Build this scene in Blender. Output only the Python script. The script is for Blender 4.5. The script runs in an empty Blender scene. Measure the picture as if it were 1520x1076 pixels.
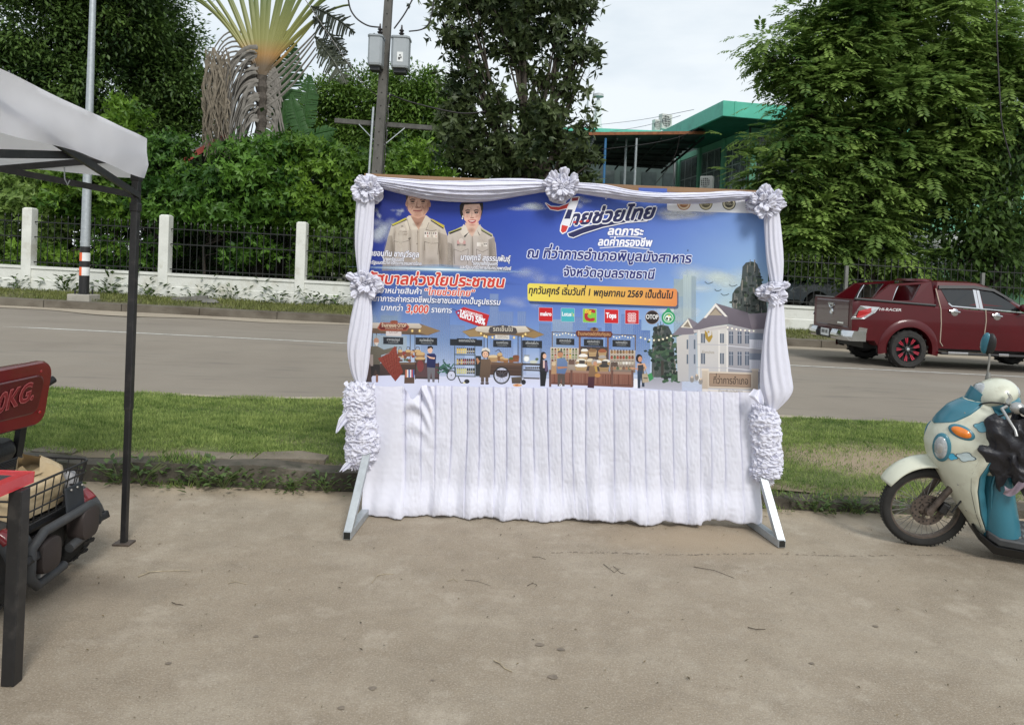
import bpy, math, random
import numpy as np
from mathutils import Vector, Matrix, Euler
from mathutils.geometry import tessellate_polygon
R = math.radians
random.seed(7); rng = np.random.default_rng(7)
S = bpy.context.scene
COL = S.collection
# ---------------------------------------------------------------- camera
FPX, PPX, PPY = 1030.0, 760.0, 424.0          # focal length and optical axis of the (cropped) photograph
ROLL, PITCH, EYE = 0.040, 0.0175, 1.70
cam_d = bpy.data.cameras.new('camera'); CAM = bpy.data.objects.new('camera', cam_d); COL.objects.link(CAM)
cam_d.sensor_width = 36; cam_d.lens = 36*FPX/1520
cam_d.shift_y = -(538-PPY)/1520
cam_d.clip_start = .05; cam_d.clip_end = 3000
CAM.location = (0, 0, EYE)
CROT = Matrix.Rotation(-PITCH, 3, 'X') @ Matrix.Rotation(R(90), 3, 'X') @ Matrix.Rotation(ROLL, 3, 'Z')
CAM.rotation_euler = CROT.to_euler()
S.camera = CAM
def ray(px, py):
    return CROT @ Vector(((px-PPX)/FPX, -(py-PPY)/FPX, -1.0))
def at(px, py, Y):                               # world point seen at a photo pixel at distance Y
    d = ray(px, py); return Vector((0, 0, EYE)) + d*(Y/d.y)
def onz(px, py, z):                              # world point seen at a photo pixel at height z
    d = ray(px, py); return Vector((0, 0, EYE)) + d*((z-EYE)/d.z)
# ---------------------------------------------------------------- sky, sun, exposure
SUN_EL, SUN_AZ = 42, 158                         # azimuth measured from +Y clockwise: behind the camera, a little left
W = bpy.data.worlds.new('World'); S.world = W; W.use_nodes = True
nt = W.node_tree; N = nt.nodes; L = nt.links
bg = N['Background']; bg.inputs['Strength'].default_value = .10
sky = N.new('ShaderNodeTexSky'); sky.sky_type = 'NISHITA'; sky.sun_disc = False
sky.sun_elevation = R(SUN_EL); sky.sun_rotation = R(SUN_AZ); sky.air_density = 1.2; sky.dust_density = 2
tc = N.new('ShaderNodeTexCoord'); mp = N.new('ShaderNodeMapping'); mp.inputs['Scale'].default_value = (1, 1, 3.2)
nz = N.new('ShaderNodeTexNoise'); nz.inputs['Scale'].default_value = 2.3; nz.inputs['Detail'].default_value = 7; nz.inputs['Roughness'].default_value = .55
rp = N.new('ShaderNodeValToRGB')
rp.color_ramp.elements[0].position = .36; rp.color_ramp.elements[0].color = (5.1, 5.75, 6.3, 1)
rp.color_ramp.elements[1].position = .60; rp.color_ramp.elements[1].color = (6.7, 7.1, 7.35, 1)
mx = N.new('ShaderNodeMix'); mx.data_type = 'RGBA'; mx.inputs[0].default_value = .90
L.new(tc.outputs['Generated'], mp.inputs[0]); L.new(mp.outputs[0], nz.inputs['Vector']); L.new(nz.outputs['Fac'], rp.inputs[0])
L.new(sky.outputs[0], mx.inputs[6]); L.new(rp.outputs[0], mx.inputs[7]); L.new(mx.outputs[2], bg.inputs['Color'])
sun_d = bpy.data.lights.new('sun', 'SUN'); sun_d.energy = 1.7; sun_d.angle = R(16); sun_d.color = (1, .97, .92)
SUN = bpy.data.objects.new('sun', sun_d); COL.objects.link(SUN)
SUN.rotation_euler = (R(90-SUN_EL), 0, R(180-SUN_AZ)+R(180)); SUN.location = (-5, -8, 20)
_d = Vector((math.sin(R(SUN_AZ))*math.cos(R(SUN_EL)), math.cos(R(SUN_AZ))*math.cos(R(SUN_EL)), math.sin(R(SUN_EL))))
SUN.rotation_euler = _d.to_track_quat('Z', 'Y').to_euler()
S.view_settings.view_transform = 'Standard'; S.view_settings.look = 'None'
S.view_settings.gamma = 1; S.view_settings.exposure = 0.52
S.render.engine = 'CYCLES'
S.cycles.max_bounces = 6; S.cycles.transparent_max_bounces = 40; S.cycles.use_denoising = True
S.cycles.sample_clamp_indirect = 4
# ---------------------------------------------------------------- materials
def lin(c):
    if isinstance(c, str):
        c = c.lstrip('#'); c = [int(c[i:i+2], 16)/255 for i in (0, 2, 4)]
        c = [x/12.92 if x <= .04045 else ((x+.055)/1.055)**2.4 for x in c]
    return tuple(c[:3])
MATS = {}
def mat(name, col, rough=.6, metal=0, var=.12, scale=6, bump=0, bscale=60, spec=.5, coat=0, trans=0, alpha=1, dirt=None, dscale=3, damt=.5, vec='Object', stretch=(1, 1, 1)):
    if name in MATS: return MATS[name]
    m = bpy.data.materials.new(name); m.use_nodes = True; MATS[name] = m
    n = m.node_tree.nodes; l = m.node_tree.links; p = n['Principled BSDF']
    c = lin(col)
    p.inputs['Roughness'].default_value = rough; p.inputs['Metallic'].default_value = metal
    p.inputs['Specular IOR Level'].default_value = spec
    p.inputs['Coat Weight'].default_value = coat; p.inputs['Coat Roughness'].default_value = .06
    p.inputs['Transmission Weight'].default_value = trans; p.inputs['Alpha'].default_value = alpha
    t = n.new('ShaderNodeTexCoord'); mpn = n.new('ShaderNodeMapping'); mpn.inputs['Scale'].default_value = stretch
    l.new(t.outputs[vec], mpn.inputs[0])
    a = n.new('ShaderNodeTexNoise'); a.inputs['Scale'].default_value = scale; a.inputs['Detail'].default_value = 8; a.inputs['Roughness'].default_value = .6
    l.new(mpn.outputs[0], a.inputs['Vector'])
    r = n.new('ShaderNodeValToRGB'); e = r.color_ramp.elements
    e[0].position = .32; e[1].position = .70
    e[0].color = tuple(max(0, x*(1-var)) for x in c)+(1,); e[1].color = tuple(min(1, x*(1+var)) for x in c)+(1,)
    l.new(a.outputs['Fac'], r.inputs[0]); out = r.outputs[0]
    if dirt:
        b = n.new('ShaderNodeTexNoise'); b.inputs['Scale'].default_value = dscale; b.inputs['Detail'].default_value = 10; b.inputs['Roughness'].default_value = .7
        l.new(mpn.outputs[0], b.inputs['Vector'])
        r2 = n.new('ShaderNodeValToRGB'); r2.color_ramp.elements[0].position = .52; r2.color_ramp.elements[1].position = .72
        r2.color_ramp.elements[0].color = (0, 0, 0, 1); r2.color_ramp.elements[1].color = (damt, damt, damt, 1)
        l.new(b.outputs['Fac'], r2.inputs[0])
        x = n.new('ShaderNodeMix'); x.data_type = 'RGBA'; x.inputs[7].default_value = lin(dirt)+(1,)
        l.new(r2.outputs[0], x.inputs[0]); l.new(out, x.inputs[6]); out = x.outputs[2]
    l.new(out, p.inputs['Base Color'])
    if bump:
        b = n.new('ShaderNodeTexNoise'); b.inputs['Scale'].default_value = bscale; b.inputs['Detail'].default_value = 6
        l.new(mpn.outputs[0], b.inputs['Vector'])
        bp = n.new('ShaderNodeBump'); bp.inputs['Strength'].default_value = bump; bp.inputs['Distance'].default_value = .02
        l.new(b.outputs['Fac'], bp.inputs['Height']); l.new(bp.outputs[0], p.inputs['Normal'])
    return m
def leafmat(name, dark, light, trans=.3, rough=.45, spec=.35):
    if name in MATS: return MATS[name]
    m = bpy.data.materials.new(name); m.use_nodes = True; MATS[name] = m
    n = m.node_tree.nodes; l = m.node_tree.links; p = n['Principled BSDF']; o = n['Material Output']
    p.inputs['Roughness'].default_value = rough; p.inputs['Specular IOR Level'].default_value = spec
    at_ = n.new('ShaderNodeAttribute'); at_.attribute_name = 'tint'
    x = n.new('ShaderNodeMix'); x.data_type = 'RGBA'; x.inputs[6].default_value = lin(dark)+(1,); x.inputs[7].default_value = lin(light)+(1,)
    l.new(at_.outputs['Fac'], x.inputs[0]); l.new(x.outputs[2], p.inputs['Base Color'])
    tr = n.new('ShaderNodeBsdfTranslucent'); l.new(x.outputs[2], tr.inputs['Color'])
    ms = n.new('ShaderNodeMixShader'); ms.inputs[0].default_value = trans
    l.new(p.outputs[0], ms.inputs[1]); l.new(tr.outputs[0], ms.inputs[2]); l.new(ms.outputs[0], o.inputs['Surface'])
    return m
# ---------------------------------------------------------------- mesh helpers
def frame_of(d, up=Vector((0, 0, 1))):
    d = d.normalized()
    if abs(d.dot(up)) > .99: up = Vector((0, 1, 0))
    a = d.cross(up).normalized(); return a, a.cross(d).normalized()
class G:
    def __init__(s): s.v = []; s.f = []; s.m = []
    def add(s, vs, fs, mi=0):
        k = len(s.v); s.v += [tuple(v) for v in vs]; s.f += [tuple(i+k for i in f) for f in fs]; s.m += [mi]*len(fs); return s
    def box(s, c, sz, rot=None, mi=0, taper=1):
        x, y, z = (q/2 for q in sz); M = Euler(rot).to_matrix() if rot is not None and not isinstance(rot, Matrix) else rot
        P = [Vector((i*x*(taper if k > 0 else 1), j*y*(taper if k > 0 else 1), k*z)) for k in (-1, 1) for i, j in ((-1, -1), (1, -1), (1, 1), (-1, 1))]
        if M: P = [M @ p for p in P]
        c = Vector(c)
        return s.add([p+c for p in P], [(3, 2, 1, 0), (4, 5, 6, 7), (0, 1, 5, 4), (1, 2, 6, 5), (2, 3, 7, 6), (3, 0, 4, 7)], mi)
    def beam(s, a, b, w, h, mi=0, up=Vector((0, 0, 1))):   # rectangular bar from a to b
        a = Vector(a); b = Vector(b); u, v = frame_of(b-a, up); P = []
        for p in (a, b): P += [p-u*w/2-v*h/2, p+u*w/2-v*h/2, p+u*w/2+v*h/2, p-u*w/2+v*h/2]
        return s.add(P, [(3, 2, 1, 0), (4, 5, 6, 7), (0, 1, 5, 4), (1, 2, 6, 5), (2, 3, 7, 6), (3, 0, 4, 7)], mi)
    def tube(s, pts, r, n=8, mi=0, cap=True, closed=False, flat=1):
        pts = [Vector(p) for p in pts]; k = len(pts); rs = r if isinstance(r, (list, tuple)) else [r]*k
        V = []; F = []; pu = None
        for i, p in enumerate(pts):
            d = (pts[(i+1) % k]-pts[i-1]) if closed else (pts[min(i+1, k-1)]-pts[max(i-1, 0)])
            if d.length < 1e-9: d = Vector((0, 0, 1))
            d.normalize()
            if pu is None: u, v = frame_of(d)
            else:
                u = pu-d*pu.dot(d)
                u = u.normalized() if u.length > 1e-6 else frame_of(d)[0]
                v = u.cross(d).normalized()
            pu = u
            for j in range(n):
                t = 2*math.pi*j/n; V.append(p+(u*math.cos(t)+v*math.sin(t)*flat)*rs[i])
        for i in range(k if closed else k-1):
            for j in range(n):
                a = i*n+j; b = i*n+(j+1) % n; c = ((i+1) % k)*n+(j+1) % n; d = ((i+1) % k)*n+j
                F.append((a, b, c, d))
        if cap and not closed: F.append(tuple(range(n-1, -1, -1))); F.append(tuple((k-1)*n+j for j in range(n)))
        return s.add(V, F, mi)
    def lathe(s, prof, o, ax, n=24, mi=0, cap=True):
        o = Vector(o); ax = Vector(ax).normalized(); u, v = frame_of(ax); V = []; F = []
        for r, h in prof:
            for j in range(n):
                t = 2*math.pi*j/n; V.append(o+ax*h+(u*math.cos(t)+v*math.sin(t))*r)
        for i in range(len(prof)-1):
            for j in range(n): F.append((i*n+j, i*n+(j+1) % n, (i+1)*n+(j+1) % n, (i+1)*n+j))
        if cap: F.append(tuple(range(n-1, -1, -1))); F.append(tuple((len(prof)-1)*n+j for j in range(n)))
        return s.add(V, F, mi)
    def prism(s, pts, vec, mi=0):                            # closed outline of 3-D points pushed along vec
        pts = [Vector(p) for p in pts]; vec = Vector(vec); n = len(pts)
        tri = tessellate_polygon([pts])
        V = pts+[p+vec for p in pts]
        F = [tuple(t) for t in tri]+[tuple(i+n for i in reversed(t)) for t in tri]+[(i, (i+1) % n, (i+1) % n+n, i+n) for i in range(n)]
        return s.add(V, F, mi)
    def ell(s, c, r, n=14, mi=0, rot=None, half=False):
        c = Vector(c); V = []; F = []; k = n//2
        for i in range(k+1):
            ph = math.pi*i/k*(.5 if half else 1)
            for j in range(n):
                t = 2*math.pi*j/n; p = Vector((r[0]*math.sin(ph)*math.cos(t), r[1]*math.sin(ph)*math.sin(t), r[2]*math.cos(ph)))
                if rot is not None: p = rot @ p
                V.append(c+p)
        for i in range(k):
            for j in range(n): F.append((i*n+j, (i+1)*n+j, (i+1)*n+(j+1) % n, i*n+(j+1) % n))
        return s.add(V, F, mi)
    def grid(s, fn, nu, nv, mi=0, closeu=False):
        V = [fn(i/(nu if closeu else nu-1), j/(nv-1)) for j in range(nv) for i in range(nu)]; F = []
        for j in range(nv-1):
            for i in range(nu if closeu else nu-1):
                i2 = (i+1) % nu; F.append((j*nu+i, j*nu+i2, (j+1)*nu+i2, (j+1)*nu+i))
        return s.add(V, F, mi)
    def loft(s, rings, mi=0, cap=True):
        n = len(rings[0]); V = [p for r in rings for p in r]; F = []
        for i in range(len(rings)-1):
            for j in range(n): F.append((i*n+j, i*n+(j+1) % n, (i+1)*n+(j+1) % n, (i+1)*n+j))
        if cap: F.append(tuple(range(n-1, -1, -1))); F.append(tuple((len(rings)-1)*n+j for j in range(n)))
        return s.add(V, F, mi)
    def build(s, name, mats, parent=None, smooth=None, bev=0, sub=0, solid=0, world=False, recenter=False):
        me = bpy.data.meshes.new(name)
        vs = s.v; off = Vector((0, 0, 0))
        if world and parent is not None:
            Mi = parent_matrix(parent).inverted(); vs = [tuple(Mi @ Vector(v)) for v in vs]
        elif recenter:
            A = np.array(vs); lo = A.min(0); hi = A.max(0); off = Vector(((lo[0]+hi[0])/2, (lo[1]+hi[1])/2, lo[2])); vs = [tuple(r) for r in (A-np.array(off))]
        me.from_pydata(vs, [], s.f)
        for m in (mats if isinstance(mats, (list, tuple)) else [mats]): me.materials.append(m)
        me.polygons.foreach_set('material_index', s.m)
        if smooth:
            me.polygons.foreach_set('use_smooth', [True]*len(s.f)); me.set_sharp_from_angle(angle=R(smooth))
        me.validate(); me.update()
        o = bpy.data.objects.new(name, me); COL.objects.link(o); o.location = off
        if parent is not None: o.parent = parent
        if solid: q = o.modifiers.new('solid', 'SOLIDIFY'); q.thickness = solid; q.offset = 0
        if bev: q = o.modifiers.new('bevel', 'BEVEL'); q.width = bev; q.segments = 2; q.limit_method = 'ANGLE'; q.angle_limit = R(40)
        if sub: q = o.modifiers.new('sub', 'SUBSURF'); q.levels = sub; q.render_levels = sub
        return o
def parent_matrix(o):
    m = Matrix.LocRotScale(o.location, o.rotation_euler, o.scale)
    return parent_matrix(o.parent) @ m if o.parent else m
def thing(name, label, cat, loc=(0, 0, 0), rot=(0, 0, 0), group=None):
    o = bpy.data.objects.new(name, None); COL.objects.link(o); o.location = loc; o.rotation_euler = rot
    o.empty_display_size = .2
    return tag(o, label, cat, group)
def tag(o, label, cat, group=None, kind=None):
    o['label'] = label; o['category'] = cat
    if group: o['group'] = group
    if kind: o['kind'] = kind
    return o
def struct(o, kind='structure'): o['kind'] = kind; return o
def copytree(o, parent=None):
    c = o.copy(); COL.objects.link(c)
    if parent is not None: c.parent = parent
    for ch in [k for k in bpy.data.objects if k.parent == o]: copytree(ch, c)
    return c
def mesh_np(name, V, F, mats, parent=None, tint=None, smooth=False):
    """fast mesh from arrays: F is (n,3) or (n,4)"""
    me = bpy.data.meshes.new(name); k = F.shape[1]
    me.vertices.add(len(V)); me.vertices.foreach_set('co', V.astype(np.float32).ravel())
    me.loops.add(F.size); me.loops.foreach_set('vertex_index', F.astype(np.int32).ravel())
    me.polygons.add(len(F)); me.polygons.foreach_set('loop_start', np.arange(0, F.size, k, dtype=np.int32))
    me.polygons.foreach_set('loop_total', np.full(len(F), k, dtype=np.int32))
    if tint is not None:
        a = me.attributes.new('tint', 'FLOAT', 'POINT'); a.data.foreach_set('value', tint.astype(np.float32))
    for m in (mats if isinstance(mats, (list, tuple)) else [mats]): me.materials.append(m)
    me.update(); me.validate()
    if smooth: me.polygons.foreach_set('use_smooth', [True]*len(F))
    o = bpy.data.objects.new(name, me); COL.objects.link(o)
    if parent is not None: o.parent = parent
    return o
def nrm(a): return a/np.maximum(np.linalg.norm(a, axis=-1, keepdims=True), 1e-9)
def leaf_arrays(P, D, Nn, Ln, Wd, fold=.25):
    """one folded leaf (two triangles) per row"""
    D = nrm(D); U = nrm(np.cross(D, Nn)); Nn = np.cross(U, D)
    Ln = np.broadcast_to(Ln, (len(P),))[:, None]; Wd = np.broadcast_to(Wd, (len(P),))[:, None]
    b = P; t = P+D*Ln; m = P+D*Ln*.45
    l = m+U*Wd*.5+Nn*Wd*fold; r = m-U*Wd*.5+Nn*Wd*fold
    V = np.stack([b, r, t, l], 1).reshape(-1, 3)
    k = np.arange(len(P))[:, None]*4
    F = np.concatenate([k+np.array([[0, 1, 2]]), k+np.array([[0, 2, 3]])], 0)
    return V, F
def pinnate_arrays(P, D, Ln, pairs=6, wl=.30, droop=.5):
    """compound leaves: drooping rachis with pairs of leaflets"""
    n = len(P); D = nrm(D); up = np.tile(np.array([[0, 0, 1.]]), (n, 1)); U = nrm(np.cross(D, up)+1e-6)
    Ln = np.broadcast_to(Ln, (n,))
    LP = []; LD = []; LN = []; LL = []; own = []
    for k in range(pairs+1):
        t = .18+.82*k/pairs
        c = P+D*(Ln*t)[:, None]; c[:, 2] -= droop*Ln*t*t*.6
        tan = D.copy(); tan[:, 2] -= droop*t*1.2; tan = nrm(tan); nn = nrm(np.cross(U, tan))
        ll = Ln*wl*(1-.45*abs(t-.55))
        if k == pairs: S_ = [tan]
        else: S_ = [nrm(U+tan*.55-nn*.15), nrm(-U+tan*.55-nn*.15)]
        for d in S_:
            LP.append(c); LD.append(d+rng.normal(0, .08, d.shape)); LN.append(nn); LL.append(ll); own.append(np.arange(n))
    P2 = np.concatenate(LP); D2 = np.concatenate(LD); N2 = np.concatenate(LN); L2 = np.concatenate(LL)
    V, F = leaf_arrays(P2, D2, N2, L2, L2*.42, .12)
    return V, F, np.concatenate(own)
def blob_points(blobs, n, clump=.35, nclump=40, shell=.30, flat=.75, cen=False):
    """leaf anchor points gathered in clumps near the skin of several ellipsoids; returns points, outward dirs, clump id"""
    wts = np.array([b[1][0]*b[1][2] for b in blobs]); wts = wts/wts.sum(); P = []; O = []; Cid = []; CC = []; cid = 0
    for (c, r), w in zip(blobs, wts):
        k = max(4, int(nclump*len(blobs)*w)); m = max(20, int(n*w))
        d = nrm(rng.normal(size=(k, 3))); rad = 1-np.abs(rng.normal(0, shell, (k, 1)))
        cc = np.array(c)+d*np.array(r)*np.clip(rad, .05, 1.05)
        idx = rng.integers(0, k, m); sz = rng.uniform(.6, 1.35, k)[idx][:, None]*clump
        p = cc[idx]+rng.normal(size=(m, 3))*sz*np.array([1, 1, flat])
        CC.append(cc[idx]); P.append(p); O.append(nrm(d[idx]*.9+nrm(p-cc[idx])*.7)); Cid.append(idx+cid); cid += k
    if cen: return np.concatenate(P), np.concatenate(O), np.concatenate(Cid), np.concatenate(CC)
    return np.concatenate(P), np.concatenate(O), np.concatenate(Cid)
def rj(a, b): return random.uniform(a, b)
# ================================================================ SETTING
def zs(x): return -.012*max(-26, min(26, x))          # the far side of the road falls a little to the right
def sheet(name, m, x0, x1, y0, y1, zf, nx=40, ny=12, sm=None):
    g = G(); g.grid(lambda u, v: (x0+(x1-x0)*u, y0+(y1-y0)*v, zf(x0+(x1-x0)*u, y0+(y1-y0)*v)), nx, ny)
    return struct(g.build(name, m, smooth=sm))
def ground_mat(name, stops, layers, rough=.9, bump=.3, bscale=120, extra=None):
    m = bpy.data.materials.new(name); m.use_nodes = True; MATS[name] = m
    n = m.node_tree.nodes; l = m.node_tree.links; p = n['Principled BSDF']; p.inputs['Roughness'].default_value = rough; p.inputs['Specular IOR Level'].default_value = .25
    t = n.new('ShaderNodeTexCoord'); cur = None
    def noise(sc, det, st, ro=.6):
        mp_ = n.new('ShaderNodeMapping'); mp_.inputs['Scale'].default_value = st; l.new(t.outputs['Object'], mp_.inputs[0])
        a = n.new('ShaderNodeTexNoise'); a.inputs['Scale'].default_value = sc; a.inputs['Detail'].default_value = det; a.inputs['Roughness'].default_value = ro
        l.new(mp_.outputs[0], a.inputs['Vector']); return a.outputs['Fac']
    r = n.new('ShaderNodeValToRGB'); l.new(noise(stops[0], 9, (1, 1, 1)), r.inputs[0])
    e = r.color_ramp.elements; e[0].position = .3; e[1].position = .72; e[0].color = lin(stops[1])+(1,); e[1].color = lin(stops[2])+(1,)
    cur = r.outputs[0]
    for sc, st, lo, hi, col, amt in layers:
        r2 = n.new('ShaderNodeValToRGB'); l.new(noise(sc, 8, st, .65), r2.inputs[0])
        r2.color_ramp.elements[0].position = lo; r2.color_ramp.elements[1].position = hi
        r2.color_ramp.elements[0].color = (0, 0, 0, 1); r2.color_ramp.elements[1].color = (amt,)*3+(1,)
        x = n.new('ShaderNodeMix'); x.data_type = 'RGBA'; x.inputs[7].default_value = lin(col)+(1,)
        l.new(r2.outputs[0], x.inputs[0]); l.new(cur, x.inputs[6]); cur = x.outputs[2]
    if extra: cur = extra(n, l, t, cur)
    l.new(cur, p.inputs['Base Color'])
    b = n.new('ShaderNodeBump'); b.inputs['Strength'].default_value = bump; b.inputs['Distance'].default_value = .01
    l.new(noise(bscale, 5, (1, 1, 1)), b.inputs['Height']); l.new(b.outputs[0], p.inputs['Normal'])
    return m
# soil that carries everything, to the horizon
M_soil = ground_mat('soil', (1.2, (.045, .05, .025), (.10, .09, .05)), [(6, (1, 1, 1), .5, .7, (.03, .045, .015), .7)])
g = G()
g.grid(lambda u, v: (-400+800*u, -60+660*v, -.35), 3, 3); struct(g.build('terrain', M_soil))
sheet('back_ground', M_soil, -60, 60, 20.95, 120, lambda x, y: .43+zs(x), 24, 3)
def _mask(n, l, t, cur, col, wx, wy, c0, lo, hi, nsc, namt, amt):
    '''blend to col where wx*X + wy*Y + c0 (or an ellipse when c0 is a tuple) plus noise passes from lo to hi'''
    sp_ = n.new('ShaderNodeSeparateXYZ'); l.new(t.outputs['Object'], sp_.inputs[0])
    def M_(op, a, b=None):
        q = n.new('ShaderNodeMath'); q.operation = op
        for i, v in enumerate((a, b)):
            if v is None: continue
            if isinstance(v, (int, float)): q.inputs[i].default_value = v
            else: l.new(v, q.inputs[i])
        return q.outputs[0]
    if isinstance(c0, tuple):
        dx = M_('MULTIPLY', M_('SUBTRACT', sp_.outputs[0], c0[0]), wx); dy = M_('MULTIPLY', M_('SUBTRACT', sp_.outputs[1], c0[1]), wy)
        f = M_('SUBTRACT', 1.0, M_('SQRT', M_('ADD', M_('MULTIPLY', dx, dx), M_('MULTIPLY', dy, dy))))
    else: f = M_('ADD', M_('ADD', M_('MULTIPLY', sp_.outputs[0], wx), M_('MULTIPLY', sp_.outputs[1], wy)), c0)
    a_ = n.new('ShaderNodeTexNoise'); a_.inputs['Scale'].default_value = nsc; a_.inputs['Detail'].default_value = 9; a_.inputs['Roughness'].default_value = .65; l.new(t.outputs['Object'], a_.inputs['Vector'])
    f = M_('ADD', f, M_('MULTIPLY', M_('SUBTRACT', a_.outputs['Fac'], .5), namt))
    mr = n.new('ShaderNodeMapRange'); mr.interpolation_type = 'SMOOTHSTEP'; mr.inputs[1].default_value = lo; mr.inputs[2].default_value = hi; mr.inputs[4].default_value = amt; l.new(f, mr.inputs[0])
    x = n.new('ShaderNodeMix'); x.data_type = 'RGBA'; x.inputs[7].default_value = lin(col)+(1,); l.new(mr.outputs[0], x.inputs[0]); l.new(cur, x.inputs[6]); return x.outputs[2]
def _pave_extra(n, l, t, cur):
    cur = _mask(n, l, t, cur, (.44, .36, .265), 0, 1, 0.0, 4.86, 5.24, 2.2, .85, .85)      # sand washed against the kerb
    cur = _mask(n, l, t, cur, (.37, .29, .20), .75, 1.6, (1.25, 4.55), .35, .9, 1.6, .7, .7)     # tan patch in front of the right leg
    return _mask(n, l, t, cur, (.13, .105, .08), .9, 2.4, (-2.2, 3.55), .35, 1.0, 2.5, .6, .55)   # darker ground under the tricycle
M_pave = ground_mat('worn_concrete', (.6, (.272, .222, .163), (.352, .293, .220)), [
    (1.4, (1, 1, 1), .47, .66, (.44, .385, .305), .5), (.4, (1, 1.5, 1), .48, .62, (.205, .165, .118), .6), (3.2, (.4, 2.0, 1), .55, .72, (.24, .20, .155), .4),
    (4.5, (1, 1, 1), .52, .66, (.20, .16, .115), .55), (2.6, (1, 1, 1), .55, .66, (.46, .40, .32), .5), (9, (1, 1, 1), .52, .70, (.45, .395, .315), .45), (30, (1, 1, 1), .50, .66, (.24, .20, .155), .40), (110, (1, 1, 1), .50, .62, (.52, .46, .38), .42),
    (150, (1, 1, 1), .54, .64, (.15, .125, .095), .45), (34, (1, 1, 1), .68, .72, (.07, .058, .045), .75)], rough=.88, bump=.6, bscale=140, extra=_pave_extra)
sheet('paving', M_pave, -12, 12, -8, 5.23, lambda x, y: 0, 6, 6)
# kerb, flagstones, lawn
M_kerb = ground_mat('mossy_kerb', (4, (.06, .053, .042), (.125, .11, .088)), [(11, (1, 1, 1), .5, .66, (.04, .045, .03), .7), (3, (1, 1, 1), .58, .7, (.24, .21, .17), .5)], bump=.8, bscale=40)
g = G()
def _kb(x): return .150+.012*math.sin(x*2.3)+.010*math.sin(x*7.1+2)-.085*max(0, min(1, (x-1.4)/1.2))
for i in range(150):
    x0 = -11+i*22/150; x1 = x0+22/150
    a = [(x0, 5.22+rj(-.004, .004), -.02), (x0, 5.225, _kb(x0)), (x0, 5.40, _kb(x0)+.006), (x0, 5.40, -.02)]
    if i == 0: pv = a
    b = [(x1, 5.22+rj(-.006, .006), -.02), (x1, 5.225+rj(-.006, .006), _kb(x1)+rj(-.006, .006)), (x1, 5.40, _kb(x1)+.006), (x1, 5.40, -.02)]
    g.loft([pv, b], cap=False); pv = b
struct(g.build('kerb', M_kerb, smooth=50))
M_flag = ground_mat('broken_flagstone', (5, (.14, .118, .09), (.235, .20, .155)), [(14, (1, 1, 1), .55, .7, (.08, .08, .05), .6)], bump=.7, bscale=50)
g = G(); x = -10.5
while x < 10.5:
    w = rj(.35, .75)
    if rj(0, 1) < .93:
        k = [(x+.015, 5.405+rj(0, .02)), (x+w*.5, 5.405+rj(0, .02)), (x+w-.015, 5.405+rj(0, .03)), (x+w-.02, 5.60+rj(-.06, .08)), (x+w*.55, 5.64+rj(-.08, .05)), (x+.02, 5.60+rj(-.06, .07))]
        z = _kb(x)-.035; t = rj(.028, .042); w0 = w; g.prism([(a, b, z+rj(-.004, .006)) for a, b in k], (0, 0, t))
    x += w
struct(g.build('flagstone_edging', M_flag, bev=.008))
def _lawn_extra(n, l, t, cur):
    cur = _mask(n, l, t, cur, (.30, .235, .165), .85, 2.0, (3.6, 6.35), -.25, .35, 3.0, 1.3, 1.0)
    return _mask(n, l, t, cur, (.20, .16, .11), 0, -1, 5.62, -.05, .14, 4.0, .35, .9)
M_lawn = ground_mat('lawn_soil', (1.1, (.07, .10, .03), (.13, .15, .055)), [(2.6, (1, 1, 1), .55, .68, (.20, .16, .10), .6)], bump=.5, extra=_lawn_extra)
M_vsoil = ground_mat('verge_soil', (1.1, (.09, .095, .04), (.16, .145, .08)), [(2.0, (1, 1, 1), .52, .66, (.24, .19, .13), .7)], bump=.5)
LZ = lambda x, y: .135+.078*min(1, max(0, (y-5.4)/2.3))+.012*math.sin(x*1.3+y*2)-.07*max(0, min(1, (x-1.4)/1.2))*(1-min(1, max(0, (y-5.4)/2.3)))
sheet('lawn_ground', M_lawn, -14, 14, 5.38, 7.72, LZ, 60, 12, 60)
# road
M_road = ground_mat('asphalt', (.5, (.215, .186, .153), (.275, .240, .197)), [(.18, (.25, 1.4, 1), .48, .62, (.26, .235, .20), .55), (2, (.3, 2, 1), .55, .7, (.12, .11, .10), .5), (60, (1, 1, 1), .6, .7, (.30, .28, .25), .4)], rough=.85, bump=.3, bscale=200)
RZ = lambda x, y: .20+zs(x)*max(0, min(1, (y-7.7)/10))
sheet('road', M_road, -60, 60, 7.66, 17.85, RZ, 30, 12)
M_dust = ground_mat('road_dust', (2, (.33, .28, .215), (.43, .37, .29)), [(8, (1, 1, 1), .5, .7, (.22, .19, .15), .6)], bump=.3)
g = G(); g.grid(lambda u, v: (-30+60*u, 7.64+(.15+.10*math.sin(u*70)+.07*math.sin(u*163))*v, RZ(-30+60*u, 7.7)+.006), 240, 3); struct(g.build('dust_edge', M_dust))
g = G(); g.grid(lambda u, v: (-30+60*u, 17.82-(.9+.25*math.sin(u*40)+.2*math.sin(u*97))*v, RZ(-30+60*u, 17.5)+.006), 200, 3); struct(g.build('dust_gutter', M_dust))
M_line = mat('worn_road_paint', (.55, .54, .50), .8, var=.25, scale=9, dirt=(.2, .18, .16), dscale=5, damt=.8)
g = G(); g.grid(lambda u, v: (-40+80*u, 13.25-.028*(-40+80*u)+.10*v, RZ(-40+80*u, 13)+.006), 60, 2); struct(g.build('centre_line', M_line))
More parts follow.
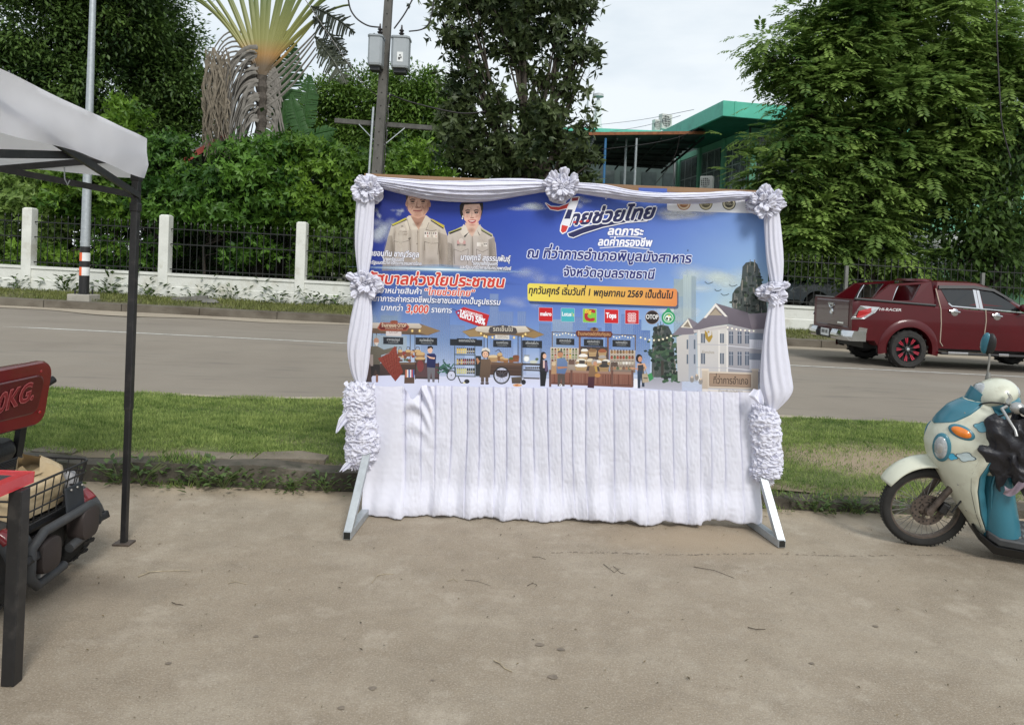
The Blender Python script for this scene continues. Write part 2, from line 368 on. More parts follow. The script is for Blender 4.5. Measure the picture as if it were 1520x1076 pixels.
# far kerb and verge
M_fkerb = ground_mat('far_kerb', (2, (.11, .095, .075), (.18, .16, .13)), [(.8, (1, 1, 3), .5, .65, (.075, .06, .045), .7)], bump=.5, bscale=30)
g = G()
for i in range(60):
    x0 = -60+2*i; x1 = x0+2
    for (ya, yb, za, zb) in ((17.8, 17.8, .16, .385), (17.8, 18.05, .385, .40), (18.05, 18.05, .40, .2)):
        g.add([(x0+.008, ya, za+zs(x0)), (x1-.008, ya, za+zs(x1)), (x1-.008, yb, zb+zs(x1)), (x0+.008, yb, zb+zs(x0))], [(0, 1, 2, 3)])
struct(g.build('far_kerb', M_fkerb))
VZ = lambda x, y: .385+zs(x)+.06*min(1, max(0, (y-18)/2.6))+.01*math.sin(x*2.1)
sheet('verge', M_vsoil, -60, 60, 18.03, 21, VZ, 80, 6, 60)
# ---- grass: short blades nobody could count
def grass(name, label, n, x0, x1, y0, y1, zf, h0, h1, dens, mt, wd=.006):
    X = rng.uniform(x0, x1, n*3); Y = rng.uniform(y0, y1, n*3)
    keep = rng.uniform(0, 1, n*3) < dens(X, Y); X = X[keep][:n]; Y = Y[keep][:n]; k = len(X)
    Z = np.array([zf(a, b) for a, b in zip(X, Y)])
    patch = .5+.5*np.sin(X*2.7+np.sin(Y*3.1)*2)*np.sin(Y*4.3+X*1.1)
    H = rng.uniform(h0, h1, k)*(.7+.6*patch); az = rng.uniform(0, 2*math.pi, k); ln = rng.uniform(.2, 1.7, k)
    D = np.stack([np.cos(az)*ln, np.sin(az)*ln, np.ones(k)], 1); D = nrm(D)
    V, F = leaf_arrays(np.stack([X, Y, Z-.004], 1), D, np.stack([np.cos(az), np.sin(az), 0.3*np.ones(k)], 1), H, rng.uniform(.7, 1.4, k)*wd, .2)
    cl_ = np.sin(X*9+2*np.sin(Y*7))*np.sin(Y*15+2*np.sin(X*5))*.5+np.sin(X*23+Y*9)*np.sin(Y*31-X*11)*.3; tint = np.clip(rng.normal(.50, .20, k)+.30*(patch-.5)+.46*cl_, 0, 1)
    o = mesh_np(name, V, F, mt, tint=np.repeat(tint, 4)); o['kind'] = 'stuff'; o['label'] = label; o['category'] = 'grass'; return o
M_grass = leafmat('lawn_blades', (.070, .145, .026), (.42, .50, .16), .42, .6, .2)
M_vgrass = leafmat('verge_blades', (.08, .11, .025), (.25, .26, .09), .25, .6, .2)
grass('kerb_grass', 'ragged grass tufts hanging over the low kerb', 9000, -8, 8, 5.14, 5.46, lambda x, y: (_kb(x)+.004 if y > 5.225 else .003), .03, .10, lambda X, Y: np.clip((np.sin(X*2.3+1)*np.sin(X*5.7)*np.sin(X*.9+.5)*2.2-.35+.5*np.clip((X-1.4)/.8, 0, 1))*(.4+.6*(Y > 5.22)), 0, 1), M_grass, .006)
def _lawn_d(X, Y):
    d = .55+.45*np.sin(X*1.9+1.3*np.sin(Y*2.2))*np.sin(Y*2.6+X*.7)
    d = np.clip(d+.42-.25*np.clip((X-1.5)/1.5, 0, 1), .10, 1)
    bare = np.exp(-(((X-3.55)/.95)**2+((Y-6.35)/.42)**2))+.8*np.exp(-(((X-2.75)/.5)**2+((Y-5.75)/.22)**2))
    edge = np.clip((Y-5.50+.10*np.sin(X*3.1)+.06*np.sin(X*8.3)+.10*np.clip((X-1.4)/1, 0, 1))/.18, .03, 1)*np.clip((7.74-Y+.05*np.sin(X*6))/.08, 0, 1)
    return np.clip(d*(1-.93*np.clip(bare, 0, 1))*edge, 0, 1)
grass('lawn_grass', 'short green roadside grass between kerb and road', 330000, -8.5, 8.5, 5.42, 7.76, LZ, .018, .055, _lawn_d, M_grass, .0048)
grass('verge_grass', 'dry green grass strip along foot of white wall', 60000, -22, 22, 18.06, 20.75, VZ, .05, .16, lambda X, Y: np.clip(.35+.5*np.clip((Y-18.2)/2, 0, 1)+.3*np.sin(X*1.7)*np.sin(X*.6+Y), .05, 1), M_vgrass, .014)
# leafy weeds at the kerb foot
def weed(name, label, x, y, z, s, n, seed):
    r_ = np.random.default_rng(seed); g = G(); t = thing(name, label, 'weed', (x, y, z), group='weeds along the kerb')
    az = r_.uniform(0, 6.28, n); rad = np.abs(r_.normal(0, .10, n))*s; h = np.abs(r_.normal(.05, .05, n))*s+.01
    P = np.stack([np.cos(az)*rad*1.5, np.sin(az)*rad*.5-.03, h], 1); D = np.stack([np.cos(az), np.sin(az), r_.uniform(-.1, .9, n)], 1)
    V, F = leaf_arrays(P, D, np.tile([[0, 0, 1.]], (n, 1)), r_.uniform(.03, .075, n)*s, r_.uniform(.018, .035, n)*s)
    mesh_np('foliage', V, F, MATS['weed_leaf'], t, np.repeat(r_.uniform(0, 1, n), 4))
    for k in range(6):
        a = rj(0, 6.28); g.tube([(0, 0, -.01), (math.cos(a)*.06*s, math.sin(a)*.03*s-.02, .07*s), (math.cos(a)*.13*s, math.sin(a)*.05*s-.03, .11*s)], .0025, 5)
    g.build('stem', mat('weed_stem', (.12, .16, .05)), t); return t
leafmat('weed_leaf', (.045, .085, .02), (.13, .20, .06), .25)
for i, (px, s, n, lb) in enumerate([(168, 1.3, 70, 'broad leaved weed at kerb foot just left of tent pole'), (206, 1.5, 60, 'tall leaved weed at kerb foot right behind tent pole'), (300, 1.0, 90, 'low weed patch at kerb foot, first right of the tent pole'), (335, 1.1, 110, 'dense weed clump at kerb foot midway between tent and banner'), (392, .8, 60, 'small weed at kerb foot between tent and banner'), (440, .9, 90, 'weed patch at kerb foot two steps left of banner'), (492, 1.0, 90, 'weed patch at kerb foot beside left banner leg'), (1188, 1.0, 110, 'weed clump at kerb foot right beside banner leg'), (1240, .9, 80, 'low weed at kerb foot between banner and scooter'), (1275, .8, 70, 'low weed at kerb foot in front of scooter wheel')]):
    p = onz(px, 722 if px < 700 else 742, 0.0); weed('weed', lb, p.x, 5.19, .0, s*(1.0 if px != 335 else 1.25), int(n*.7), i)
for i, px in enumerate((25, 95, 165, 225, 300, 345, 415, 470, 500)):
    p = at(px, 430, 20.6); w_ = weed('weed', 'scrappy weed growing at foot of white wall across the road', p.x, 20.6+rj(-.1, .03), VZ(p.x, 20.6), rj(2.2, 4.2), 60, 40+i); w_['group'] = 'weeds along the white wall'
# ================================================================ FENCE, POLES, BUILDINGS
M_white = mat('whitewash', (.66, .665, .62), .85, var=.07, scale=3, bump=.3, bscale=25, dirt=(.36, .33, .24), dscale=1.1, damt=.75)
M_iron = mat('black_iron', (.012, .013, .012), .5)
M_galv = mat('galvanised', (.42, .45, .47), .45, .55, var=.12, scale=14, bump=.05)
M_conc = mat('pole_concrete', (.115, .11, .10), .9, var=.25, scale=5, bump=.5, bscale=30, dirt=(.05, .05, .045), dscale=3, stretch=(1, 1, .35))
M_grey = mat('grey_enamel', (.30, .33, .35), .4, var=.06)
M_porc = mat('dark_porcelain', (.03, .025, .025), .25)
fence = thing('boundary_fence', 'long low white wall with square posts and black iron railings across the road', 'fence', (0, 20.8, .4))
WT = lambda x: 1.17+zs(x)
fx = [at(40, 380, 20.7).x+i*4.08 for i in range(-3, 10)]
g = G()
for a, b in zip(fx[:-1], fx[1:]):
    g.loft([[(x, 20.7, .2), (x, 20.7, WT(x)), (x, 20.9, WT(x)), (x, 20.9, .2)] for x in (a+.14, b-.14)])
    g.loft([[(x, 20.665, WT(x)-.07), (x, 20.665, WT(x)+.012), (x, 20.935, WT(x)+.012), (x, 20.935, WT(x)-.07)] for x in (a+.145, b-.145)])
    g.loft([[(x, 20.685, .2), (x, 20.685, WT(x)-.40), (x, 20.70, WT(x)-.38), (x, 20.71, .2)] for x in (a+.142, b-.142)])
g.build('wall', M_white, fence, world=True)
for x in fx:
    if x > at(1000, 400, 20.7).x:
        g = G(); z = 2.45+zs(x); g.box((x, 20.79, z/2+.55), (.09, .09, z-1.1)); g.build('post', mat('grey_post', (.16, .16, .15), .7, var=.2), fence, world=True); continue
    g = G(); z = 2.88+zs(x); g.box((x, 20.79, z/2+.1), (.29, .29, z-.2)); g.box((x, 20.79, z+.015), (.27, .27, .03), taper=.8)
    g.build('post', M_white, fence, bev=.015, world=True)
for a, b in zip(fx[:-1], fx[1:]):
    g = G(); n = 19
    for zz in (1.30, 2.05, 2.50): g.beam((a+.15, 20.79, zz+zs(a)), (b-.15, 20.79, zz+zs(b)), .022, .03)
    for i in range(1, n):
        x = a+.15+(b-a-.3)*i/n; z0 = WT(x)+.01; z1 = 2.62+zs(x)
        g.beam((x, 20.79, z0), (x, 20.79, z1), .016, .016); g.lathe([(.001, .12), (.026, .035), (.01, 0)], (x, 20.79, z1), (0, 0, 1), 5)
    g.build('railing', M_iron, fence, world=True)
# slab and rubble on the verge
g = G(); p = at(282, 444, 19.6); g.box((p.x, 19.6, VZ(p.x, 19.6)+.09), (.95, .12, .14), (0, -.10, .15)); o = g.build('concrete_slab', mat('rubble', (.16, .155, .14), .9, var=.3, bump=.5), bev=.01, recenter=True)
tag(o, 'broken grey concrete slab lying on verge against white wall', 'slab')
g = G(); p = at(312, 449, 19.2); g.ell((p.x, 19.2, VZ(p.x, 19.2)+.05), (.25, .15, .1), 9); o = g.build('rock', MATS['rubble'], smooth=40, recenter=True); tag(o, 'rounded grey rock on verge beside broken slab', 'rock')
# ---- lamp post
lp = at(124, 449, 18.25); lz = VZ(lp.x, 18.25)
post = thing('lamp_post', 'tall tapering grey steel lamp post with black and striped foot on concrete block', 'lamp post', (lp.x, 18.25, lz))
post.rotation_euler = (0, R(.1), 0)
g = G(); g.box((0, 0, .02), (.58, .5, .30)); g.build('base', mat('footing', (.34, .32, .28), .9, var=.2, bump=.4, dirt=(.15, .13, .1)), post, bev=.02)
g = G(); g.lathe([(.115, 1.42), (.07, 8.2), (.055, 11)], (0, 0, 0), (0, 0, 1), 20); g.tube([(0, 0, 10.9), (.1, 0, 11.4), (.9, -.5, 11.7), (1.6, -.9, 11.75)], .03, 8); g.build('pole', M_galv, post, smooth=40)
g = G(); g.lathe([(.122, .17), (.118, 1.42)], (0, 0, 0), (0, 0, 1), 20); g.lathe([(.17, .17), (.17, .20)], (0, 0, 0), (0, 0, 1), 4)
for a in (0, 1, 2, 3): g.lathe([(.025, .17), (.02, .28), (.004, .33)], (.2*math.cos(a*1.57+.78), .2*math.sin(a*1.57+.78), 0), (0, 0, 1), 6)
g.build('lower_sleeve', mat('black_paint', (.012, .012, .013), .55), post, smooth=40)
M_refw = mat('reflector_white', (.72, .74, .74), .35); M_refo = mat('reflector_orange', (.75, .12, .03), .35)
for z0 in (.66, 1.04):
    g = G(); n = 24
    for j in range(n):
        a0 = 2*math.pi*j/n; a1 = 2*math.pi*(j+1)/n
        am = (a0+a1)/2; w = 1 if 205 < math.degrees(am) < 272 else 0
        g.add([(.1235*math.cos(a), .1235*math.sin(a), z) for z, a in ((z0, a0), (z0, a1), (z0+.22, a1), (z0+.22, a0))], [(0, 1, 2, 3)], w)
    g.build('reflective_band', [M_refw, M_refo], post)
g = G(); g.box((1.9, -1.05, 11.75), (.7, .28, .1), (0, 0, -.5)); g.build('lamp_head', M_galv, post, bev=.03)
# ---- utility pole
a = at(560, 256, 19.3); b = at(577, 0, 19.3); d = (b-a)/(b.z-a.z)
ub = a+d*(.30-a.z); uz = lambda z: ub+d*(z-.30)
up_ = thing('utility_pole', 'leaning grey concrete utility pole with crossarm and steel conduit behind banner', 'utility pole', ub)
def uw(z): return .33-.013*z
g = G(); g.loft([[uz(z)+Vector((sx*uw(z)/2, sy*uw(z)/2, 0)) for sx, sy in ((-1, -1), (1, -1), (1, 1), (-1, 1))] for z in (.2, 3, 6, 9, 12)])
pole_o = g.build('pole', M_conc, up_, world=True, bev=.02)
for i in range(26):
    z = 2.2+i*.36; c = uz(z)+Vector((0, -uw(z)/2-.002, 0)); g = G(); g.lathe([(.022, 0), (.018, -.004)], c, (0, -1, 0), 8)
    g.build('bolt_hole', mat('hole', (.015, .014, .013), .9), up_, world=True)
zc = at(570, 185, 19.3).z; c = uz(zc)
g = G(); g.beam(c+Vector((-1.33, -.05+.3, .1)), c+Vector((1.4, .25, 0)), .12, .13); g.build('crossarm', mat('crossarm_concrete', (.09, .088, .08), .9, var=.3, bump=.3), up_, world=True, bev=.01)
g = G()
g.beam(c+Vector((-.62, .12, 0)), c+Vector((-.1, .05, -.5)), .04, .02); g.beam(c+Vector((.66, .12, -.05)), c+Vector((.12, .05, -.55)), .04, .02); g.build('brace', M_galv, up_, world=True)
g = G(); pts = [uz(z)+Vector((-.21, -.06, 0)) for z in (.4, 3, zc+.45)]; g.tube(pts, .035, 8); g.build('conduit', M_galv, up_, world=True, smooth=60)
g = G()
for i in range(46):
    z = 1.5+i*.11; c2 = uz(z)
    g.tube([c2+Vector((.19+.015*math.sin(i*1.3), -.02, 0)), c2+Vector((.19+.015*math.sin(i*1.3+1.3), -.02, .11))], .016, 5)
    if i % 3 == 0: g.ell(c2+Vector((.205, -.02, .05)), (.02, .02, .012), 6, 1)
g.build('clipped_cable', [M_porc, mat('cable_clip', (.7, .7, .68), .5)], up_, world=True)
M_tr = mat('transformer_grey', (.34, .37, .39), .42, var=.06, scale=4, dirt=(.25, .26, .26), dscale=2)
def transformer(x0, x1, y0, y1, lab, side, badge):
    Y = 18.95; p0 = at(x0, y0, Y); p1 = at(x1, y1, Y); w = p1.x-p0.x; h = p0.z-p1.z; cx = (p0.x+p1.x)/2; cz = p1.z
    t = thing('transformer', lab, 'transformer', (cx, Y, cz), group='transformers on the utility pole')
    g = G()
    g.loft([[(sx*w/2*k, sy*.24*k, z) for sx, sy in ((-1, -.7), (-.7, -1), (.7, -1), (1, -.7), (1, .7), (.7, 1), (-.7, 1), (-1, .7))] for z, k in ((0, .93), (.05, 1), (h*.94, 1))]); g.build('tank', M_tr, t)
    g = G(); g.loft([[(sx*w/2*1.08, sy*.265, z) for sx, sy in ((-1, -.7), (-.7, -1), (.7, -1), (1, -.7), (1, .7), (.7, 1), (-.7, 1), (-1, .7))] for z in (h*.942, h)]); g.build('lid', M_grey, t)
    g = G(); bx = side*w*.22
    g.lathe([(.03, 0), (.085, .05), (.04, .09), (.08, .13), (.035, .17), (.07, .21), (.03, .25), (.02, .36)], (bx, 0, h), (0, 0, 1), 10); g.lathe([(.03, 0), (.06, .04), (.02, .10)], (-bx*.9, 0, h), (0, 0, 1), 8); g.build('bushing', M_porc, t, smooth=40)
    g = G(); g.box((0, .02, -.06), (w*.7, .3, .11)); g.build('bracket', mat('dark_bracket', (.03, .032, .034), .6), t)
    if badge:
        g = G(); g.box((.02, -.244, h*.32), (.16, .008, .26)); g.build('label_plate', mat('plate_white', (.7, .72, .72), .5), t)
        g = G(); g.box((.02, -.25, h*.37), (.05, .004, .03)); g.box((.0, -.25, h*.27), (.05, .004, .07)); g.box((.05, -.25, h*.30), (.03, .004, .05)); g.build('plate_mark', M_porc, t)
    return t
transformer(549, 568, 55, 100, 'grey transformer tank left of utility pole', 1, False)
transformer(583, 607, 57, 104, 'grey transformer tank with white plate right of utility pole', 0, True)
def cable(name, lab, pts, r, Y, grp=None, cat='cable', m=None):
    P = [at(x, y, (Y if len(q) == 0 else q[0])) for x, y, *q in pts]
    # smooth through the points
    Q = []
    for i in range(len(P)-1):
        p0 = P[max(i-1, 0)]; p1 = P[i]; p2 = P[i+1]; p3 = P[min(i+2, len(P)-1)]
        for k in range(6):
            t = k/6; Q.append(.5*((2*p1)+(p2-p0)*t+(2*p0-5*p1+4*p2-p3)*t*t+(3*p1-p0-3*p2+p3)*t**3))
    Q.append(P[-1]); g = G(); g.tube(Q, r, 6); o = g.build(name, m or M_porc, smooth=60, recenter=True); tag(o, lab, cat, grp); return o
cable('power_cable', 'black drop cable looping down to left transformer', [(514, -60), (517, 0), (526, 24), (545, 38), (565, 41)], .022, 18.95, 'cables at the transformers')
cable('power_cable', 'black drop cable rising from pole top right of it', [(632, -40), (612, 0), (600, 22), (585, 43)], .02, 18.95, 'cables at the transformers')
cable('power_cable', 'black drop cable sagging from dark tree to right transformer', [(648, -50), (641, 20), (630, 42), (607, 47)], .02, 18.95, 'cables at the transformers')
cable('service_wire', 'thin wire slanting down from palm to utility pole crossarm', [(440, -20), (500, 70), (540, 125), (571, 150)], .012, 19.2)
cable('service_wire', 'wire running from utility pole into dark tree at right', [(573, 138), (610, 152), (680, 168), (720, 166)], .02, 19.6)
cable('hanging_vine', 'thin dark vine hanging down through right hand tree', [(1478, -40), (1480, 60), (1484, 140), (1488, 190), (1500, 235)], .02, 19.5, cat='vine')
# ---- green building
M_teal = mat('teal_paint', (.10, .52, .38), .5, var=.10, scale=1.5, dirt=(.02, .17, .13), dscale=.8, damt=.6)
M_tealw = mat('pale_green_wall', (.16, .42, .28), .75, var=.10, scale=1.2, dirt=(.06, .15, .10), dscale=.7, damt=.6)
M_dark = mat('dark_timber', (.022, .026, .026), .8, var=.3)  # near-black tone for rafters and fan discs
M_glass = mat('old_glass', (.05, .065, .065), .15, spec=.6, var=.3, scale=1.5)
M_mull = mat('pale_mullion', (.42, .47, .46), .6)
bd = thing('green_building', 'two storey teal green building with deep flat eaves behind banner and right tree', 'building', (8.36, 28.6, .3), (0, 0, R(10.4)))
def lz_(z): return z-.3
g = G()
g.box((8.5, 6.2, lz_(8.95)), (17, 12.4, .02)); o = None
g = G(); ft, fb = lz_(9.14), lz_(8.50)
for k in ((0, 0, 17, .12), (0, .12, .12, 7.2)): g.box((k[0]+k[2]/2, k[1]+k[3]/2, (ft+fb)/2), (k[2], k[3], ft-fb))
for x in (.55, 4.4, 8.4): g.box((x, -.012, (ft+fb)/2), (.10, .03, ft-fb+.004))
g.build('fascia', M_teal, bd, bev=.02)
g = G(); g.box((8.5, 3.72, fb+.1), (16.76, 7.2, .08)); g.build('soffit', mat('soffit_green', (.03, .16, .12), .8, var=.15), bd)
g = G(); g.loft([[(0.1, y, ft-.05), (8, y, ft+.25), (17, y, ft-.05)] for y in (.1, 7.2)], cap=True); g.build('roof', mat('roof_sheet', (.20, .13, .10), .7, var=.2), bd)
# wall with openings: piers and spandrels
g = G(); wx, wy = 2.2, 1.6
for x in (wx, wx+3.6, wx+7.2, wx+10.8, wx+14.0): g.box((x+.13, wy+.13, lz_(4.25)), (.30, .30, 8.5))
g.box((wx+7.2, wy+.16, lz_(6.05-.95)), (14.0, .16, 1.4)); g.box((wx+7.2, wy+.16, lz_(1.2)), (14.0, .16, 1.6)); g.box((wx+7.2, wy+.16, lz_(8.36)), (14.0, .16, .30))
for y in (wy+2.6, wy+5.2, wy+7.8): g.box((wx+.13, y, lz_(4.25)), (.30, .26, 8.5))
g.box((wx+.16, wy+4.2, lz_(5.1)), (.16, 7.8, 1.4)); g.box((wx+.16, wy+4.2, lz_(1.2)), (.16, 7.8, 1.6)); g.box((wx+.16, wy+4.2, lz_(8.36)), (.16, 7.8, .30))
g.build('wall', M_tealw, bd)
def window(cx, cy, w, h, zc, ax):
    t = G(); e = (1, 0) if ax == 'x' else (0, 1)
    def bx(u, z, du, dz, th, g, mi=0): g.box((cx+e[0]*u, cy+e[1]*u, zc+z), (du if ax == 'x' else th, th if ax == 'x' else du, dz), mi=mi)
    for u in (-w/2, -w/6, w/6, w/2): bx(u, 0, .05, h, .06, t)
    for z in (-h/2, h*.06, h/2): bx(0, z, w-.05, .05, .05, t)
    f = t.build('window', M_mull, bd)
    p = G(); bx(0, 0, w-.06, h-.06, .02, p); p.build('pane', M_glass, f)
    b = G(); n = int(w/.13)
    for i in range(1, n): bx(-w/2+w*i/n, 0, .014, h-.06, .014, b)
    o = b.build('window_bar', mat('bar_grey', (.33, .36, .36), .5), f); o.location = (0, 0, 0)
    o.location = (0, -.05, 0) if ax == 'x' else (-.05, 0, 0)
for i in range(4): window(wx+2.05+3.6*i-.1, wy+.16, 3.2, 2.35, lz_(7.0), 'x'); window(wx+2.05+3.6*i-.1, wy+.16, 3.2, 2.3, lz_(3.2), 'x')
for i in range(3): window(wx+.16, wy+1.5+2.6*i, 2.2, 2.35, lz_(7.0), 'y'); window(wx+.16, wy+1.5+2.6*i, 2.2, 2.3, lz_(3.2), 'y')
g = G(); g.tube([(wx-.1, wy-.05, fb), (wx-.1, wy-.05, lz_(5.2))], .05, 8); g.tube([(wx-.55, wy+.1, fb-.9), (wx-.1, wy-.1, fb-1.0), (wx-.08, wy-.1, fb-1.6), (wx-.4, wy-.1, fb-2.4), (wx-.2, wy-.1, fb-3.2)], .04, 6); g.build('downpipe', mat('pipe_dark', (.05, .07, .065), .6), bd)
g = G(); g.box((-.4, 4.0, lz_(5.52)), (5.0, 6.0, .12)); g.build('canopy_slab', M_tealw, bd)
# rear wing, darker and farther, under the same owner's roof
rw = thing('rear_wing', 'dark low rear building seen under lean-to roof left of green building', 'building', (5.5, 43, .3))
p0 = at(858, 200, 43); p1 = at(1010, 196, 43)
zt = at(930, 199, 43).z
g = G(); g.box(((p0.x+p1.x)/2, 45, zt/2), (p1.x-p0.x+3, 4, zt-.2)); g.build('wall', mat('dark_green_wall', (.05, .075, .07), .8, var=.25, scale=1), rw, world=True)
g = G(); g.box(((p0.x+p1.x)/2, 44.8, zt+.02), (p1.x-p0.x+4, 5, .22)); g.build('roof', M_teal, rw, world=True)
g = G()
for i in range(5): g.box((p0.x+.6+i*1.3, 42.97, zt-3.0), (.9, .06, 1.4))
g.build('window', M_glass, rw, world=True)
# lean-to roof on steel posts
A = at(884, 199, 30.6); B = at(1046, 197, 31.5)
lt = thing('lean_to_roof', 'dark sheet metal lean-to roof on thin steel posts left of green building', 'shelter', (A.x, 30.6, .3))
F1 = at(866, 243, 40.5); F2 = Vector((B.x+.2, 41.5, F1.z))
g = G(); nrib = 24
def _lt(u, v):
    a = A.lerp(B, u); b = Vector((F1.x, F1.y, F1.z)).lerp(F2, u); p = a.lerp(b, v); return (p.x, p.y, p.z+.04*(math.sin(v*90)))
g.grid(_lt, 8, 120); g.build('roof_sheet', mat('weathered_sheet', (.07, .075, .08), .6, .3, var=.25, scale=2), lt, world=True, solid=.02)
g = G(); g.beam(A+Vector((-.3, -.05, -.02)), B+Vector((0, -.05, -.02)), .08, .13); g.build('edge_beam', mat('rust_orange', (.26, .09, .035), .75, var=.3), lt, world=True)
g = G()
for k in range(1, 6):
    t = k/6; g.beam(A.lerp(F1, t)+Vector((0, 0, -.12)), B.lerp(F2, t)+Vector((0, 0, -.12)), .06, .10)
for k in range(6):
    t = k/5; g.beam(A.lerp(B, t)+Vector((0, .1, -.2)), F1.lerp(F2, t)+Vector((0, 0, -.2)), .06, .10)
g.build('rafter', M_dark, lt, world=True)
for px, Y, mm in ((930, 32, M_galv), (945, 31, M_galv), (899, 30.8, mat('blue_post', (.04, .16, .34), .5)), (1003, 38, M_galv)):
    q = at(px, 205, Y); g = G(); g.tube([(q.x, Y, .1), (q.x, Y, q.z-.02)], .055, 8); g.build('post', mm, lt, world=True, smooth=60)
# bits on the ledge
def ac_unit(lab, px, py, Y, w, h, d, yaw):
    p = at(px, py, Y); t = thing('air_conditioner', lab, 'air conditioner', p, (0, 0, yaw), 'outdoor air conditioner units')
    g = G(); g.box((0, 0, h/2), (w, d, h)); g.build('casing', mat('ac_white', (.55, .56, .53), .55, var=.08), t, bev=.02)
    g = G()
    for i in range(6): g.box((-.06*w, -d/2-.012, h*(.12+.15*i)), (w*.72, .02, .02))
    for i in range(6): g.box((w*(-.42+.145*i), -d/2-.02, h*.5), (.02, .016, h*.85))
    g.build('grille', mat('ac_grille', (.62, .63, .60), .5), t)
    g = G(); g.lathe([(h*.36, 0), (h*.36, .004)], (-.06*w, -d/2-.002, h*.5), (0, -1, 0), 20); g.build('fan', M_dark, t)
ac_unit('cream outdoor air conditioner on ledge of green building just above banner', 1049, 281.5, 29.4, .52, .55, .32, -.5)
ac_unit('larger white air conditioner on roof beside teal eaves', 987, 193, 43.6, .75, .95, .4, .4)
ac_unit('smaller white air conditioner on roof, left of larger one', 974, 195, 43.6, .45, .7, .35, .4)
# vent stack and mast far behind
p = at(886, 200, 46); t = thing('vent_stack', 'white tapering vent stack with round cap behind dark tree', 'chimney', (p.x, 46, 0))
zt = at(885, 139, 46).z; g = G(); g.lathe([(.42, 0), (.42, p.z), (.25, p.z+.9), (.20, zt-.5)], (0, 0, 0), (0, 0, 1), 16); g.build('stack', mat('stack_white', (.62, .64, .64), .5, var=.08), t, smooth=40)
g = G(); g.lathe([(.10, zt-.5), (.10, zt-.25), (.36, zt-.22), (.33, zt-.05), (.1, zt+.03)], (0, 0, 0), (0, 0, 1), 14); g.build('cap', mat('cap_grey', (.4, .42, .42), .5), t, smooth=40)
q = at(870, 190, 46); t = at(875, 96, 46); g = G(); g.lathe([(.09, 0), (.07, q.z), (.05, (q.z+t.z)/2), (.028, (q.z+t.z)/2+.01), (.015, t.z)], (q.x, 46, 0), (t.x-q.x, 0, t.z), 8); o = g.build('radio_mast', M_galv, smooth=40, recenter=True); tag(o, 'thin grey aerial mast standing left of white vent stack', 'mast')
for k, (a, b, lab) in enumerate([((874, 187), (1030, 163), 'upper thin wire crossing sky to teal eaves'), ((905, 196), (1010, 172), 'lower thin wire crossing sky to teal eaves')]):
    cable('overhead_wire', lab, [(a[0], a[1], 40), ((a[0]+b[0])/2, (a[1]+b[1])/2+3, 35), (b[0], b[1], 29.6)], .012, 30, 'wires to the green building', m=M_grey)
cable('overhead_wire', 'drooping dark wire below lean-to roof edge', [(893, 222, 30.4), (960, 214, 30.2), (1010, 203, 29.8), (1040, 188, 29.2)], .014, 30, 'wires to the green building')
cable('overhead_wire', 'slack lamp flex hanging down under lean-to roof', [(1009, 200, 31), (1004, 225, 31), (990, 252, 31), (972, 274, 31)], .014, 30, 'wires to the green building')
# red roofed house among the trees
hb = at(300, 240, 27.6); hs = thing('red_roofed_house', 'house with red edged tiled roof half hidden among trees at left', 'house', (hb.x, 27.6, .3))
ra = at(262, 247, 27.6); rb_ = at(340, 200, 27.6)
g = G(); g.box((rb_.x, 30.4, 2.0), (5.4, 5.0, 3.4)); g.build('wall', mat('house_wall', (.10, .09, .075), .8), hs, world=True)
g = G()
for s in (-1, 1): g.loft([[(rb_.x+s*x, y, z), (rb_.x+s*x, y, z+.16)] for x, y, z in ((2.7, 27.3, ra.z-.45), (0, 27.3, rb_.z))][0:2] and [[(rb_.x+s*2.7, 27.3, ra.z-.4), (rb_.x+s*2.7, 33.2, ra.z-.4), (rb_.x+s*2.7, 33.2, ra.z-.25), (rb_.x+s*2.7, 27.3, ra.z-.25)], [(rb_.x, 27.3, rb_.z), (rb_.x, 33.2, rb_.z), (rb_.x, 33.2, rb_.z+.15), (rb_.x, 27.3, rb_.z+.15)]])
g.build('roof', mat('grey_tile', (.15, .15, .14), .8, var=.3), hs, world=True)
g = G()
for s in (-1, 1): g.beam((rb_.x+s*2.68, 27.26, ra.z-.55), (rb_.x+s*.02, 27.26, rb_.z-.12), .05, .22)
g.build('bargeboard', mat('red_board', (.28, .045, .03), .7, var=.2), hs, world=True)
# pale shed under the right hand tree
sh = thing('green_shed', 'pale green shed with white corrugated roof behind right tree', 'shed', (at(1400, 400, 27).x, 27, .2))
a = at(1335, 366, 26.5); b = at(1455, 372, 26.5)
g = G(); g.box(((a.x+b.x)/2+2, 28.6, 1.4), (b.x-a.x+5, 3.6, 2.5)); g.build('wall', mat('shed_wall', (.22, .46, .28), .8, var=.12), sh, world=True)
g = G(); g.grid(lambda u, v: (a.x+(b.x-a.x+2)*u, 26.4+3*v, a.z+.02+.85*v+.03*math.sin(u*120)), 160, 3); g.build('roof', mat('white_sheet', (.55, .56, .54), .6, var=.12), sh, world=True, solid=.02)
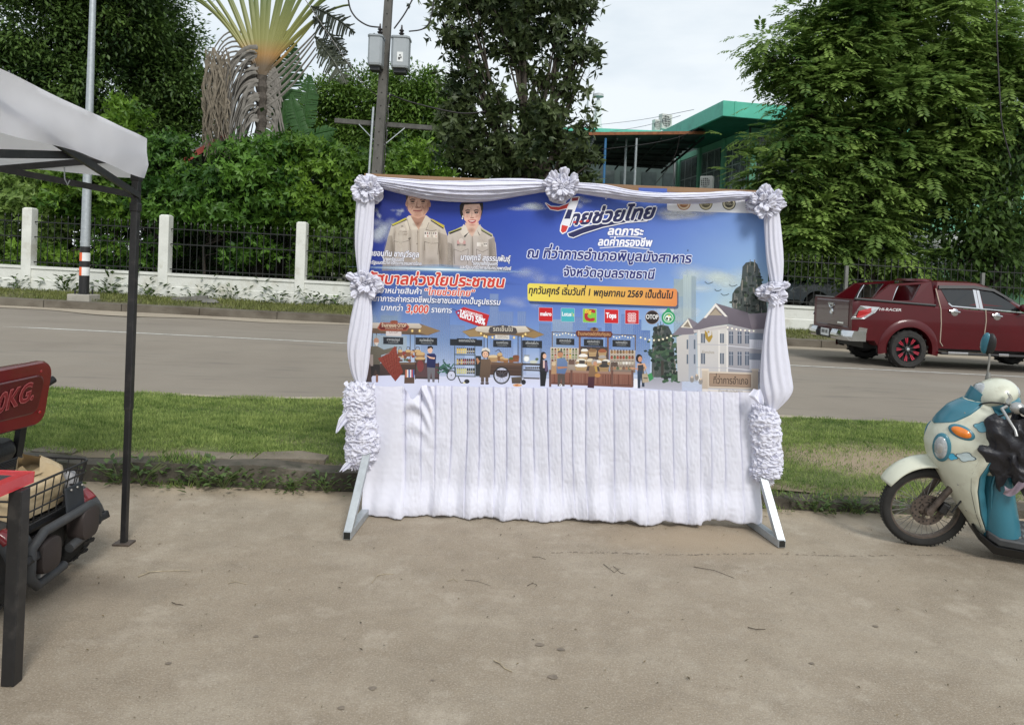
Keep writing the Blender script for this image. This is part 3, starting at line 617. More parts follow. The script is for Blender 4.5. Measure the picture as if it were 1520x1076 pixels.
# ================================================================ TREES
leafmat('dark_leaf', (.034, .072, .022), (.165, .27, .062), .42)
leafmat('tree_leaf', (.065, .135, .030), (.34, .48, .125), .5)
leafmat('bush_leaf', (.030, .088, .014), (.130, .270, .035), .34)
leafmat('bright_leaf', (.045, .115, .014), (.195, .34, .040), .36)
leafmat('umbrella_leaf', (.045, .105, .018), (.19, .31, .055), .38)
leafmat('glossy_leaf', (.026, .046, .018), (.145, .19, .072), .36, .42, .35)
M_bark = mat('bark', (.055, .045, .035), .9, var=.35, scale=10, bump=.7, bscale=30)
def wblobs(bl, Y):
    o = []
    for b in bl:
        x, y, rx, ry = b[:4]; dy = b[4] if len(b) > 4 else 0; YY = Y+dy
        c = at(x, y, YY); s = YY/FPX; o.append((c, (rx*s, min(rx, ry*1.3)*s, ry*s)))
    return o
def tree(name, label, cat, bl, Y, n, ls, mt, trunk=None, kind='leaf', group=None, clump=.35, nclump=40, shell=.3, wr=.42, droop=.35, tr=.16, gz=.4, tmean=.4, flat=.75, tvar=.20):
    B = wblobs(bl, Y)
    bx, bz = (trunk if trunk else (bl[0][0], None)), gz
    base = at(bx, 430, Y); base = Vector((base.x, Y, gz+zs(base.x)))
    t = thing(name, label, cat, base, group=group)
    P, O, cid, CC = blob_points(B, n, clump, nclump, shell, flat, True)
    keep = P[:, 2] > gz+.15; P, O, cid, CC = P[keep], O[keep], cid[keep], CC[keep]
    D = O*.8+rng.normal(0, .45, P.shape)+np.array([[0, 0, -droop]])
    ct = rng.normal(0, tvar, cid.max()+1)[cid]
    if kind == 'pinnate':
        D = nrm((P-CC)*np.array([1, 1, .6]))+O*.45+rng.normal(0, .30, P.shape)+np.array([[0, 0, .05]])
        V, F, own = pinnate_arrays(P, D, rng.uniform(.75, 1.25, len(P))*ls, 5, wr)
        ti = np.clip(tmean+ct[own]+rng.normal(0, .12, len(own)), 0, 1)
    elif kind == 'whorl':
        k = 5; n0 = len(P); PP = np.repeat(P, k, 0); OO = nrm(np.repeat(D, k, 0)); r = rng.normal(size=OO.shape); tang = nrm(np.cross(OO, r))
        DD = OO*.35+tang*.9+np.array([[0, 0, -.15]]); NN = OO
        V, F = leaf_arrays(PP, DD, NN, rng.uniform(.7, 1.3, len(PP))*ls, rng.uniform(.7, 1.2, len(PP))*ls*wr, .18)
        ti = np.clip(tmean+np.repeat(ct, k)+rng.normal(0, .15, len(PP)), 0, 1)
    else:
        NN = np.array([[0, 0, 1.]])+O*.5+rng.normal(0, .4, P.shape)
        V, F = leaf_arrays(P, D, NN, rng.uniform(.7, 1.3, len(P))*ls, rng.uniform(.7, 1.2, len(P))*ls*wr, .2)
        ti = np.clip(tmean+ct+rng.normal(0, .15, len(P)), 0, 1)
    mesh_np('crown', V-np.array(base), F, mt, t, np.repeat(ti, 4))
    g = G(); top = max(b[0].z for b in B); hub = Vector((0, 0, min(2.4, (top-base.z)*.35)))
    ax = sum((b[0]-base for b in B), Vector())/len(B)
    mid = Vector((ax.x*.5, ax.y*.3, ax.z*.55)); tip = Vector((ax.x, ax.y, top-base.z-.2))
    g.tube([(0, 0, -.3), hub*.5+Vector((.05, 0, 0)), hub, mid, tip], [tr*1.35, tr*1.05, tr, tr*.7, tr*.15], 8)
    for b in B:
        e = b[0]-base; s = hub.lerp(mid, rj(0, 1)) if e.z > hub.z else hub*.8
        m = s.lerp(e, .55)+Vector((rj(-.15, .15), rj(-.15, .15), .12*e.length*.3))
        g.tube([s, m, e], [tr*.5, tr*.32, tr*.1], 6)
        for k in range(3):
            q = e+Vector((rj(-1, 1)*b[1][0], rj(-1, 1)*b[1][1], rj(-.6, .8)*b[1][2]))*.75
            g.tube([m, m.lerp(q, .6)+Vector((0, 0, .05)), q], [tr*.22, tr*.14, tr*.04], 5)
    g.build('trunk', M_bark, t, smooth=60); return t
# left: tall dark trees
tree('shade_tree', 'huge dark leafy tree filling top left corner behind white tent', 'tree', [(60, 40, 110, 80), (30, 150, 90, 80), (130, -40, 150, 70), (140, 130, 90, 70, 1), (60, 250, 110, 70), (170, 40, 80, 70, 1)], 30, 60000, .26, MATS['dark_leaf'], 90, clump=.42, nclump=55, tr=.35, tmean=.38)
tree('shade_tree', 'dark leafy tree between lamp post and palm, sky at its right edge', 'tree', [(215, 60, 60, 70), (240, 130, 65, 60), (215, 200, 70, 60), (285, 150, 32, 45), (180, 250, 90, 60), (262, 60, 28, 40), (225, 5, 45, 40), (270, 220, 55, 50)], 33, 44000, .26, MATS['dark_leaf'], 220, clump=.4, nclump=55, tr=.3, tmean=.42)
tree('umbrella_tree', 'bright green tree with flat layered crown between palm and utility pole', 'tree', [(500, 150, 45, 26), (545, 128, 50, 18), (480, 185, 55, 30), (560, 165, 60, 22), (520, 215, 80, 30), (460, 225, 50, 40)], 37, 30000, .26, MATS['umbrella_leaf'], 520, clump=.35, nclump=60, shell=.2, tr=.25, tmean=.55)
tree('umbrella_tree', 'bright green flat crowned tree right behind utility pole', 'tree', [(612, 122, 42, 16), (640, 148, 45, 18), (590, 150, 45, 18), (610, 185, 65, 22), (655, 185, 40, 30), (600, 225, 80, 30)], 36, 28000, .26, MATS['umbrella_leaf'], 615, clump=.35, nclump=60, shell=.2, tr=.25, tmean=.50)
# central dark tree
tree('dark_tree', 'tall dark large leaved tree standing right behind the banner centre', 'tree', [(772, 10, 66, 40), (690, 4, 40, 26), (835, 16, 34, 24), (866, 14, 20, 12), (655, 12, 14, 8), (692, 74, 26, 26), (760, 66, 40, 30), (852, 84, 28, 12), (824, 60, 26, 22), (870, 76, 14, 10), (684, 140, 24, 28), (742, 156, 28, 20), (812, 172, 36, 32), (842, 134, 16, 20), (698, 214, 48, 36), (770, 228, 58, 32), (845, 216, 26, 26), (780, -50, 100, 36), (862, 252, 26, 18), (700, 108, 20, 16), (798, 112, 20, 16), (672, 176, 18, 14), (668, 54, 12, 12), (872, 180, 10, 12), (740, 250, 60, 20)], 23.4, 5300, .27, MATS['glossy_leaf'], 785, 'whorl', clump=.24, nclump=13, shell=.32, wr=.42, droop=.45, tr=.2, tmean=.42, tvar=.22, flat=.8)
# right: big feathery tree and its darker neighbour
tree('feathery_tree', 'big green feathery leaved tree filling upper right behind maroon pickup', 'tree', [(1290, 55, 90, 50), (1195, 95, 45, 34), (1235, 45, 50, 40), (1130, 62, 30, 12), (1150, 95, 22, 14), (1390, 50, 95, 60), (1480, 70, 60, 60), (1250, 140, 80, 40), (1360, 140, 90, 50), (1450, 150, 60, 46), (1165, 195, 50, 28), (1225, 200, 60, 36), (1300, 215, 70, 36), (1400, 205, 70, 34), (1200, 262, 70, 34), (1130, 258, 36, 18), (1280, 282, 60, 40), (1350, 262, 60, 40), (1215, 335, 60, 40), (1290, 345, 60, 36), (1172, 362, 40, 24), (1240, 376, 56, 16), (1340, -40, 150, 50), (1330, 385, 40, 22)], 22.3, 15000, .47, MATS['tree_leaf'], 1287, 'pinnate', clump=.34, nclump=13, shell=.26, wr=.46, droop=.35, tr=.2, tmean=.52, flat=.62, tvar=.26)
tree('dark_tree', 'dark dense tree at right edge behind cab of maroon pickup', 'tree', [(1490, 215, 50, 60), (1500, 300, 60, 60), (1445, 320, 44, 50), (1490, 385, 60, 40), (1425, 385, 30, 26), (1530, 150, 40, 60)], 21.9, 10000, .26, MATS['dark_leaf'], 1475, clump=.34, nclump=40, wr=.42, tr=.16, tmean=.40)
tree('dark_tree', 'shaded dark tree behind feathery tree beside green shed', 'tree', [(1240, 330, 90, 60), (1340, 310, 60, 40), (1180, 400, 60, 30), (1300, 215, 100, 50), (1400, 250, 60, 40)], 26, 9000, .34, MATS['dark_leaf'], 1250, clump=.5, nclump=30, wr=.45, tr=.18, tmean=.25)
# bushes along the fence
BU = [('tall bright bush with pointed tip beside lamp post above tent corner', [(188, 172, 22, 24), (178, 215, 36, 34), (160, 262, 60, 40), (140, 305, 70, 36), (60, 385, 50, 26), (170, 380, 22, 24)], 22.6, 5200),
      ('rounded green bush behind second white fence post', [(244, 222, 30, 26), (240, 262, 44, 36), (250, 305, 52, 34), (225, 372, 34, 22)], 22.8, 4600),
      ('broad bright green bush under the palm', [(352, 228, 30, 22), (400, 226, 34, 22), (372, 268, 66, 36), (340, 308, 60, 34), (400, 300, 50, 34), (375, 372, 30, 26), (300, 285, 40, 34)], 22.5, 6500),
      ('bright green bush between palm and utility pole', [(470, 225, 40, 22), (505, 240, 40, 24), (470, 268, 66, 32), (450, 306, 60, 34), (505, 300, 44, 36), (470, 360, 34, 22)], 22.7, 6000),
      ('dark overgrown bush at far left behind first fence post', [(20, 270, 60, 46), (40, 330, 60, 46), (20, 385, 60, 34), (80, 300, 40, 40)], 23.2, 4600),
      ('low bush beside left drape of banner', [(510, 372, 44, 36), (470, 395, 40, 20), (545, 340, 40, 40), (560, 390, 40, 30)], 22.2, 3600),
      ('bright bush peeping over banner top beside utility pole', [(615, 232, 30, 14), (600, 262, 40, 26), (640, 262, 30, 20), (620, 330, 60, 60)], 22.4, 3600)]
for i, (lb, bl, Y, n) in enumerate(BU):
    tree('bush', lb, 'bush', bl, Y, int(n*.78), (.20, .17, .22, .19, .18, .17, .2)[i], MATS[('bright_leaf', 'bush_leaf', 'bush_leaf', 'bright_leaf', 'tree_leaf', 'umbrella_leaf', 'bright_leaf')[i]], bl[-1][0], 'whorl', 'bushes along the white fence', clump=.24, nclump=17, shell=.25, wr=.40, droop=.15, tr=.05, tmean=.45, flat=.6, tvar=.28)
tree('dark_thicket', 'dark shaded thicket behind bushes and railings at left', 'thicket', [(60, 340, 110, 70), (200, 330, 110, 80), (340, 330, 100, 80), (480, 320, 100, 80), (420, 250, 80, 50), (120, 270, 110, 60), (290, 292, 90, 44), (560, 300, 90, 70), (640, 270, 60, 50)], 25.8, 16000, .30, MATS['dark_leaf'], 300, clump=.5, nclump=40, wr=.5, tr=.06, tmean=.05)  # low leaf tint: the shade behind the bushes is put into the colour
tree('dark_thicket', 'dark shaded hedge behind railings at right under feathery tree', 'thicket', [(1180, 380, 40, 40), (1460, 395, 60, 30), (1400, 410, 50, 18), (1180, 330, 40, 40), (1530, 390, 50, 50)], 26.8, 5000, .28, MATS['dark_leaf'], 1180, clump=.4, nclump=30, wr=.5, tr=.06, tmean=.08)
# ---- traveller's palm
PY = 25.0; pb = at(384, 425, PY); pz = at(389, 105, PY); crown = Vector((pz.x, PY, pz.z))
palm = thing('fan_palm', 'travellers palm with yellow fan of stalks and grey dead leaves hanging down', 'palm', (pb.x, PY, .5))
def bez(a, b, c, n=9): return [(a*(1-t)**2+b*2*t*(1-t)+c*t*t) for t in (i/(n-1) for i in range(n))]
g = G(); pts = []; rs = []
for i in range(40):
    t = i/39; pts.append(Vector((pb.x, PY, .4)).lerp(crown+Vector((0, 0, -.2)), t)); rs.append(.21+.05*(1 if i % 2 else 0)-.04*t)
g.tube(pts, rs, 12); g.build('trunk', mat('palm_trunk', (.085, .072, .06), .9, var=.4, scale=8, bump=.6), palm, world=True)
def petiole_mat():
    m = mat('palm_stalk', (.2, .24, .06), .5, var=.15); n = m.node_tree.nodes; l = m.node_tree.links
    t = n.new('ShaderNodeTexCoord'); s = n.new('ShaderNodeSeparateXYZ'); l.new(t.outputs['Object'], s.inputs[0])
    mr = n.new('ShaderNodeMapRange'); z0 = crown.z-.5; mr.inputs[1].default_value = z0+.15; mr.inputs[2].default_value = z0+3.0; l.new(s.outputs[2], mr.inputs[0])
    r = n.new('ShaderNodeValToRGB'); e = r.color_ramp.elements; e[0].color = (.14, .10, .06, 1); e[1].color = (.10, .15, .045, 1); e[0].position = 0
    for po, c in ((.15, (.34, .19, .06, 1)), (.34, (.24, .235, .07, 1))): k = e.new(po); k.color = c
    l.new(mr.outputs[0], r.inputs[0]); l.new(r.outputs[0], n['Principled BSDF'].inputs['Base Color']); return m
M_pet = petiole_mat(); M_dead = mat('dead_palm', (.19, .175, .155), .85, var=.35, scale=5, bump=.3); M_tan = mat('tan_dead_leaf', (.19, .16, .12), .9, var=.4, scale=5, bump=.3)
def ribbon(g, pts, w, th=.012, mi=0, roll=Vector((0, -1, 0)), twist=0):
    n = len(pts); rings = []
    for i, p in enumerate(pts):
        d = (pts[min(i+1, n-1)]-pts[max(i-1, 0)]).normalized(); u = d.cross(roll).normalized(); v = u.cross(d)
        if twist: u2 = u*math.cos(twist*i/n)+v*math.sin(twist*i/n); v = -u*math.sin(twist*i/n)+v*math.cos(twist*i/n); u = u2
        ww = w[i] if isinstance(w, list) else w
        rings.append([p-u*ww/2, p+v*th, p+u*ww/2, p-v*th])
    g.loft(rings, mi=mi)
# live fan
nf = 24
def fan_a(i): f = (i+.5)/nf*2-1; return f, R(44)*math.copysign(abs(f)**1.15, f)+R(rj(-2.6, 2.6))
for i in range(nf):
    f, an = fan_a(i); dirv = Vector((math.sin(an), 0, math.cos(an)))
    base = crown+Vector((.10*f, -.02-.01*(i % 2), -.02-.40*(1-abs(f))+.25*abs(f)*0))
    tip = base+dirv*(5.6-1.2*abs(f)); mid = base+dirv*2.6+Vector((0, 0, .45*abs(f)))
    tip.z -= .9*f*f
    g = G(); P = bez(base, mid, tip, 12); ribbon(g, P, [(.26-.012*k)*(1-.45*abs(f)) for k in range(12)], .045); g.build('leaf_stalk', M_pet, palm, world=True, smooth=50)
def blade(base, d1, d2, length, width, name, m, torn=0, nrmv=Vector((0, -1, 0)), strips=26):
    """banana-like leaf: midrib with strips of blade to both sides"""
    P = bez(base, base+d1*length*.5, base+d1*length*.5+d2*length*.5, strips+1); g = G()
    for i in range(strips):
        t = i/strips; w = width*.5*min(1, 4.5*t+.15)*min(1, 2.6*(1-t)+.1)
        d = (P[i+1]-P[i]).normalized(); u = d.cross(nrmv).normalized()
        for s in (-1, 1):
            if torn and rj(0, 1) < torn*.25: continue
            ww = w*(1-torn*rj(0, .45)); sag = Vector((0, 0, -ww*rj(.05, .3+torn*.5)))+nrmv*ww*rj(-.1, .1)*(1+torn*2)
            a = P[i]; b = P[i+1]; gap = torn*.35
            e0 = a+u*s*ww+d*.35*ww+sag; e1 = b.lerp(a, gap)+u*s*ww+d*.35*ww+sag; m0 = a.lerp(e0, .5)+nrmv*.04; m1 = b.lerp(e1, .5)+nrmv*.04
            g.add([a, b, m1, m0, e1, e0], [(0, 1, 2, 3), (3, 2, 4, 5)])
    g.tube(P, [.035]*len(P), 5); return g.build(name, m, palm, world=True, smooth=70)
M_bl = leafmat('banana_leaf', (.05, .125, .035), (.05, .125, .035), .3, .4); M_bld = leafmat('dark_torn_leaf', (.018, .024, .012), (.018, .024, .012), .1, .5); M_blo = leafmat('olive_torn_leaf', (.05, .06, .035), (.05, .06, .035), .15, .5)  # green, very dark and olive blades
P_ = lambda x, y, dy=0: at(x, y, PY+dy)
for i in range(nf):                                     # blades above the frame
    f, an = fan_a(i); dv = Vector((math.sin(an), 0, math.cos(an)))
    if i % 2 == 0 and abs(f) < .62: blade(crown+dv*(5.6-.8*abs(f))-Vector((0, 0, .9*f*f)), dv, (dv+Vector((.5*f, -.2, -.5))).normalized(), 2.2, .8, 'leaf_blade', M_bl, .2, strips=12)
def bl2(a, b, c, w, m, torn, strips=26):
    a = P_(*a); b = P_(*b); c = P_(*c); L_ = (b-a).length+(c-b).length; return blade(a, (b-a).normalized(), (c-b).normalized(), L_, w, 'leaf_blade', m, torn, strips=strips)
bl2((462, 10, -.3), (490, 20, -.5), (526, 52, -.6), .95, M_bld, .8); bl2((465, 25, -.2), (488, 50, -.4), (516, 78, -.5), .8, M_bld, .9)
bl2((470, 62, -.3), (492, 82, -.5), (512, 128, -.5), .95, M_blo, .6); bl2((468, 55, -.1), (485, 70, -.2), (522, 98, -.3), .7, M_blo, .3)
bl2((418, 200, .2), (420, 130, .2), (437, 64, .2), 1.15, M_bl, .06, 40); bl2((412, 205, .5), (405, 150, .5), (416, 82, .5), .8, M_bl, .05, 40); bl2((448, 205, .3), (452, 160, .3), (460, 112, .2), .9, M_bl, .15, 36); bl2((440, 210, .1), (470, 195, 0), (500, 192, 0), .6, M_bl, .3); bl2((455, 215, 0), (440, 180, 0), (432, 140, 0), .6, M_bl, .1)
for i in range(9):                                      # arching stalks to the torn leaves at right
    y0 = 60+i*10; g = G(); ribbon(g, bez(P_(394, y0+20), P_(430, y0-18+i*2), P_(470+rj(-6, 6), 8+i*9), 10), [.13-.009*k for k in range(10)], .03); g.build('leaf_stalk', M_pet if i < 4 else M_dead, palm, world=True, smooth=50)
g = G()
for i in range(62):                                     # grey stalks swept down to the left
    t = i/61; y0 = 70+110*t; x0 = 386-rj(0, 10)
    xe = 338+26*t+rj(-7, 7)-8*math.sin(t*3); ye = min(218, y0+60+rj(10, 60)); dy = rj(-.5, .15)
    w_ = rj(.05, .16); ribbon(g, bez(P_(x0, y0, dy), P_(xe+6+rj(-14, 14), y0-2+rj(-14, 10), dy-.2), P_(xe+rj(-6, 6), ye, dy), 10), [w_*(1-.06*k) for k in range(10)], .02, twist=rj(-2, 2))
g.build('dead_stalk', M_dead, palm, world=True, smooth=50)
g = G()
for i in range(20):
    y0 = 85+i*6; ribbon(g, bez(P_(392, y0), P_(408+rj(0, 8), y0+2), P_(412+rj(-6, 10), y0+30+rj(0, 40)), 8), [.13-.011*k for k in range(8)], .02)
g.build('dead_stalk', M_dead, palm, world=True, smooth=50)
g = G()
for i in range(9):                                      # long bare arcs out to the left
    x1 = 330-i*2+rj(-3, 3); ribbon(g, bez(P_(378, 62+i*6), P_(330-i*3, 15+i*9), P_(306+i*4+rj(-3, 3), 110+i*9), 12), [.09-.005*k for k in range(12)], .02)
g.build('dead_stalk', M_dead, palm, world=True, smooth=50)
g = G()
for i in range(190):                                    # curtain of shredded tan leaves
    x0 = 304+rj(0, 36); y0 = 70+rj(0, 90); L_ = rj(50, 100); dy = rj(-.6, .4)
    ye = min(242, y0+L_); ribbon(g, [P_(x0+rj(-2, 2)+4*math.sin(k*1.1+i), y0+(ye-y0)*k/6, dy) for k in range(7)], [rj(.02, .09)*(1-.5*k/6) for k in range(7)], .006, twist=rj(-3, 3))
g.build('dead_leaf', M_tan, palm, world=True)
# ================================================================ PRINTED BANNER ON ITS STAND
from mathutils import noise as NZ
BY = 4.85
stand = thing('banner_stand', 'printed blue market banner on galvanised steel stand, dressed with white cloth', 'banner', Vector((at(838, 790, BY).x, BY, 0)))
BP = lambda x, y, dy=0: at(x, y, BY+dy)
M_ply = mat('plywood', (.27, .16, .085), .75, var=.2, scale=4, stretch=(.4, 1, 6), bump=.1)
g = G()
C4 = [(541, 257.5), (1139, 283.5), (1128, 600), (536, 592)]
g.prism([BP(*c) for c in C4], (0, .03, 0)); g.build('board', M_ply, stand, world=True)
fr = onz(1161, 807, .03); rr = onz(1108, 769, .03); fl = onz(515, 795, .03); rl = Vector((fl.x+.035, rr.y+.02, .03))
g = G()
for f, r, pxt, pxb, tag_ in ((fl, rl, (546, 262), (540, 700), 0), (fr, rr, (1138, 288), (1126, 700), 1)):
    pt = BP(*pxt, .06); base = f.lerp(r, (BY+.06-f.y)/(r.y-f.y))
    base.z = .03; top = Vector((pt.x, base.y+.02, pt.z-.03)); mid_ = top.lerp(base, .82)
    g.beam(f, r, .05, .05, up=Vector((0, 0, 1))); g.beam(base, top, .05, .05, up=Vector((0, 1, 0)))
for zz in (.95, 2.2): 
    a = BP(545, 300, .06); b = BP(1136, 300, .06); g.beam((a.x, BY+.07, zz), (b.x, BY+.07, zz-.02), .04, .04)
g.build('frame', M_galv, stand, world=True, bev=.003)
for f, r, s in ((fl, rl, 1), (fr, rr, 1)):
    base = f.lerp(r, (BY+.06-f.y)/(r.y-f.y)); g = G(); bt = Vector((base.x+(.0), base.y-.03, .62)); d = (bt-f).normalized()
    g.beam(f+Vector((0, .02, .0)), bt, .05, .05, up=Vector((0, 1, 0))); g.build('brace', M_galv, stand, world=True, bev=.003)
    g = G(); dd = (f-r).normalized(); c = f+dd*.001
    u, v = frame_of(dd); q = .021; g.add([c+u*i*q+v*j*q for i, j in ((-1, -1), (1, -1), (1, 1), (-1, 1))], [(0, 1, 2, 3)]); g.build('tube_mouth', M_iron, stand, world=True)
# ---- the print: every flat shape goes into one mesh, colours per corner
PV = []; PF = []; PC = []; PZ = [0]
GAIN = .96
def col4(c, a=1.0):
    l = lin(c); g_ = .02; l = [x*(1-g_)+q*g_ for x, q in zip(l, (.40, .41, .52))]; return (l[0]*GAIN, l[1]*GAIN, l[2]*GAIN, a)
SL = .030
BB = np.zeros((8000, 5), dtype=np.float32)          # boxes and layer numbers of the shapes so far
def put(pts, tris, cols):
    """pts in photograph pixels on the banner plane; a shape lies one thin ink layer above whatever it overlaps"""
    n = PZ[0]; PZ[0] += 1; k = len(PV)
    A = np.array(pts); lo = A.min(0); hi = A.max(0)
    o = (BB[:n, 0] < hi[0]+.05) & (BB[:n, 2] > lo[0]-.05) & (BB[:n, 1] < hi[1]+.05) & (BB[:n, 3] > lo[1]-.05)
    ly = 1+(BB[:n, 4][o].max() if o.any() else 0); BB[n] = (lo[0], lo[1], hi[0], hi[1], ly); dy = -.002-.00003*float(ly)
    for (x, y) in pts:
        p = BP(x, y); PV.append((p.x, p.y+dy, p.z))
    for t in tris: PF.append(tuple(i+k for i in t)); PC.append([cols[i] for i in t])
def Pg(pts, c, c2=None, a=1, a2=None):
    """polygon; optional vertical gradient to c2"""
    v = [Vector((x, y, 0)) for x, y in pts]; tri = tessellate_polygon([v])
    ys = [p[1] for p in pts]; lo, hi = min(ys), max(ys); A = col4(c, a); B = col4(c2 or c, a if a2 is None else a2)
    put(pts, tri, [tuple(A[i]+(B[i]-A[i])*((p[1]-lo)/max(hi-lo, 1e-6)) for i in range(4)) for p in pts])
def Rc(x0, y0, x1, y1, c, c2=None, a=1, a2=None, sl=SL): Pg([(x0, y0), (x1, y0+sl*(x1-x0)), (x1, y1+sl*(x1-x0)), (x0, y1)], c, c2, a, a2)
def El(cx, cy, rx, ry, c, a=1, n=20, soft=False, rot=0):
    P = [(cx, cy)]+[(cx+rx*math.cos(t)*math.cos(rot)-ry*math.sin(t)*math.sin(rot), cy+rx*math.cos(t)*math.sin(rot)+ry*math.sin(t)*math.cos(rot)) for t in (2*math.pi*i/n for i in range(n))]
    c0 = col4(c, a); c1 = col4(c, 0 if soft else a); put(P, [(0, 1+i, 1+(i+1) % n) for i in range(n)], [c0]+[c1]*n)
def Ln(pts, w, c, a=1):
    for (x0, y0), (x1, y1) in zip(pts[:-1], pts[1:]):
        d = math.hypot(x1-x0, y1-y0) or 1; nx, ny = -(y1-y0)/d*w/2, (x1-x0)/d*w/2
        Pg([(x0+nx, y0+ny), (x1+nx, y1+ny), (x1-nx, y1-ny), (x0-nx, y0-ny)], c, a=a)
def Rr(x0, y0, x1, y1, r, c, cr=None, a=1, sl=SL):
    P = []
    for cx, cy, s in ((x1-r, y0+r, -90), (x1-r, y1-r, 0), (x0+r, y1-r, 90), (x0+r, y0+r, 180)):
        for k in range(5): t = R(s+90*k/4); P.append((cx+r*math.cos(t), cy+r*math.sin(t)))
    A = col4(c, a); B = col4(cr or c, a); P2 = [(x, y+sl*(x-x0)) for x, y in P]
    put(P2, tessellate_polygon([[Vector((x, y, 0)) for x, y in P2]]), [tuple(A[i]+(B[i]-A[i])*((p[0]-x0)/(x1-x0)) for i in range(4)) for p in P2])
# ---- lettering: outlines of the built-in font, each contour filled on its own
_TC = {}
def contours(s, off=0.0, shear=0.0):
    key = (s, round(off, 4), shear)
    if key in _TC: return _TC[key]
    if off:                                              # embolden: push every outline outwards
        cs = contours(s, 0.0, shear); A = [area(p) for p in cs]; out = []
        for i, q in enumerate(cs):
            hole = any(A[j]*A[i] < 0 and abs(A[j]) > abs(A[i]) and inside(q[0], cs[j]) for j in range(len(cs)) if j != i)
            sg = (1 if A[i] > 0 else -1)*(-1 if hole else 1); n = len(q); res = []
            for k in range(n):
                (ax, ay), (bx, by), (cx, cy) = q[k-1], q[k], q[(k+1) % n]
                l1 = math.hypot(bx-ax, by-ay) or 1e-9; l2 = math.hypot(cx-bx, cy-by) or 1e-9
                n1 = ((by-ay)/l1, -(bx-ax)/l1); n2 = ((cy-by)/l2, -(cx-bx)/l2); mx_, my_ = n1[0]+n2[0], n1[1]+n2[1]; ml = math.hypot(mx_, my_)
                if ml < .3: mx_, my_ = n1; ml = 1; f = 1
                else: f = min(1.6, 2/ml)
                res.append((bx+mx_/ml*off*f*sg, by+my_/ml*off*f*sg))
            if hole and area(res)*A[i] <= 0: res = None
            if res: out.append(res)
        _TC[key] = out; return out
    c = bpy.data.curves.new('lettering', 'FONT'); c.body = s; c.size = 1; c.offset = off; c.shear = shear; c.fill_mode = 'NONE' if hasattr(c, 'fill_mode') and c.dimensions == '3D' else c.fill_mode
    c.dimensions = '3D'; c.fill_mode = 'FULL'; c.dimensions = '2D'; c.fill_mode = 'NONE'; c.resolution_u = 3
    o = bpy.data.objects.new('lettering', c); COL.objects.link(o); bpy.context.view_layer.update()
    me = o.to_mesh(); n = len(me.vertices); V = [(v.co.x, v.co.y) for v in me.vertices]; nb = {}
    for e in me.edges: a, b = e.vertices; nb.setdefault(a, []).append(b); nb.setdefault(b, []).append(a)
    seen = set(); out = []
    for i in range(n):
        if i in seen or i not in nb: continue
        lp_ = [i]; seen.add(i); cur = i
        while True:
            nx_ = [j for j in nb[cur] if j not in seen]
            if not nx_: break
            cur = nx_[0]; seen.add(cur); lp_.append(cur)
        if len(lp_) > 2: out.append([V[j] for j in lp_])
    o.to_mesh_clear(); bpy.data.objects.remove(o); bpy.data.curves.remove(c)
    _TC[key] = out; return out
def area(p): return .5*sum(p[i-1][0]*p[i][1]-p[i][0]*p[i-1][1] for i in range(len(p)))
def inside(q, p):
    r = False; n = len(p)
    for i in range(n):
        x0, y0 = p[i-1]; x1, y1 = p[i]
        if (y0 > q[1]) != (y1 > q[1]) and q[0] < (x1-x0)*(q[1]-y0)/(y1-y0)+x0: r = not r
    return r
UPV = 'ัิีึื็ํ'; TONE = '่้๊๋์'
def glyphs(s, off, shear):
    """contours with stacked tone marks lifted above the vowel they sit on"""
    base = ''; cut = False
    for i, ch in enumerate(s):
        if ch in TONE and i and (s[i-1] in UPV or (i+1 < len(s) and s[i+1] == 'ำ')): cut = True; continue
        base += ch
    full = contours(s, off, shear)
    if not cut: return full
    b = {(len(c), round(c[0][0], 2), round(c[0][1], 2)) for c in contours(base, off, shear)}
    return [c if (len(c), round(c[0][0], 2), round(c[0][1], 2)) in b else [(x+.03+shear*.2, y+.21) for x, y in c] for c in full]
_KH = [None]
def Txt(s, x0, x1, yb, h, c, bold=.018, shear=.18, ol=None, olw=0, slope=SL, a=1, sink=None):
    """s between x0 and x1 (photo pixels), baseline yb at x0, letter height h"""
    if _KH[0] is None: k = [p for q in contours('บ', 0, 0) for p in q]; _KH[0] = max(p[1] for p in k)-min(p[1] for p in k)
    cs = glyphs(s, 0, shear); A = [area(p) for p in cs]; ref = [p for q in cs for p in q]; lo = min(p[0] for p in ref); hi = max(p[0] for p in ref)
    sx = (x1-x0)/(hi-lo); sy = h/_KH[0]; outs = []; holes = []
    for i, q in enumerate(cs): (holes if any(A[j]*A[i] < 0 and abs(A[j]) > abs(A[i]) and inside(q[0], cs[j]) for j in range(len(cs)) if j != i) else outs).append(q)
    grp = [[p] for p in outs]
    for hl in holes:
        best = None
        for gq in grp:
            if inside(hl[0], gq[0]) and (best is None or abs(area(gq[0])) < abs(area(best[0]))): best = gq
        if best is not None: best.append(hl)
    tris = [tessellate_polygon([[Vector((x, y, 0)) for x, y in q] for q in gq]) for gq in grp]; b = bold*sy
    for cc, r, nd in (([(ol, b+olw, 8)] if ol else [])+[(c, b, 4 if b > .12 else 1)]):
        for gq, tri in zip(grp, tris):
            fl_ = [p for q in gq for p in q]; P = []; T = []
            for k in range(nd):                          # the pen's width: the glyph set down a few times round its place
                ox, oy = (r*math.cos(2*math.pi*(k+.5)/nd), r*math.sin(2*math.pi*(k+.5)/nd)) if nd > 1 else (0, 0)
                P = [(x0+(x-lo)*sx+ox, yb+slope*(x-lo)*sx-y*sy+oy) for x, y in fl_]; put(P, tri, [col4(cc, a)]*len(P))
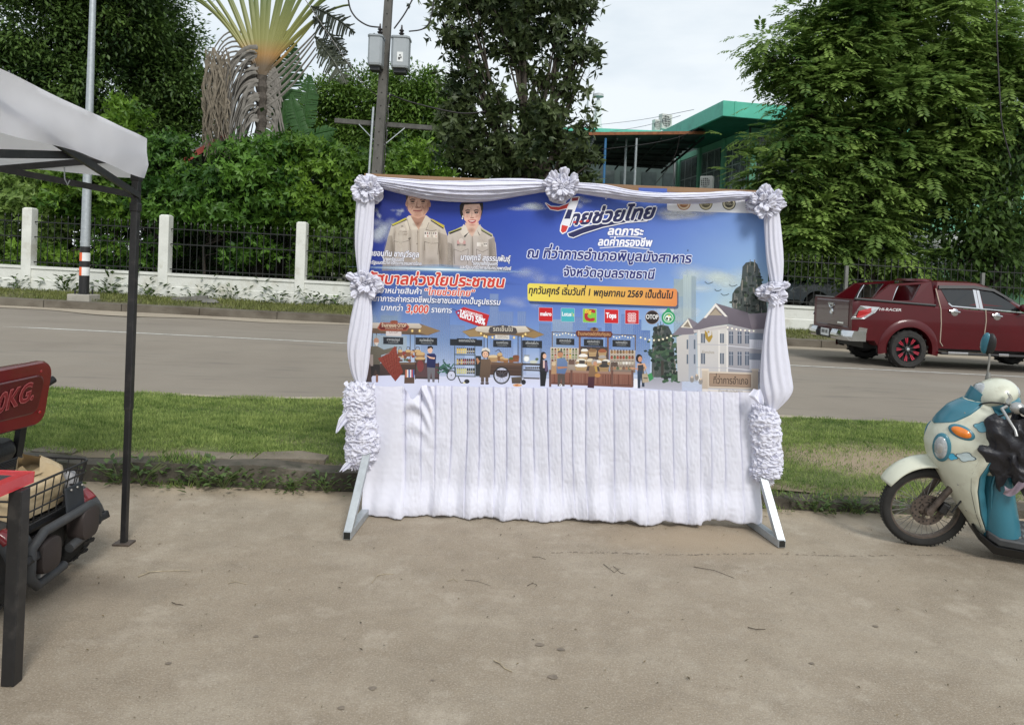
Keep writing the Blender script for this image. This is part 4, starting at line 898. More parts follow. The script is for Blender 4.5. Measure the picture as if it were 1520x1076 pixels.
# ---- background sky
XS = [536, 640, 760, 880, 1000, 1140]; YS = [255, 330, 390, 450, 510, 545, 600]
BGC = [['#18246a', '#1c3090', '#2340a2', '#3250b0', '#4b6cc0', '#6f92cf'], ['#14226e', '#1b3598', '#2545a8', '#3a58b6', '#5c7cc8', '#7c9fd4'],
       ['#1e2f86', '#2c49a8', '#3a57b0', '#4f6cbf', '#6d8fce', '#93b5da'], ['#4a67a8', '#4f6fb8', '#5674be', '#5c7ac4', '#8aaad6', '#bcd8d8'],
       ['#8da3bc', '#7f9cc8', '#7a98ca', '#7c9acd', '#a9c6dc', '#d3e6d6'], ['#b9c4d6', '#b4c2dc', '#aebcda', '#b2c0dc', '#bccbdf', '#d9e6dc'], ['#d2d6e6', '#d2d6e8', '#ccd2e6', '#ced4e8', '#ced8e6', '#dde6e0']]
pts = [(x, (266+(x-541)*.0435) if j == 0 else y+SL*(x-840)) for j, y in enumerate(YS) for x in XS]
put(pts, [(j*6+i, j*6+i+1, (j+1)*6+i+1, (j+1)*6+i) for j in range(6) for i in range(5)], [col4(BGC[j][i]) for j in range(7) for i in range(6)])
def cloud(cx, cy, w, h, c='#dfe8f2', a=.5, n=9, seed=1):
    r = random.Random(seed)
    for k in range(n): El(cx+r.uniform(-.5, .5)*w, cy+r.uniform(-.4, .4)*h, w*r.uniform(.18, .4), h*r.uniform(.22, .5), c, a*r.uniform(.4, 1), 16, True)
cloud(575, 342, 34, 28, a=.55, n=12, seed=3); cloud(558, 316, 12, 14, a=.5, n=5, seed=2); cloud(590, 316, 16, 9, a=.35, n=6, seed=5); cloud(782, 307, 54, 12, a=.55, n=9, seed=6)
cloud(1018, 320, 66, 18, '#eef2f6', .8, 12, 7); cloud(868, 300, 30, 14, a=.4, n=6, seed=8); cloud(800, 408, 60, 22, a=.25, n=8, seed=9); cloud(1060, 415, 90, 36, '#e4f0ee', .55, 14, 10); cloud(1020, 466, 60, 18, '#eef4f4', .7, 12, 11); cloud(770, 450, 60, 20, a=.25, n=6, seed=12); cloud(1095, 470, 70, 60, '#eef4e6', .5, 8, 13); cloud(565, 490, 50, 60, '#c8d8d8', .35, 6, 31)
# skyline
for x0, y0, x1, c, al in ((565, 468, 590, '#93a9c4', .6), (625, 428, 640, '#8aa0c8', .5), (640, 440, 668, '#7f98c6', .5), (668, 482, 690, '#8aa2cc', .5), (727, 436, 740, '#93abd6', .6), (740, 462, 762, '#8aa4d4', .5), (768, 462, 781, '#8aa4d4', .55), (800, 480, 818, '#7d98c8', .55), (820, 474, 850, '#9fb6d4', .7), (850, 470, 872, '#89a4d4', .5), (872, 486, 893, '#6f8cc4', .6), (898, 478, 908, '#6484c6', .7), (908, 470, 922, '#8aa6da', .8), (922, 466, 940, '#7796d0', .7), (940, 474, 952, '#6384c8', .7), (952, 490, 965, '#5f7fc0', .6), (1000, 414, 1014, '#a8bcc4', .7), (1014, 408, 1026, '#c0d0d0', .8), (1026, 410, 1033, '#a6b8c0', .7)):
    Rc(x0, y0, x1, 556, c, c, al, al*.25)
    for k in range(int((x1-x0)/3)): Ln([(x0+1.5+3*k, y0+3), (x0+1.5+3*k, 540)], .6, '#c8d8ec', .22)
Ln([(1020, 400), (1020, 412)], 1, '#9fb2c0', .8); Pg([(998, 428), (1014, 413), (1014, 440), (998, 440)], '#b6c6c8', a=.6)
# ground strip
Pg([(536, 548), (1000, 560), (1140, 566), (1140, 600), (536, 600)], '#c9cce2', '#d6d8ea', .0, .9)
Pg([(536, 556), (1000, 566), (1000, 600), (536, 600)], '#cdd0e6', '#d8daea')
# ---- portraits
def folds(lines, c, w=.6, a=.5):
    for l_ in lines: Ln(l_, w, c, a)
Pg([(567, 402), (570, 376), (576, 352), (581, 335), (602, 325), (611, 320), (631, 320), (640, 325), (660, 338), (666, 356), (671, 380), (673, 402)], '#cfc3b3', '#bdb2aa', 1, .85)
Pg([(567, 402), (570, 376), (577, 350), (582, 350), (585, 372), (584, 402)], '#b3a798', '#a79d96', .8, .6); Pg([(651, 345), (664, 350), (672, 382), (673, 402), (655, 402), (651, 372)], '#b9ab9c', '#ada099', .8, .6)
Pg([(606, 320), (634, 320), (631, 334), (621, 342), (612, 332)], '#c79f88'); Pg([(607, 322), (634, 322), (628, 330), (620, 333), (612, 329)], '#a97f6a')
Pg([(604, 322), (609, 320), (621, 341), (605, 342), (601, 332)], '#d6cbbb'); Pg([(636, 322), (632, 320), (622, 340), (634, 338), (639, 330)], '#d3c7b7')
Pg([(620, 341), (623, 341), (624, 402), (619, 402)], '#b8ab9c'); El(620.5, 345, 1.1, 1.1, '#9b8e80'); El(619, 362, 1.1, 1.1, '#8a7e70'); El(619, 380, 1.1, 1.1, '#9b8e80')
Pg([(603, 285), (637, 288), (638, 300), (636, 312), (630, 321), (621, 325), (613, 322), (606, 313), (603.5, 300)], '#d9b29c', '#c79a85'); Pg([(628, 290), (637, 290), (637.5, 304), (634, 314), (628, 320), (631, 305)], '#bf9480', a=.25)
Pg([(602, 284), (638, 287), (637.6, 296), (635.5, 295), (634, 292), (620, 290), (606, 291), (604.6, 296), (603, 298)], '#2a211e'); El(603.5, 303, 1.6, 4, '#c69a86'); El(638, 304, 1.5, 4, '#b98c78')
for ex in (612.5, 628): El(ex, 299.4, 3.1, 1.2, '#54392f', .8); Ln([(ex-4, 296.6), (ex, 295.6), (ex+4, 296.4)], 1.1, '#4a342c', .9); El(ex, 299.3, 1.1, .9, '#1c1210')
Ln([(619.5, 299), (618.5, 306), (621, 307.6)], .9, '#a87a66', .8); Ln([(616.5, 307.4), (620.5, 308.5), (624.5, 307.4)], 1.1, '#9a6a58', .8); Ln([(613.5, 312.6), (620.5, 313.1), (626.5, 312.2)], 1.5, '#a05c56'); Ln([(615.5, 315.4), (624.5, 315)], .8, '#b3806c', .8); Ln([(613, 306), (611, 311)], .7, '#ad7f6a', .6); Ln([(627, 306), (629.5, 310.6)], .7, '#a87a66', .6)
Pg([(581, 333.5), (602, 323.4), (603.5, 325.4), (584, 334.8)], '#c4b93e'); Pg([(581, 334), (584, 334.8), (603.5, 325.4), (604, 327), (583, 336.2)], '#1c1a18'); Pg([(639, 325.4), (642, 325.4), (660, 335), (659, 339)], '#c4b13e'); Pg([(639, 326), (659, 339), (658, 340.2), (640, 328.5)], '#1c1a18')
Rc(593, 343, 604, 344.6, '#8a7e72'); Rc(591, 346, 605, 347.3, '#9a8c7c'); Rc(591, 348, 604, 349.4, '#8f8274'); El(597, 336, 1.8, 1.5, '#8d8274'); El(597.5, 340.5, 4, 2.6, '#dcd2c6'); El(640, 337, 2.6, 3, '#c9bda6'); Ln([(632, 341), (640, 343), (648, 341.6)], .9, '#5a5044')
Rc(630, 344, 649, 352.6, '#ece4dc');
for k in range(6): Rc(630.6+3.1*k, 344.6+.09*k, 632.2+3.1*k, 348, ['#2a2432', '#8a3a3a', '#26324c', '#3a2c28', '#20252c', '#6a2a3a'][k]); Rc(631+3.1*k, 349.2+.09*k, 632.8+3.1*k, 352, ['#e8dcd4', '#b86a5c', '#efe8e0', '#2a2e3a', '#f2ecdf', '#caa08c'][k])
folds([[(585, 358), (596, 360), (606, 357.6), (610, 354)], [(630, 359), (641, 361.6), (651, 361)], [(585, 358), (585.4, 378)], [(630, 359), (630.4, 372)], [(651, 361), (650, 378)], [(652, 372), (655, 386)], [(608, 354), (609.6, 372)]], '#6f6458', .8, .75)
El(608, 354, 2.2, 1.2, '#5f564c', rot=-.4); El(596, 371, 1.4, 5, '#e8e0d4', .6)
for cx, cy, rx, ry, c, a in ((613, 294, 8, 4, '#f0cdb8', .55), (609, 308, 5, 6, '#e8bfa8', .5), (628, 308, 5, 6, '#b98a76', .45), (636, 304, 3.4, 14, '#9c705e', .4), (604.6, 304, 2.6, 12, '#b98c78', .45), (620, 303, 2, 6, '#eccab4', .5), (620, 319, 7, 4, '#c89a84', .5), (612.6, 302.6, 4.4, 1.4, '#b48a76', .5), (628, 302.6, 4.4, 1.4, '#a87e6a', .5), (612.5, 298, 4.6, 2.4, '#a67a66', .45), (628, 298, 4.6, 2.4, '#9c705e', .45), (620, 333, 9, 5, '#8c6452', .5), (607, 290, 4, 5, '#6a5a50', .35), (634, 291, 3.4, 5, '#4a3c36', .4)): El(cx, cy, rx, ry, c, a, 18, True)
for cx, cy, rx, ry, c, a in ((595, 352, 10, 26, '#e2d8ca', .6), (640, 354, 9, 26, '#ddd2c4', .55), (609, 362, 4, 34, '#a4988a', .4), (629, 372, 4, 30, '#a4988a', .4), (583, 372, 5, 28, '#8f8476', .5), (655, 374, 6, 28, '#948878', .5), (574, 378, 5, 22, '#d4c9bb', .5), (664, 376, 4, 22, '#cfc3b4', .5), (604, 385, 12, 8, '#a89c8e', .35), (640, 388, 12, 8, '#a89c8e', .35), (652, 352, 3, 14, '#857a6c', .4), (586, 346, 3, 12, '#958a7c', .35), (618, 350, 3, 12, '#ddd3c6', .4)): El(cx, cy, rx, ry, c, a, 18, True)
# woman
Pg([(664, 402), (665, 366), (664, 352), (666, 345.4), (684, 337), (690, 334), (712, 334), (718, 340), (731, 347.5), (736, 362), (739, 402)], '#cbc0b4', '#bdb3b0', 1, .8); Pg([(664, 402), (665, 360), (671, 362), (673, 402)], '#a2978c', a=.7, a2=.4); Pg([(725, 356), (734, 352), (739, 402), (727, 402)], '#aba097', a=.7, a2=.4)
Pg([(690, 331), (711, 331), (709, 343), (701, 352), (693, 342)], '#d9b5a2'); Pg([(688, 333), (692, 336), (697, 348), (688, 352), (683, 345)], '#dad0c4'); Pg([(713, 333), (709, 337), (702, 350), (712, 350), (715, 345)], '#d2c7bb'); Pg([(688, 351), (697, 344), (690, 353)], '#2a2826'); Pg([(711, 349), (708, 341), (713, 350)], '#3a3632')
Pg([(683, 318), (682, 306), (685, 301), (717, 301), (717.4, 308), (715.6, 318), (714, 322), (686, 324)], '#17120f'); Pg([(687, 304), (713, 303), (714.6, 314), (713, 325), (707.5, 333.5), (701, 337), (695, 333.6), (689, 326), (686.6, 314)], '#e9c4b2', '#dcae9c'); Pg([(686, 303), (690, 302), (688.4, 308), (687, 314)], '#17120f'); Pg([(711, 302), (716, 303), (715, 313), (713.8, 308)], '#17120f'); Pg([(708, 306), (714.4, 308), (713.4, 324), (708, 332), (710, 318)], '#d0a08e', a=.2)
for ex in (694.4, 707): El(ex, 316, 2.7, 1.15, '#33211c'); Ln([(ex-3.6, 312.8), (ex, 311.6), (ex+3.4, 312.4)], 1, '#3b2820', .9)
Ln([(700.6, 316), (700, 322), (702, 323.4)], .7, '#c08f7c', .8); Ln([(698, 323.2), (703.6, 323.2)], .8, '#b47a6a', .7); Pg([(694, 327), (701, 326.4), (707.6, 326.6), (705, 330.6), (701, 331.8), (697, 330.6)], '#b5464c'); Pg([(695.6, 327.8), (706, 327.4), (702, 329.4), (698.6, 329.4)], '#f2e6e0'); El(687, 321.6, .9, 1.6, '#f2efe8'); El(686.4, 324.6, .9, 1.2, '#fafaf4')
Pg([(665, 345), (684, 337.6), (685, 339), (667, 346.4)], '#b9b45a'); Pg([(666, 346), (685, 339), (685.4, 341), (668, 348)], '#191716'); Pg([(713, 338.6), (731, 349), (730.4, 350.6), (714, 341)], '#9ea06a'); Pg([(714, 341), (730.6, 350.6), (729.6, 351.6), (714.6, 343)], '#191716')
Rc(678.6, 357, 691, 364, '#c88a8a'); El(684.6, 357.6, 3.4, 3.6, '#e9dcd6'); Rc(678.4, 362.2, 691.4, 364.8, '#3c2c30'); Rc(708, 360, 723, 365.6, '#ece6e0'); Rc(714.6, 363.2, 717, 365.4, '#1c1c22'); Rc(718, 361.4, 720, 363.4, '#1c1c22'); Rc(720.6, 361.4, 722.6, 363.4, '#3c3c42')
folds([[(674, 370), (684, 374), (695, 369.6)], [(707, 370), (716, 374.6), (725, 370)], [(674, 370), (675, 392)], [(695, 370), (694, 392)], [(701, 351), (702, 398)], [(707, 370), (708, 388)]], '#6a6158', .7, .7)
for cx, cy, rx, ry, c, a in ((697, 310, 8, 4, '#f8dccc', .5), (694, 321, 4, 4.4, '#f2c6b6', .55), (708, 321, 3.6, 4.4, '#dca898', .5), (713, 316, 2.4, 10, '#b98674', .35), (688.6, 317, 2, 9, '#cfa08e', .4), (700.6, 318, 1.6, 5, '#f6dccd', .5), (701, 334, 6, 2.6, '#cf9c8a', .5), (694.4, 314.4, 4, 2, '#a87868', .4), (707, 314.4, 4, 2, '#9c6c5c', .4), (700, 342, 7, 5, '#a87c68', .45), (692, 302.6, 5, 3, '#3a302a', .4)): El(cx, cy, rx, ry, c, a, 16, True)
for cx, cy, rx, ry, c, a in ((685, 362, 8, 20, '#ded4c8', .55), (716, 362, 8, 20, '#d8cec2', .5), (701, 372, 4, 26, '#a0968a', .4), (672, 374, 4, 24, '#8c8276', .5), (728, 376, 5, 24, '#8c8276', .45), (667, 376, 2.6, 20, '#c9beb2', .4), (734, 378, 3, 20, '#c4b9ae', .4), (686, 384, 9, 7, '#a69c90', .35), (714, 386, 9, 7, '#a69c90', .35)): El(cx, cy, rx, ry, c, a, 18, True)
for ex in (612.5, 628): El(ex, 299.6, 2.9, 1.0, '#3c2a24', .9); El(ex+.2, 299.6, 1.2, 1.0, '#140d0b'); Ln([(ex-4.2, 297), (ex-1, 295.8), (ex+4, 296.6)], 1.3, '#3a2a24', .9); Ln([(ex-3, 302.4), (ex+3, 302.4)], .6, '#9a6e5c', .6)
Ln([(619, 300), (618, 306), (620, 307.8)], .9, '#9a6c58', .8); Ln([(616.5, 308), (618.6, 308.6), (622.6, 308.6), (624.5, 307.8)], 1.1, '#80564a', .85); Ln([(613.6, 312.9), (620.5, 313.4), (626.6, 312.6)], 1.6, '#8e4c48'); Ln([(615.5, 315.6), (624.5, 315.2)], .9, '#b07c6a', .8)
for ex in (694.4, 707): El(ex, 316.2, 2.6, 1.1, '#2a1a16'); El(ex+.3, 316, .5, .4, '#d8d0cc'); Ln([(ex-3.6, 313.2), (ex, 312), (ex+3.4, 312.8)], 1.1, '#33221c', .95); Ln([(ex-3, 315), (ex+3.2, 314.9)], .7, '#1a100d', .9)
Pg([(694.4, 327.2), (701, 326.6), (707.4, 326.8), (705, 330.4), (701, 331.6), (697, 330.4)], '#a83c44'); Pg([(695.8, 327.9), (706, 327.6), (702, 329.2), (698.6, 329.2)], '#f2e6e0'); Ln([(698.2, 323.6), (703.4, 323.6)], .9, '#a06a5a', .8)
for x0, y0, x1, y1 in ((604, 324, 609, 342), (637, 330, 632, 342), (620, 342, 620.6, 400), (651, 345, 653, 402), (585, 346, 586, 402)): Ln([(x0, y0), (x1, y1)], .7, '#7d7266', .6)
# light streak
for w, a, c in ((7.5, .30, '#7fb2e6'), (4, .5, '#a8d0f2'), (1.6, .9, '#eaf6fc')):
    for s in (-1, 1): put([(655, 400-w), (655, 400+w), (655+s*150, 400+s*150*SL)], [(0, 1, 2)], [col4(c, a)]*2+[col4(c, 0)])
put([(536, 398), (690, 402), (790, 405), (790, 424), (690, 420), (536, 415)], [(0, 1, 4), (0, 4, 5), (1, 2, 3), (1, 3, 4)], [col4('#4a68b4', 0), col4('#4a68b4', 0), col4('#4a68b4', 0), col4('#4a68b4', 0), col4('#4a68b4', .7), col4('#4a68b4', .7)])
# ---- lettering, left half
Wh = '#f4f4fa'; RedT = '#cf3a34'; Nv = '#1a2470'
Txt('นายอนุทิน ชาญวีรกูล', 545, 622, 379.5, 6.6, Wh, ol='#5a5a78', olw=.45, slope=.035); Txt('นายกรัฐมนตรี', 569, 600, 387, 4, Wh, slope=.035, ol='#6a6a80', olw=.3); Txt('และรัฐมนตรีว่าการกระทรวงมหาดไทย', 544, 626, 391.5, 3.9, Wh, slope=.035, ol='#6a6a80', olw=.3)
Txt('นางศุภจี สุธรรมพันธุ์', 684, 758, 386, 6.6, Wh, ol='#5a5a78', olw=.45, slope=.035); Txt('รองนายกรัฐมนตรี', 702, 739, 393.2, 4, Wh, slope=.035, ol='#6a6a80', olw=.3); Txt('และรัฐมนตรีว่าการกระทรวงพาณิชย์', 683, 759, 398.6, 3.9, Wh, slope=.035, ol='#6a6a80', olw=.3)
Txt('รัฐบาลห่วงใยประชาชน', 546, 749, 420.6, 12.6, '#cc3a2a', bold=.040, ol='#f6ece6', olw=1.15)
Txt('จัดจำหน่ายสินค้า', 551, 626, 434.5, 6.6, Wh, ol='#3a528e', olw=.5); Txt('“ไทยช่วยไทย”', 631, 705, 437.5, 7.6, '#d2402e', bold=.026, ol='#f6ece6', olw=.8)
Txt('บรรเทาภาระค่าครองชีพประชาชนอย่างเป็นรูปธรรม', 538, 743, 446.4, 6.6, Wh, ol='#3a528e', olw=.5)
Txt('มากกว่า', 566, 598, 460.6, 6.6, Wh, ol='#3a528e', olw=.5); Txt('3,000', 603, 636, 464, 9.4, '#d2402e', bold=.026, ol='#f6ece6', olw=.8); Txt('รายการ', 640, 671, 463.6, 6.6, Wh, ol='#3a528e', olw=.5)
Ln([(668, 459), (674, 459), (680, 462.6)], .9, '#2b3f80'); Pg([(676, 463), (689, 455.6), (726.5, 467.4), (721, 488), (682.6, 474)], '#c31f26', '#b3161e'); Ln([(689, 456), (726, 467.6)], .6, '#e8868a', .8); El(680.4, 464.4, 2.3, 2.3, '#3c50a0'); El(680.4, 464.4, 1.1, 1.1, '#e8e8f4')
Txt('ลดราคาสูงสุด', 690, 716, 464.2, 4.2, Wh, slope=.30, bold=.02); Txt('ได้กว่า 58%', 683, 720, 470.4, 7.4, Wh, slope=.33, bold=.04)
# ---- lettering, right half
def brush(pts, c, ol=None, w=1.0):
    if ol: 
        cx = sum(p[0] for p in pts)/len(pts); cy = sum(p[1] for p in pts)/len(pts)
        for k in range(len(pts)): Ln([pts[k-1], pts[k]], w*2.4, ol); El(pts[k][0], pts[k][1], w*1.2, w*1.2, ol, n=8)
    Pg(pts, c)
und = [(843, 347), (870, 336.4), (900, 330), (940, 325.4), (961, 324.6), (960, 327.6), (930, 330), (895, 337), (865, 346.6), (851, 352.6), (845, 351)]
Pg([(x+2, y+2.4) for x, y in und], '#24377e', a=.6); brush(und, '#1b2054', Wh, 1.1)
stem = [(849, 294), (859, 293), (858, 297), (844, 335), (840, 344), (835, 346.6), (832, 343), (833, 335)]
swo = [(810, 302), (818, 307), (830, 307.6), (842, 303), (851, 297), (852, 301), (843, 309), (828, 312.6), (817, 310.6)]
Txt('ทยช่วยไทย', 843, 973, 334.6, 15.5, '#1b2054', bold=.05, shear=.35, ol=Wh, olw=1.5, slope=-.085)
brush(swo, '#c93a34', Wh, 1.0); brush(stem, '#eceef6', Wh, 1.1); Pg([(849, 294), (859, 293), (857.6, 298), (849, 299)], '#8e2e34'); Pg([(843, 311), (850, 311.6), (846, 325), (837.4, 325)], '#1b2054'); Pg([(834, 334), (843.4, 336), (840, 344), (835, 346), (832.4, 343)], '#d23a30')
for x in (852, 861, 871): El(x+1, 330-.1*(x-852), 2.6, 1.7, '#c8382f', rot=-.3)
for x, y in ((903, 287), (915, 284)): Ln([(x-4, y+9), (x, y), (x+4, y-3)], 2.4, Wh); Ln([(x-3.6, y+8), (x, y), (x+3.4, y-2.6)], 1.4, '#1b2054')
Txt('ลดภาระ', 902.4, 955, 348.6, 9.4, Wh, bold=.045, shear=.22, ol='#3f5aa8', olw=.9, slope=.02); Ln([(905, 352), (930, 350.8), (954, 353)], 1.0, Wh); Txt('ลดค่าครองชีพ', 888, 968, 364.4, 9, Wh, bold=.042, shear=.22, ol='#3f5aa8', olw=.9, slope=.02); Ln([(890, 368.4), (925, 366), (964, 370)], 1.1, Wh)
Txt('ณ ที่ว่าการอำเภอพิบูลมังสาหาร', 783, 1026, 382.2, 11, Nv, bold=.034, ol='#dfe4f6', olw=1.1, slope=.034); Txt('จังหวัดอุบลราชธานี', 837, 972, 409.6, 10.4, Nv, bold=.034, ol='#dfe4f6', olw=1.1, slope=.034)
Rr(785, 424, 1007, 451, 4, '#30406e', a=.55, sl=.036); Rr(783, 420.4, 1005, 446.6, 4, '#e8d95c', '#e08a4e', sl=.038)
Txt('ทุกวันศุกร์ เริ่มวันที่ 1 พฤษภาคม 2569 เป็นต้นไป', 785, 999, 435.6, 8, '#1c1a20', bold=.034, slope=.036)
def logo(x, y, c, w=20.0): Rr(x-.5, y-.5, x+w+.5, y+w+.5, 1, '#d8dcec', a=.7); Rr(x, y, x+w, y+w, .8, c)
logo(800, 456.4, '#c4141c'); Txt('makro', 802, 818.4, 468.4, 4.6, Wh, bold=.045, shear=0)
logo(833, 457.4, '#43adb9', 19.6); Txt('Lotus', 834.4, 848, 468.8, 4.6, Wh, bold=.03, shear=0); Txt('’s', 848.6, 852, 469.4, 4.6, '#c8d86a', bold=.03, shear=0)
logo(865.4, 458.2, '#7ec242'); Txt('C', 868.4, 882.6, 475.6, 12.6, '#b3262a', bold=.07, shear=.1); Txt('Big', 868.2, 877.6, 464.6, 4.6, '#e8c83c', bold=.045, shear=.1)
logo(897.6, 459.2, '#c8161e'); Txt('Tops', 899.6, 914.4, 471.6, 6, Wh, bold=.05, shear=0)
logo(928, 460.2, '#c01c26')
for cy, w in ((466.6, 1), (470.4, 1), (474, 1)):
    for cx in (935, 940.6): El(cx, cy, 3.6, 2.2, '#f0d4d6'); El(cx, cy, 2.6, 1.3, '#c01c26'); El(cx, cy, 1.4, .6, '#f0d4d6')
Ln([(931.6, 476.6), (944, 477)], 1, '#f0d4d6'); Ln([(932.6, 478.4), (943, 478.7)], .7, '#f0d4d6')
El(968, 471, 10.2, 10.2, '#8c6a4a', n=28); El(968, 471, 9.6, 9.6, '#231815', n=28); Txt('OTOP', 959, 977, 473.2, 5.2, '#f2f2f2', bold=.02, shear=0)
El(992, 471.4, 10.2, 10.2, '#2f9a66', n=28); Pg([(992, 456), (985, 465), (999, 465)], '#2f9a66'); El(992, 471.4, 7.4, 7.4, '#dcecdc', n=24); El(992, 471.4, 6.4, 6.4, '#4aa878', n=24); El(992, 472, 4.6, 4.2, '#eef2ea'); El(990, 473, 1.6, 2.2, '#243a34'); El(994.6, 473.6, 1.4, 2.4, '#3a5a48'); El(993, 468.6, 1.6, 1.2, '#d8c25a')
# sponsor strip at the top right
Rr(990, 286, 1150, 313, 4, '#eef0f6', a=.97); Rc(948, 279, 990, 284, '#4a64b4')
for cx, c1, c2 in ((1015, '#b07a52', '#e6d4b8'), (1047.6, '#6f6a52', '#cfc6a4'), (1082, '#3a3a34', '#d9d2b4')):
    El(cx, 302.6, 10, 9.6, c1, n=26); El(cx, 302.6, 8.6, 8.2, c2, n=24); El(cx, 302.8, 6.6, 5.6, c1, .8); Txt('กรม', cx-5, cx+5, 304.4, 3, c2, shear=0); El(cx, 299, 2.4, 1.8, c2)
Rc(1106, 296, 1116, 302, '#4a3a6a'); Ln([(1106, 306), (1130, 307)], .8, '#9a94b0'); Ln([(1106, 308.6), (1130, 309.6)], .8, '#9a94b0'); El(1016, 287, 5, 1.4, '#b98d3e')
# birds
for x, y, s in ((1052, 420.6, 6), (1065.6, 431.6, 5), (1088, 424.6, 6), (1076, 438, 6)): Ln([(x-s, y-2.4), (x-s*.4, y+.6), (x, y+.4), (x+s*.4, y), (x+s, y-2)], 1.0, '#2c3a3e', .9)
El(1021, 372, .9, 1.8, '#4a5a7c', .8)
# karst rocks
def rocks(pts, seed, n, box):
    Pg(pts, '#3c4444', '#4a524e'); r = random.Random(seed); V_ = [(x, y) for x, y in pts]
    for k in range(n):
        x = r.uniform(box[0], box[2]); y = r.uniform(box[1], box[3])
        if not inside((x, y), V_): continue
        if r.random() < .45: El(x, y, r.uniform(2, 5), r.uniform(1.6, 3.6), r.choice(['#2c3a30', '#38483a', '#222c28', '#445240']), .85, 9)
        else: Ln([(x, y-r.uniform(2, 8)), (x+r.uniform(-.8, .8), y+r.uniform(2, 8))], r.uniform(.8, 2.4), r.choice(['#8a8a84', '#6c706c', '#2a3032', '#a29c92']), .55)
rocks([(1086, 452), (1087, 436), (1092, 428), (1099, 424), (1101, 410), (1102, 396), (1107, 390), (1116, 388), (1124, 392), (1128, 404), (1131, 420), (1135, 428), (1140, 470), (1090, 462)], 21, 170, (1085, 388, 1140, 470))
rocks([(967, 560), (968, 520), (969, 495), (973, 485), (982, 482), (992, 484), (997, 494), (1000, 515), (1004, 560)], 22, 90, (966, 482, 1005, 560))
for k in range(90):
    r = random.Random(k+500); El(984+r.gauss(0, 13), 524+r.gauss(0, 11), r.uniform(2, 4.4), r.uniform(1.6, 3.4), r.choice(['#1f3026', '#2c4234', '#38523e', '#17241e', '#486248']), .95, 9)
Rc(981, 535, 985, 562, '#3a3630'); Pg([(958, 566), (975, 560), (1012, 565), (1012, 580), (945, 576)], '#9a9aa6', '#b4b2bc')
for k in range(30):
    r = random.Random(k+700); El(996+r.uniform(-12, 14), 561+r.gauss(0, 4), r.uniform(2, 4), r.uniform(1.4, 2.8), r.choice(['#26402f', '#3c5a3e', '#55705a', '#1d2a22']), .95, 8)
# district office building
Pg([(1004, 500), (1028, 492), (1032, 500), (1032, 566), (1006, 566)], '#c8c4c0', '#b4b2b4'); Pg([(1022, 497), (1034, 497), (1034, 566), (1022, 566)], '#aaaeb8')
Pg([(997, 498), (1008, 486), (1022, 472), (1036, 480), (1034, 494), (1028, 496)], '#7d7680'); Pg([(1010, 486), (1021, 473), (1028, 487)], '#e2dccf'); Pg([(1014, 485), (1020.6, 477), (1025, 486)], '#8a7e70')
for k, x in enumerate((1019, 1029.6)): Rc(x, 504, x+2.4, 518, '#5f6a78'); Rc(x, 526, x+2.4, 540, '#5f6a78')
Pg([(1034, 488), (1079, 482), (1079, 566), (1036, 566)], '#d0ccc8', '#bcbabc'); Pg([(1079, 482), (1140, 488), (1140, 570), (1079, 566)], '#a5a3a8', '#96969e')
Pg([(1028, 487), (1046, 470), (1062, 450), (1080, 470), (1082, 481), (1060, 484), (1034, 490)], '#7f7780', '#6d6670'); Pg([(1044, 472), (1062, 450), (1080, 470), (1076, 470), (1062, 455), (1048, 472)], '#e6e2dc'); Pg([(1051, 468), (1062, 456.6), (1072, 468)], '#a89a88'); Ln([(1054, 466), (1062, 458), (1070, 466)], 1, '#7c6f60')
Pg([(1062, 450), (1110, 464), (1116, 489), (1081, 481), (1080, 470)], '#726a74', '#5e5660'); Pg([(1110, 466), (1140, 464), (1140, 488), (1116, 489)], '#837a84', '#6e666e'); Pg([(1029, 490), (1079, 484), (1079, 487), (1030, 494)], '#c2bcbc'); Pg([(1079, 484), (1118, 492), (1118, 495), (1079, 487)], '#a8a2aa')
for x in (1036, 1066, 1078): Rc(x, 490, x+2.6, 566, '#dcd8d4')
for y0, y1 in ((495, 509), (524, 540)):
    for x in (1040.4, 1068.4): Rc(x, y0, x+6, y1, '#5a6472'); Ln([(x+3, y0), (x+3, y1)], .7, '#cfd0d6')
for y0, y1 in ((492, 510), (522, 542)):
    for x in (1082, 1094.6, 1105.6): Rc(x, y0, x+6, y1, '#566070'); Ln([(x+3, y0), (x+3, y1)], .7, '#b4b8c4'); Ln([(x, y0+5), (x+6, y0+5.2)], .6, '#b4b8c4')
    Rc(1112, y0+2, 1140, y1+4, '#7f8796'); Rc(1112, y0+12, 1140, y1+6, '#cfd0da')
    for k in range(9): Ln([(1113+3*k, y0+13), (1113+3*k, y1+6)], .7, '#8f93a2')
Ln([(1034, 511), (1079, 512)], 1, '#b3b2ba'); Ln([(1034, 545), (1079, 546)], 1, '#b3b2ba'); Ln([(1079, 513), (1140, 519)], 1.2, '#d2d2da'); Ln([(1079, 546), (1140, 552)], 1.2, '#d2d2da')
Pg([(1046, 490), (1050, 494), (1051, 500), (1056, 497), (1056, 490), (1057.6, 500), (1053.6, 507.6), (1051.4, 508), (1047, 502), (1046, 496)], '#a88a3a'); El(1051.6, 492.6, 1.5, 1.5, '#b79a48'); Txt('ที่ว่าการอำเภอ', 1042, 1060, 524.6, 3, '#7d6c4a', shear=0, slope=.02)
for x0 in (1042, 1116): Pg([(x0, 548), (x0+9, 548), (x0+9, 580), (x0, 580)], '#c6b8a8', '#b3a494'); Rc(x0-1, 547, x0+10, 550, '#d8ccbe')
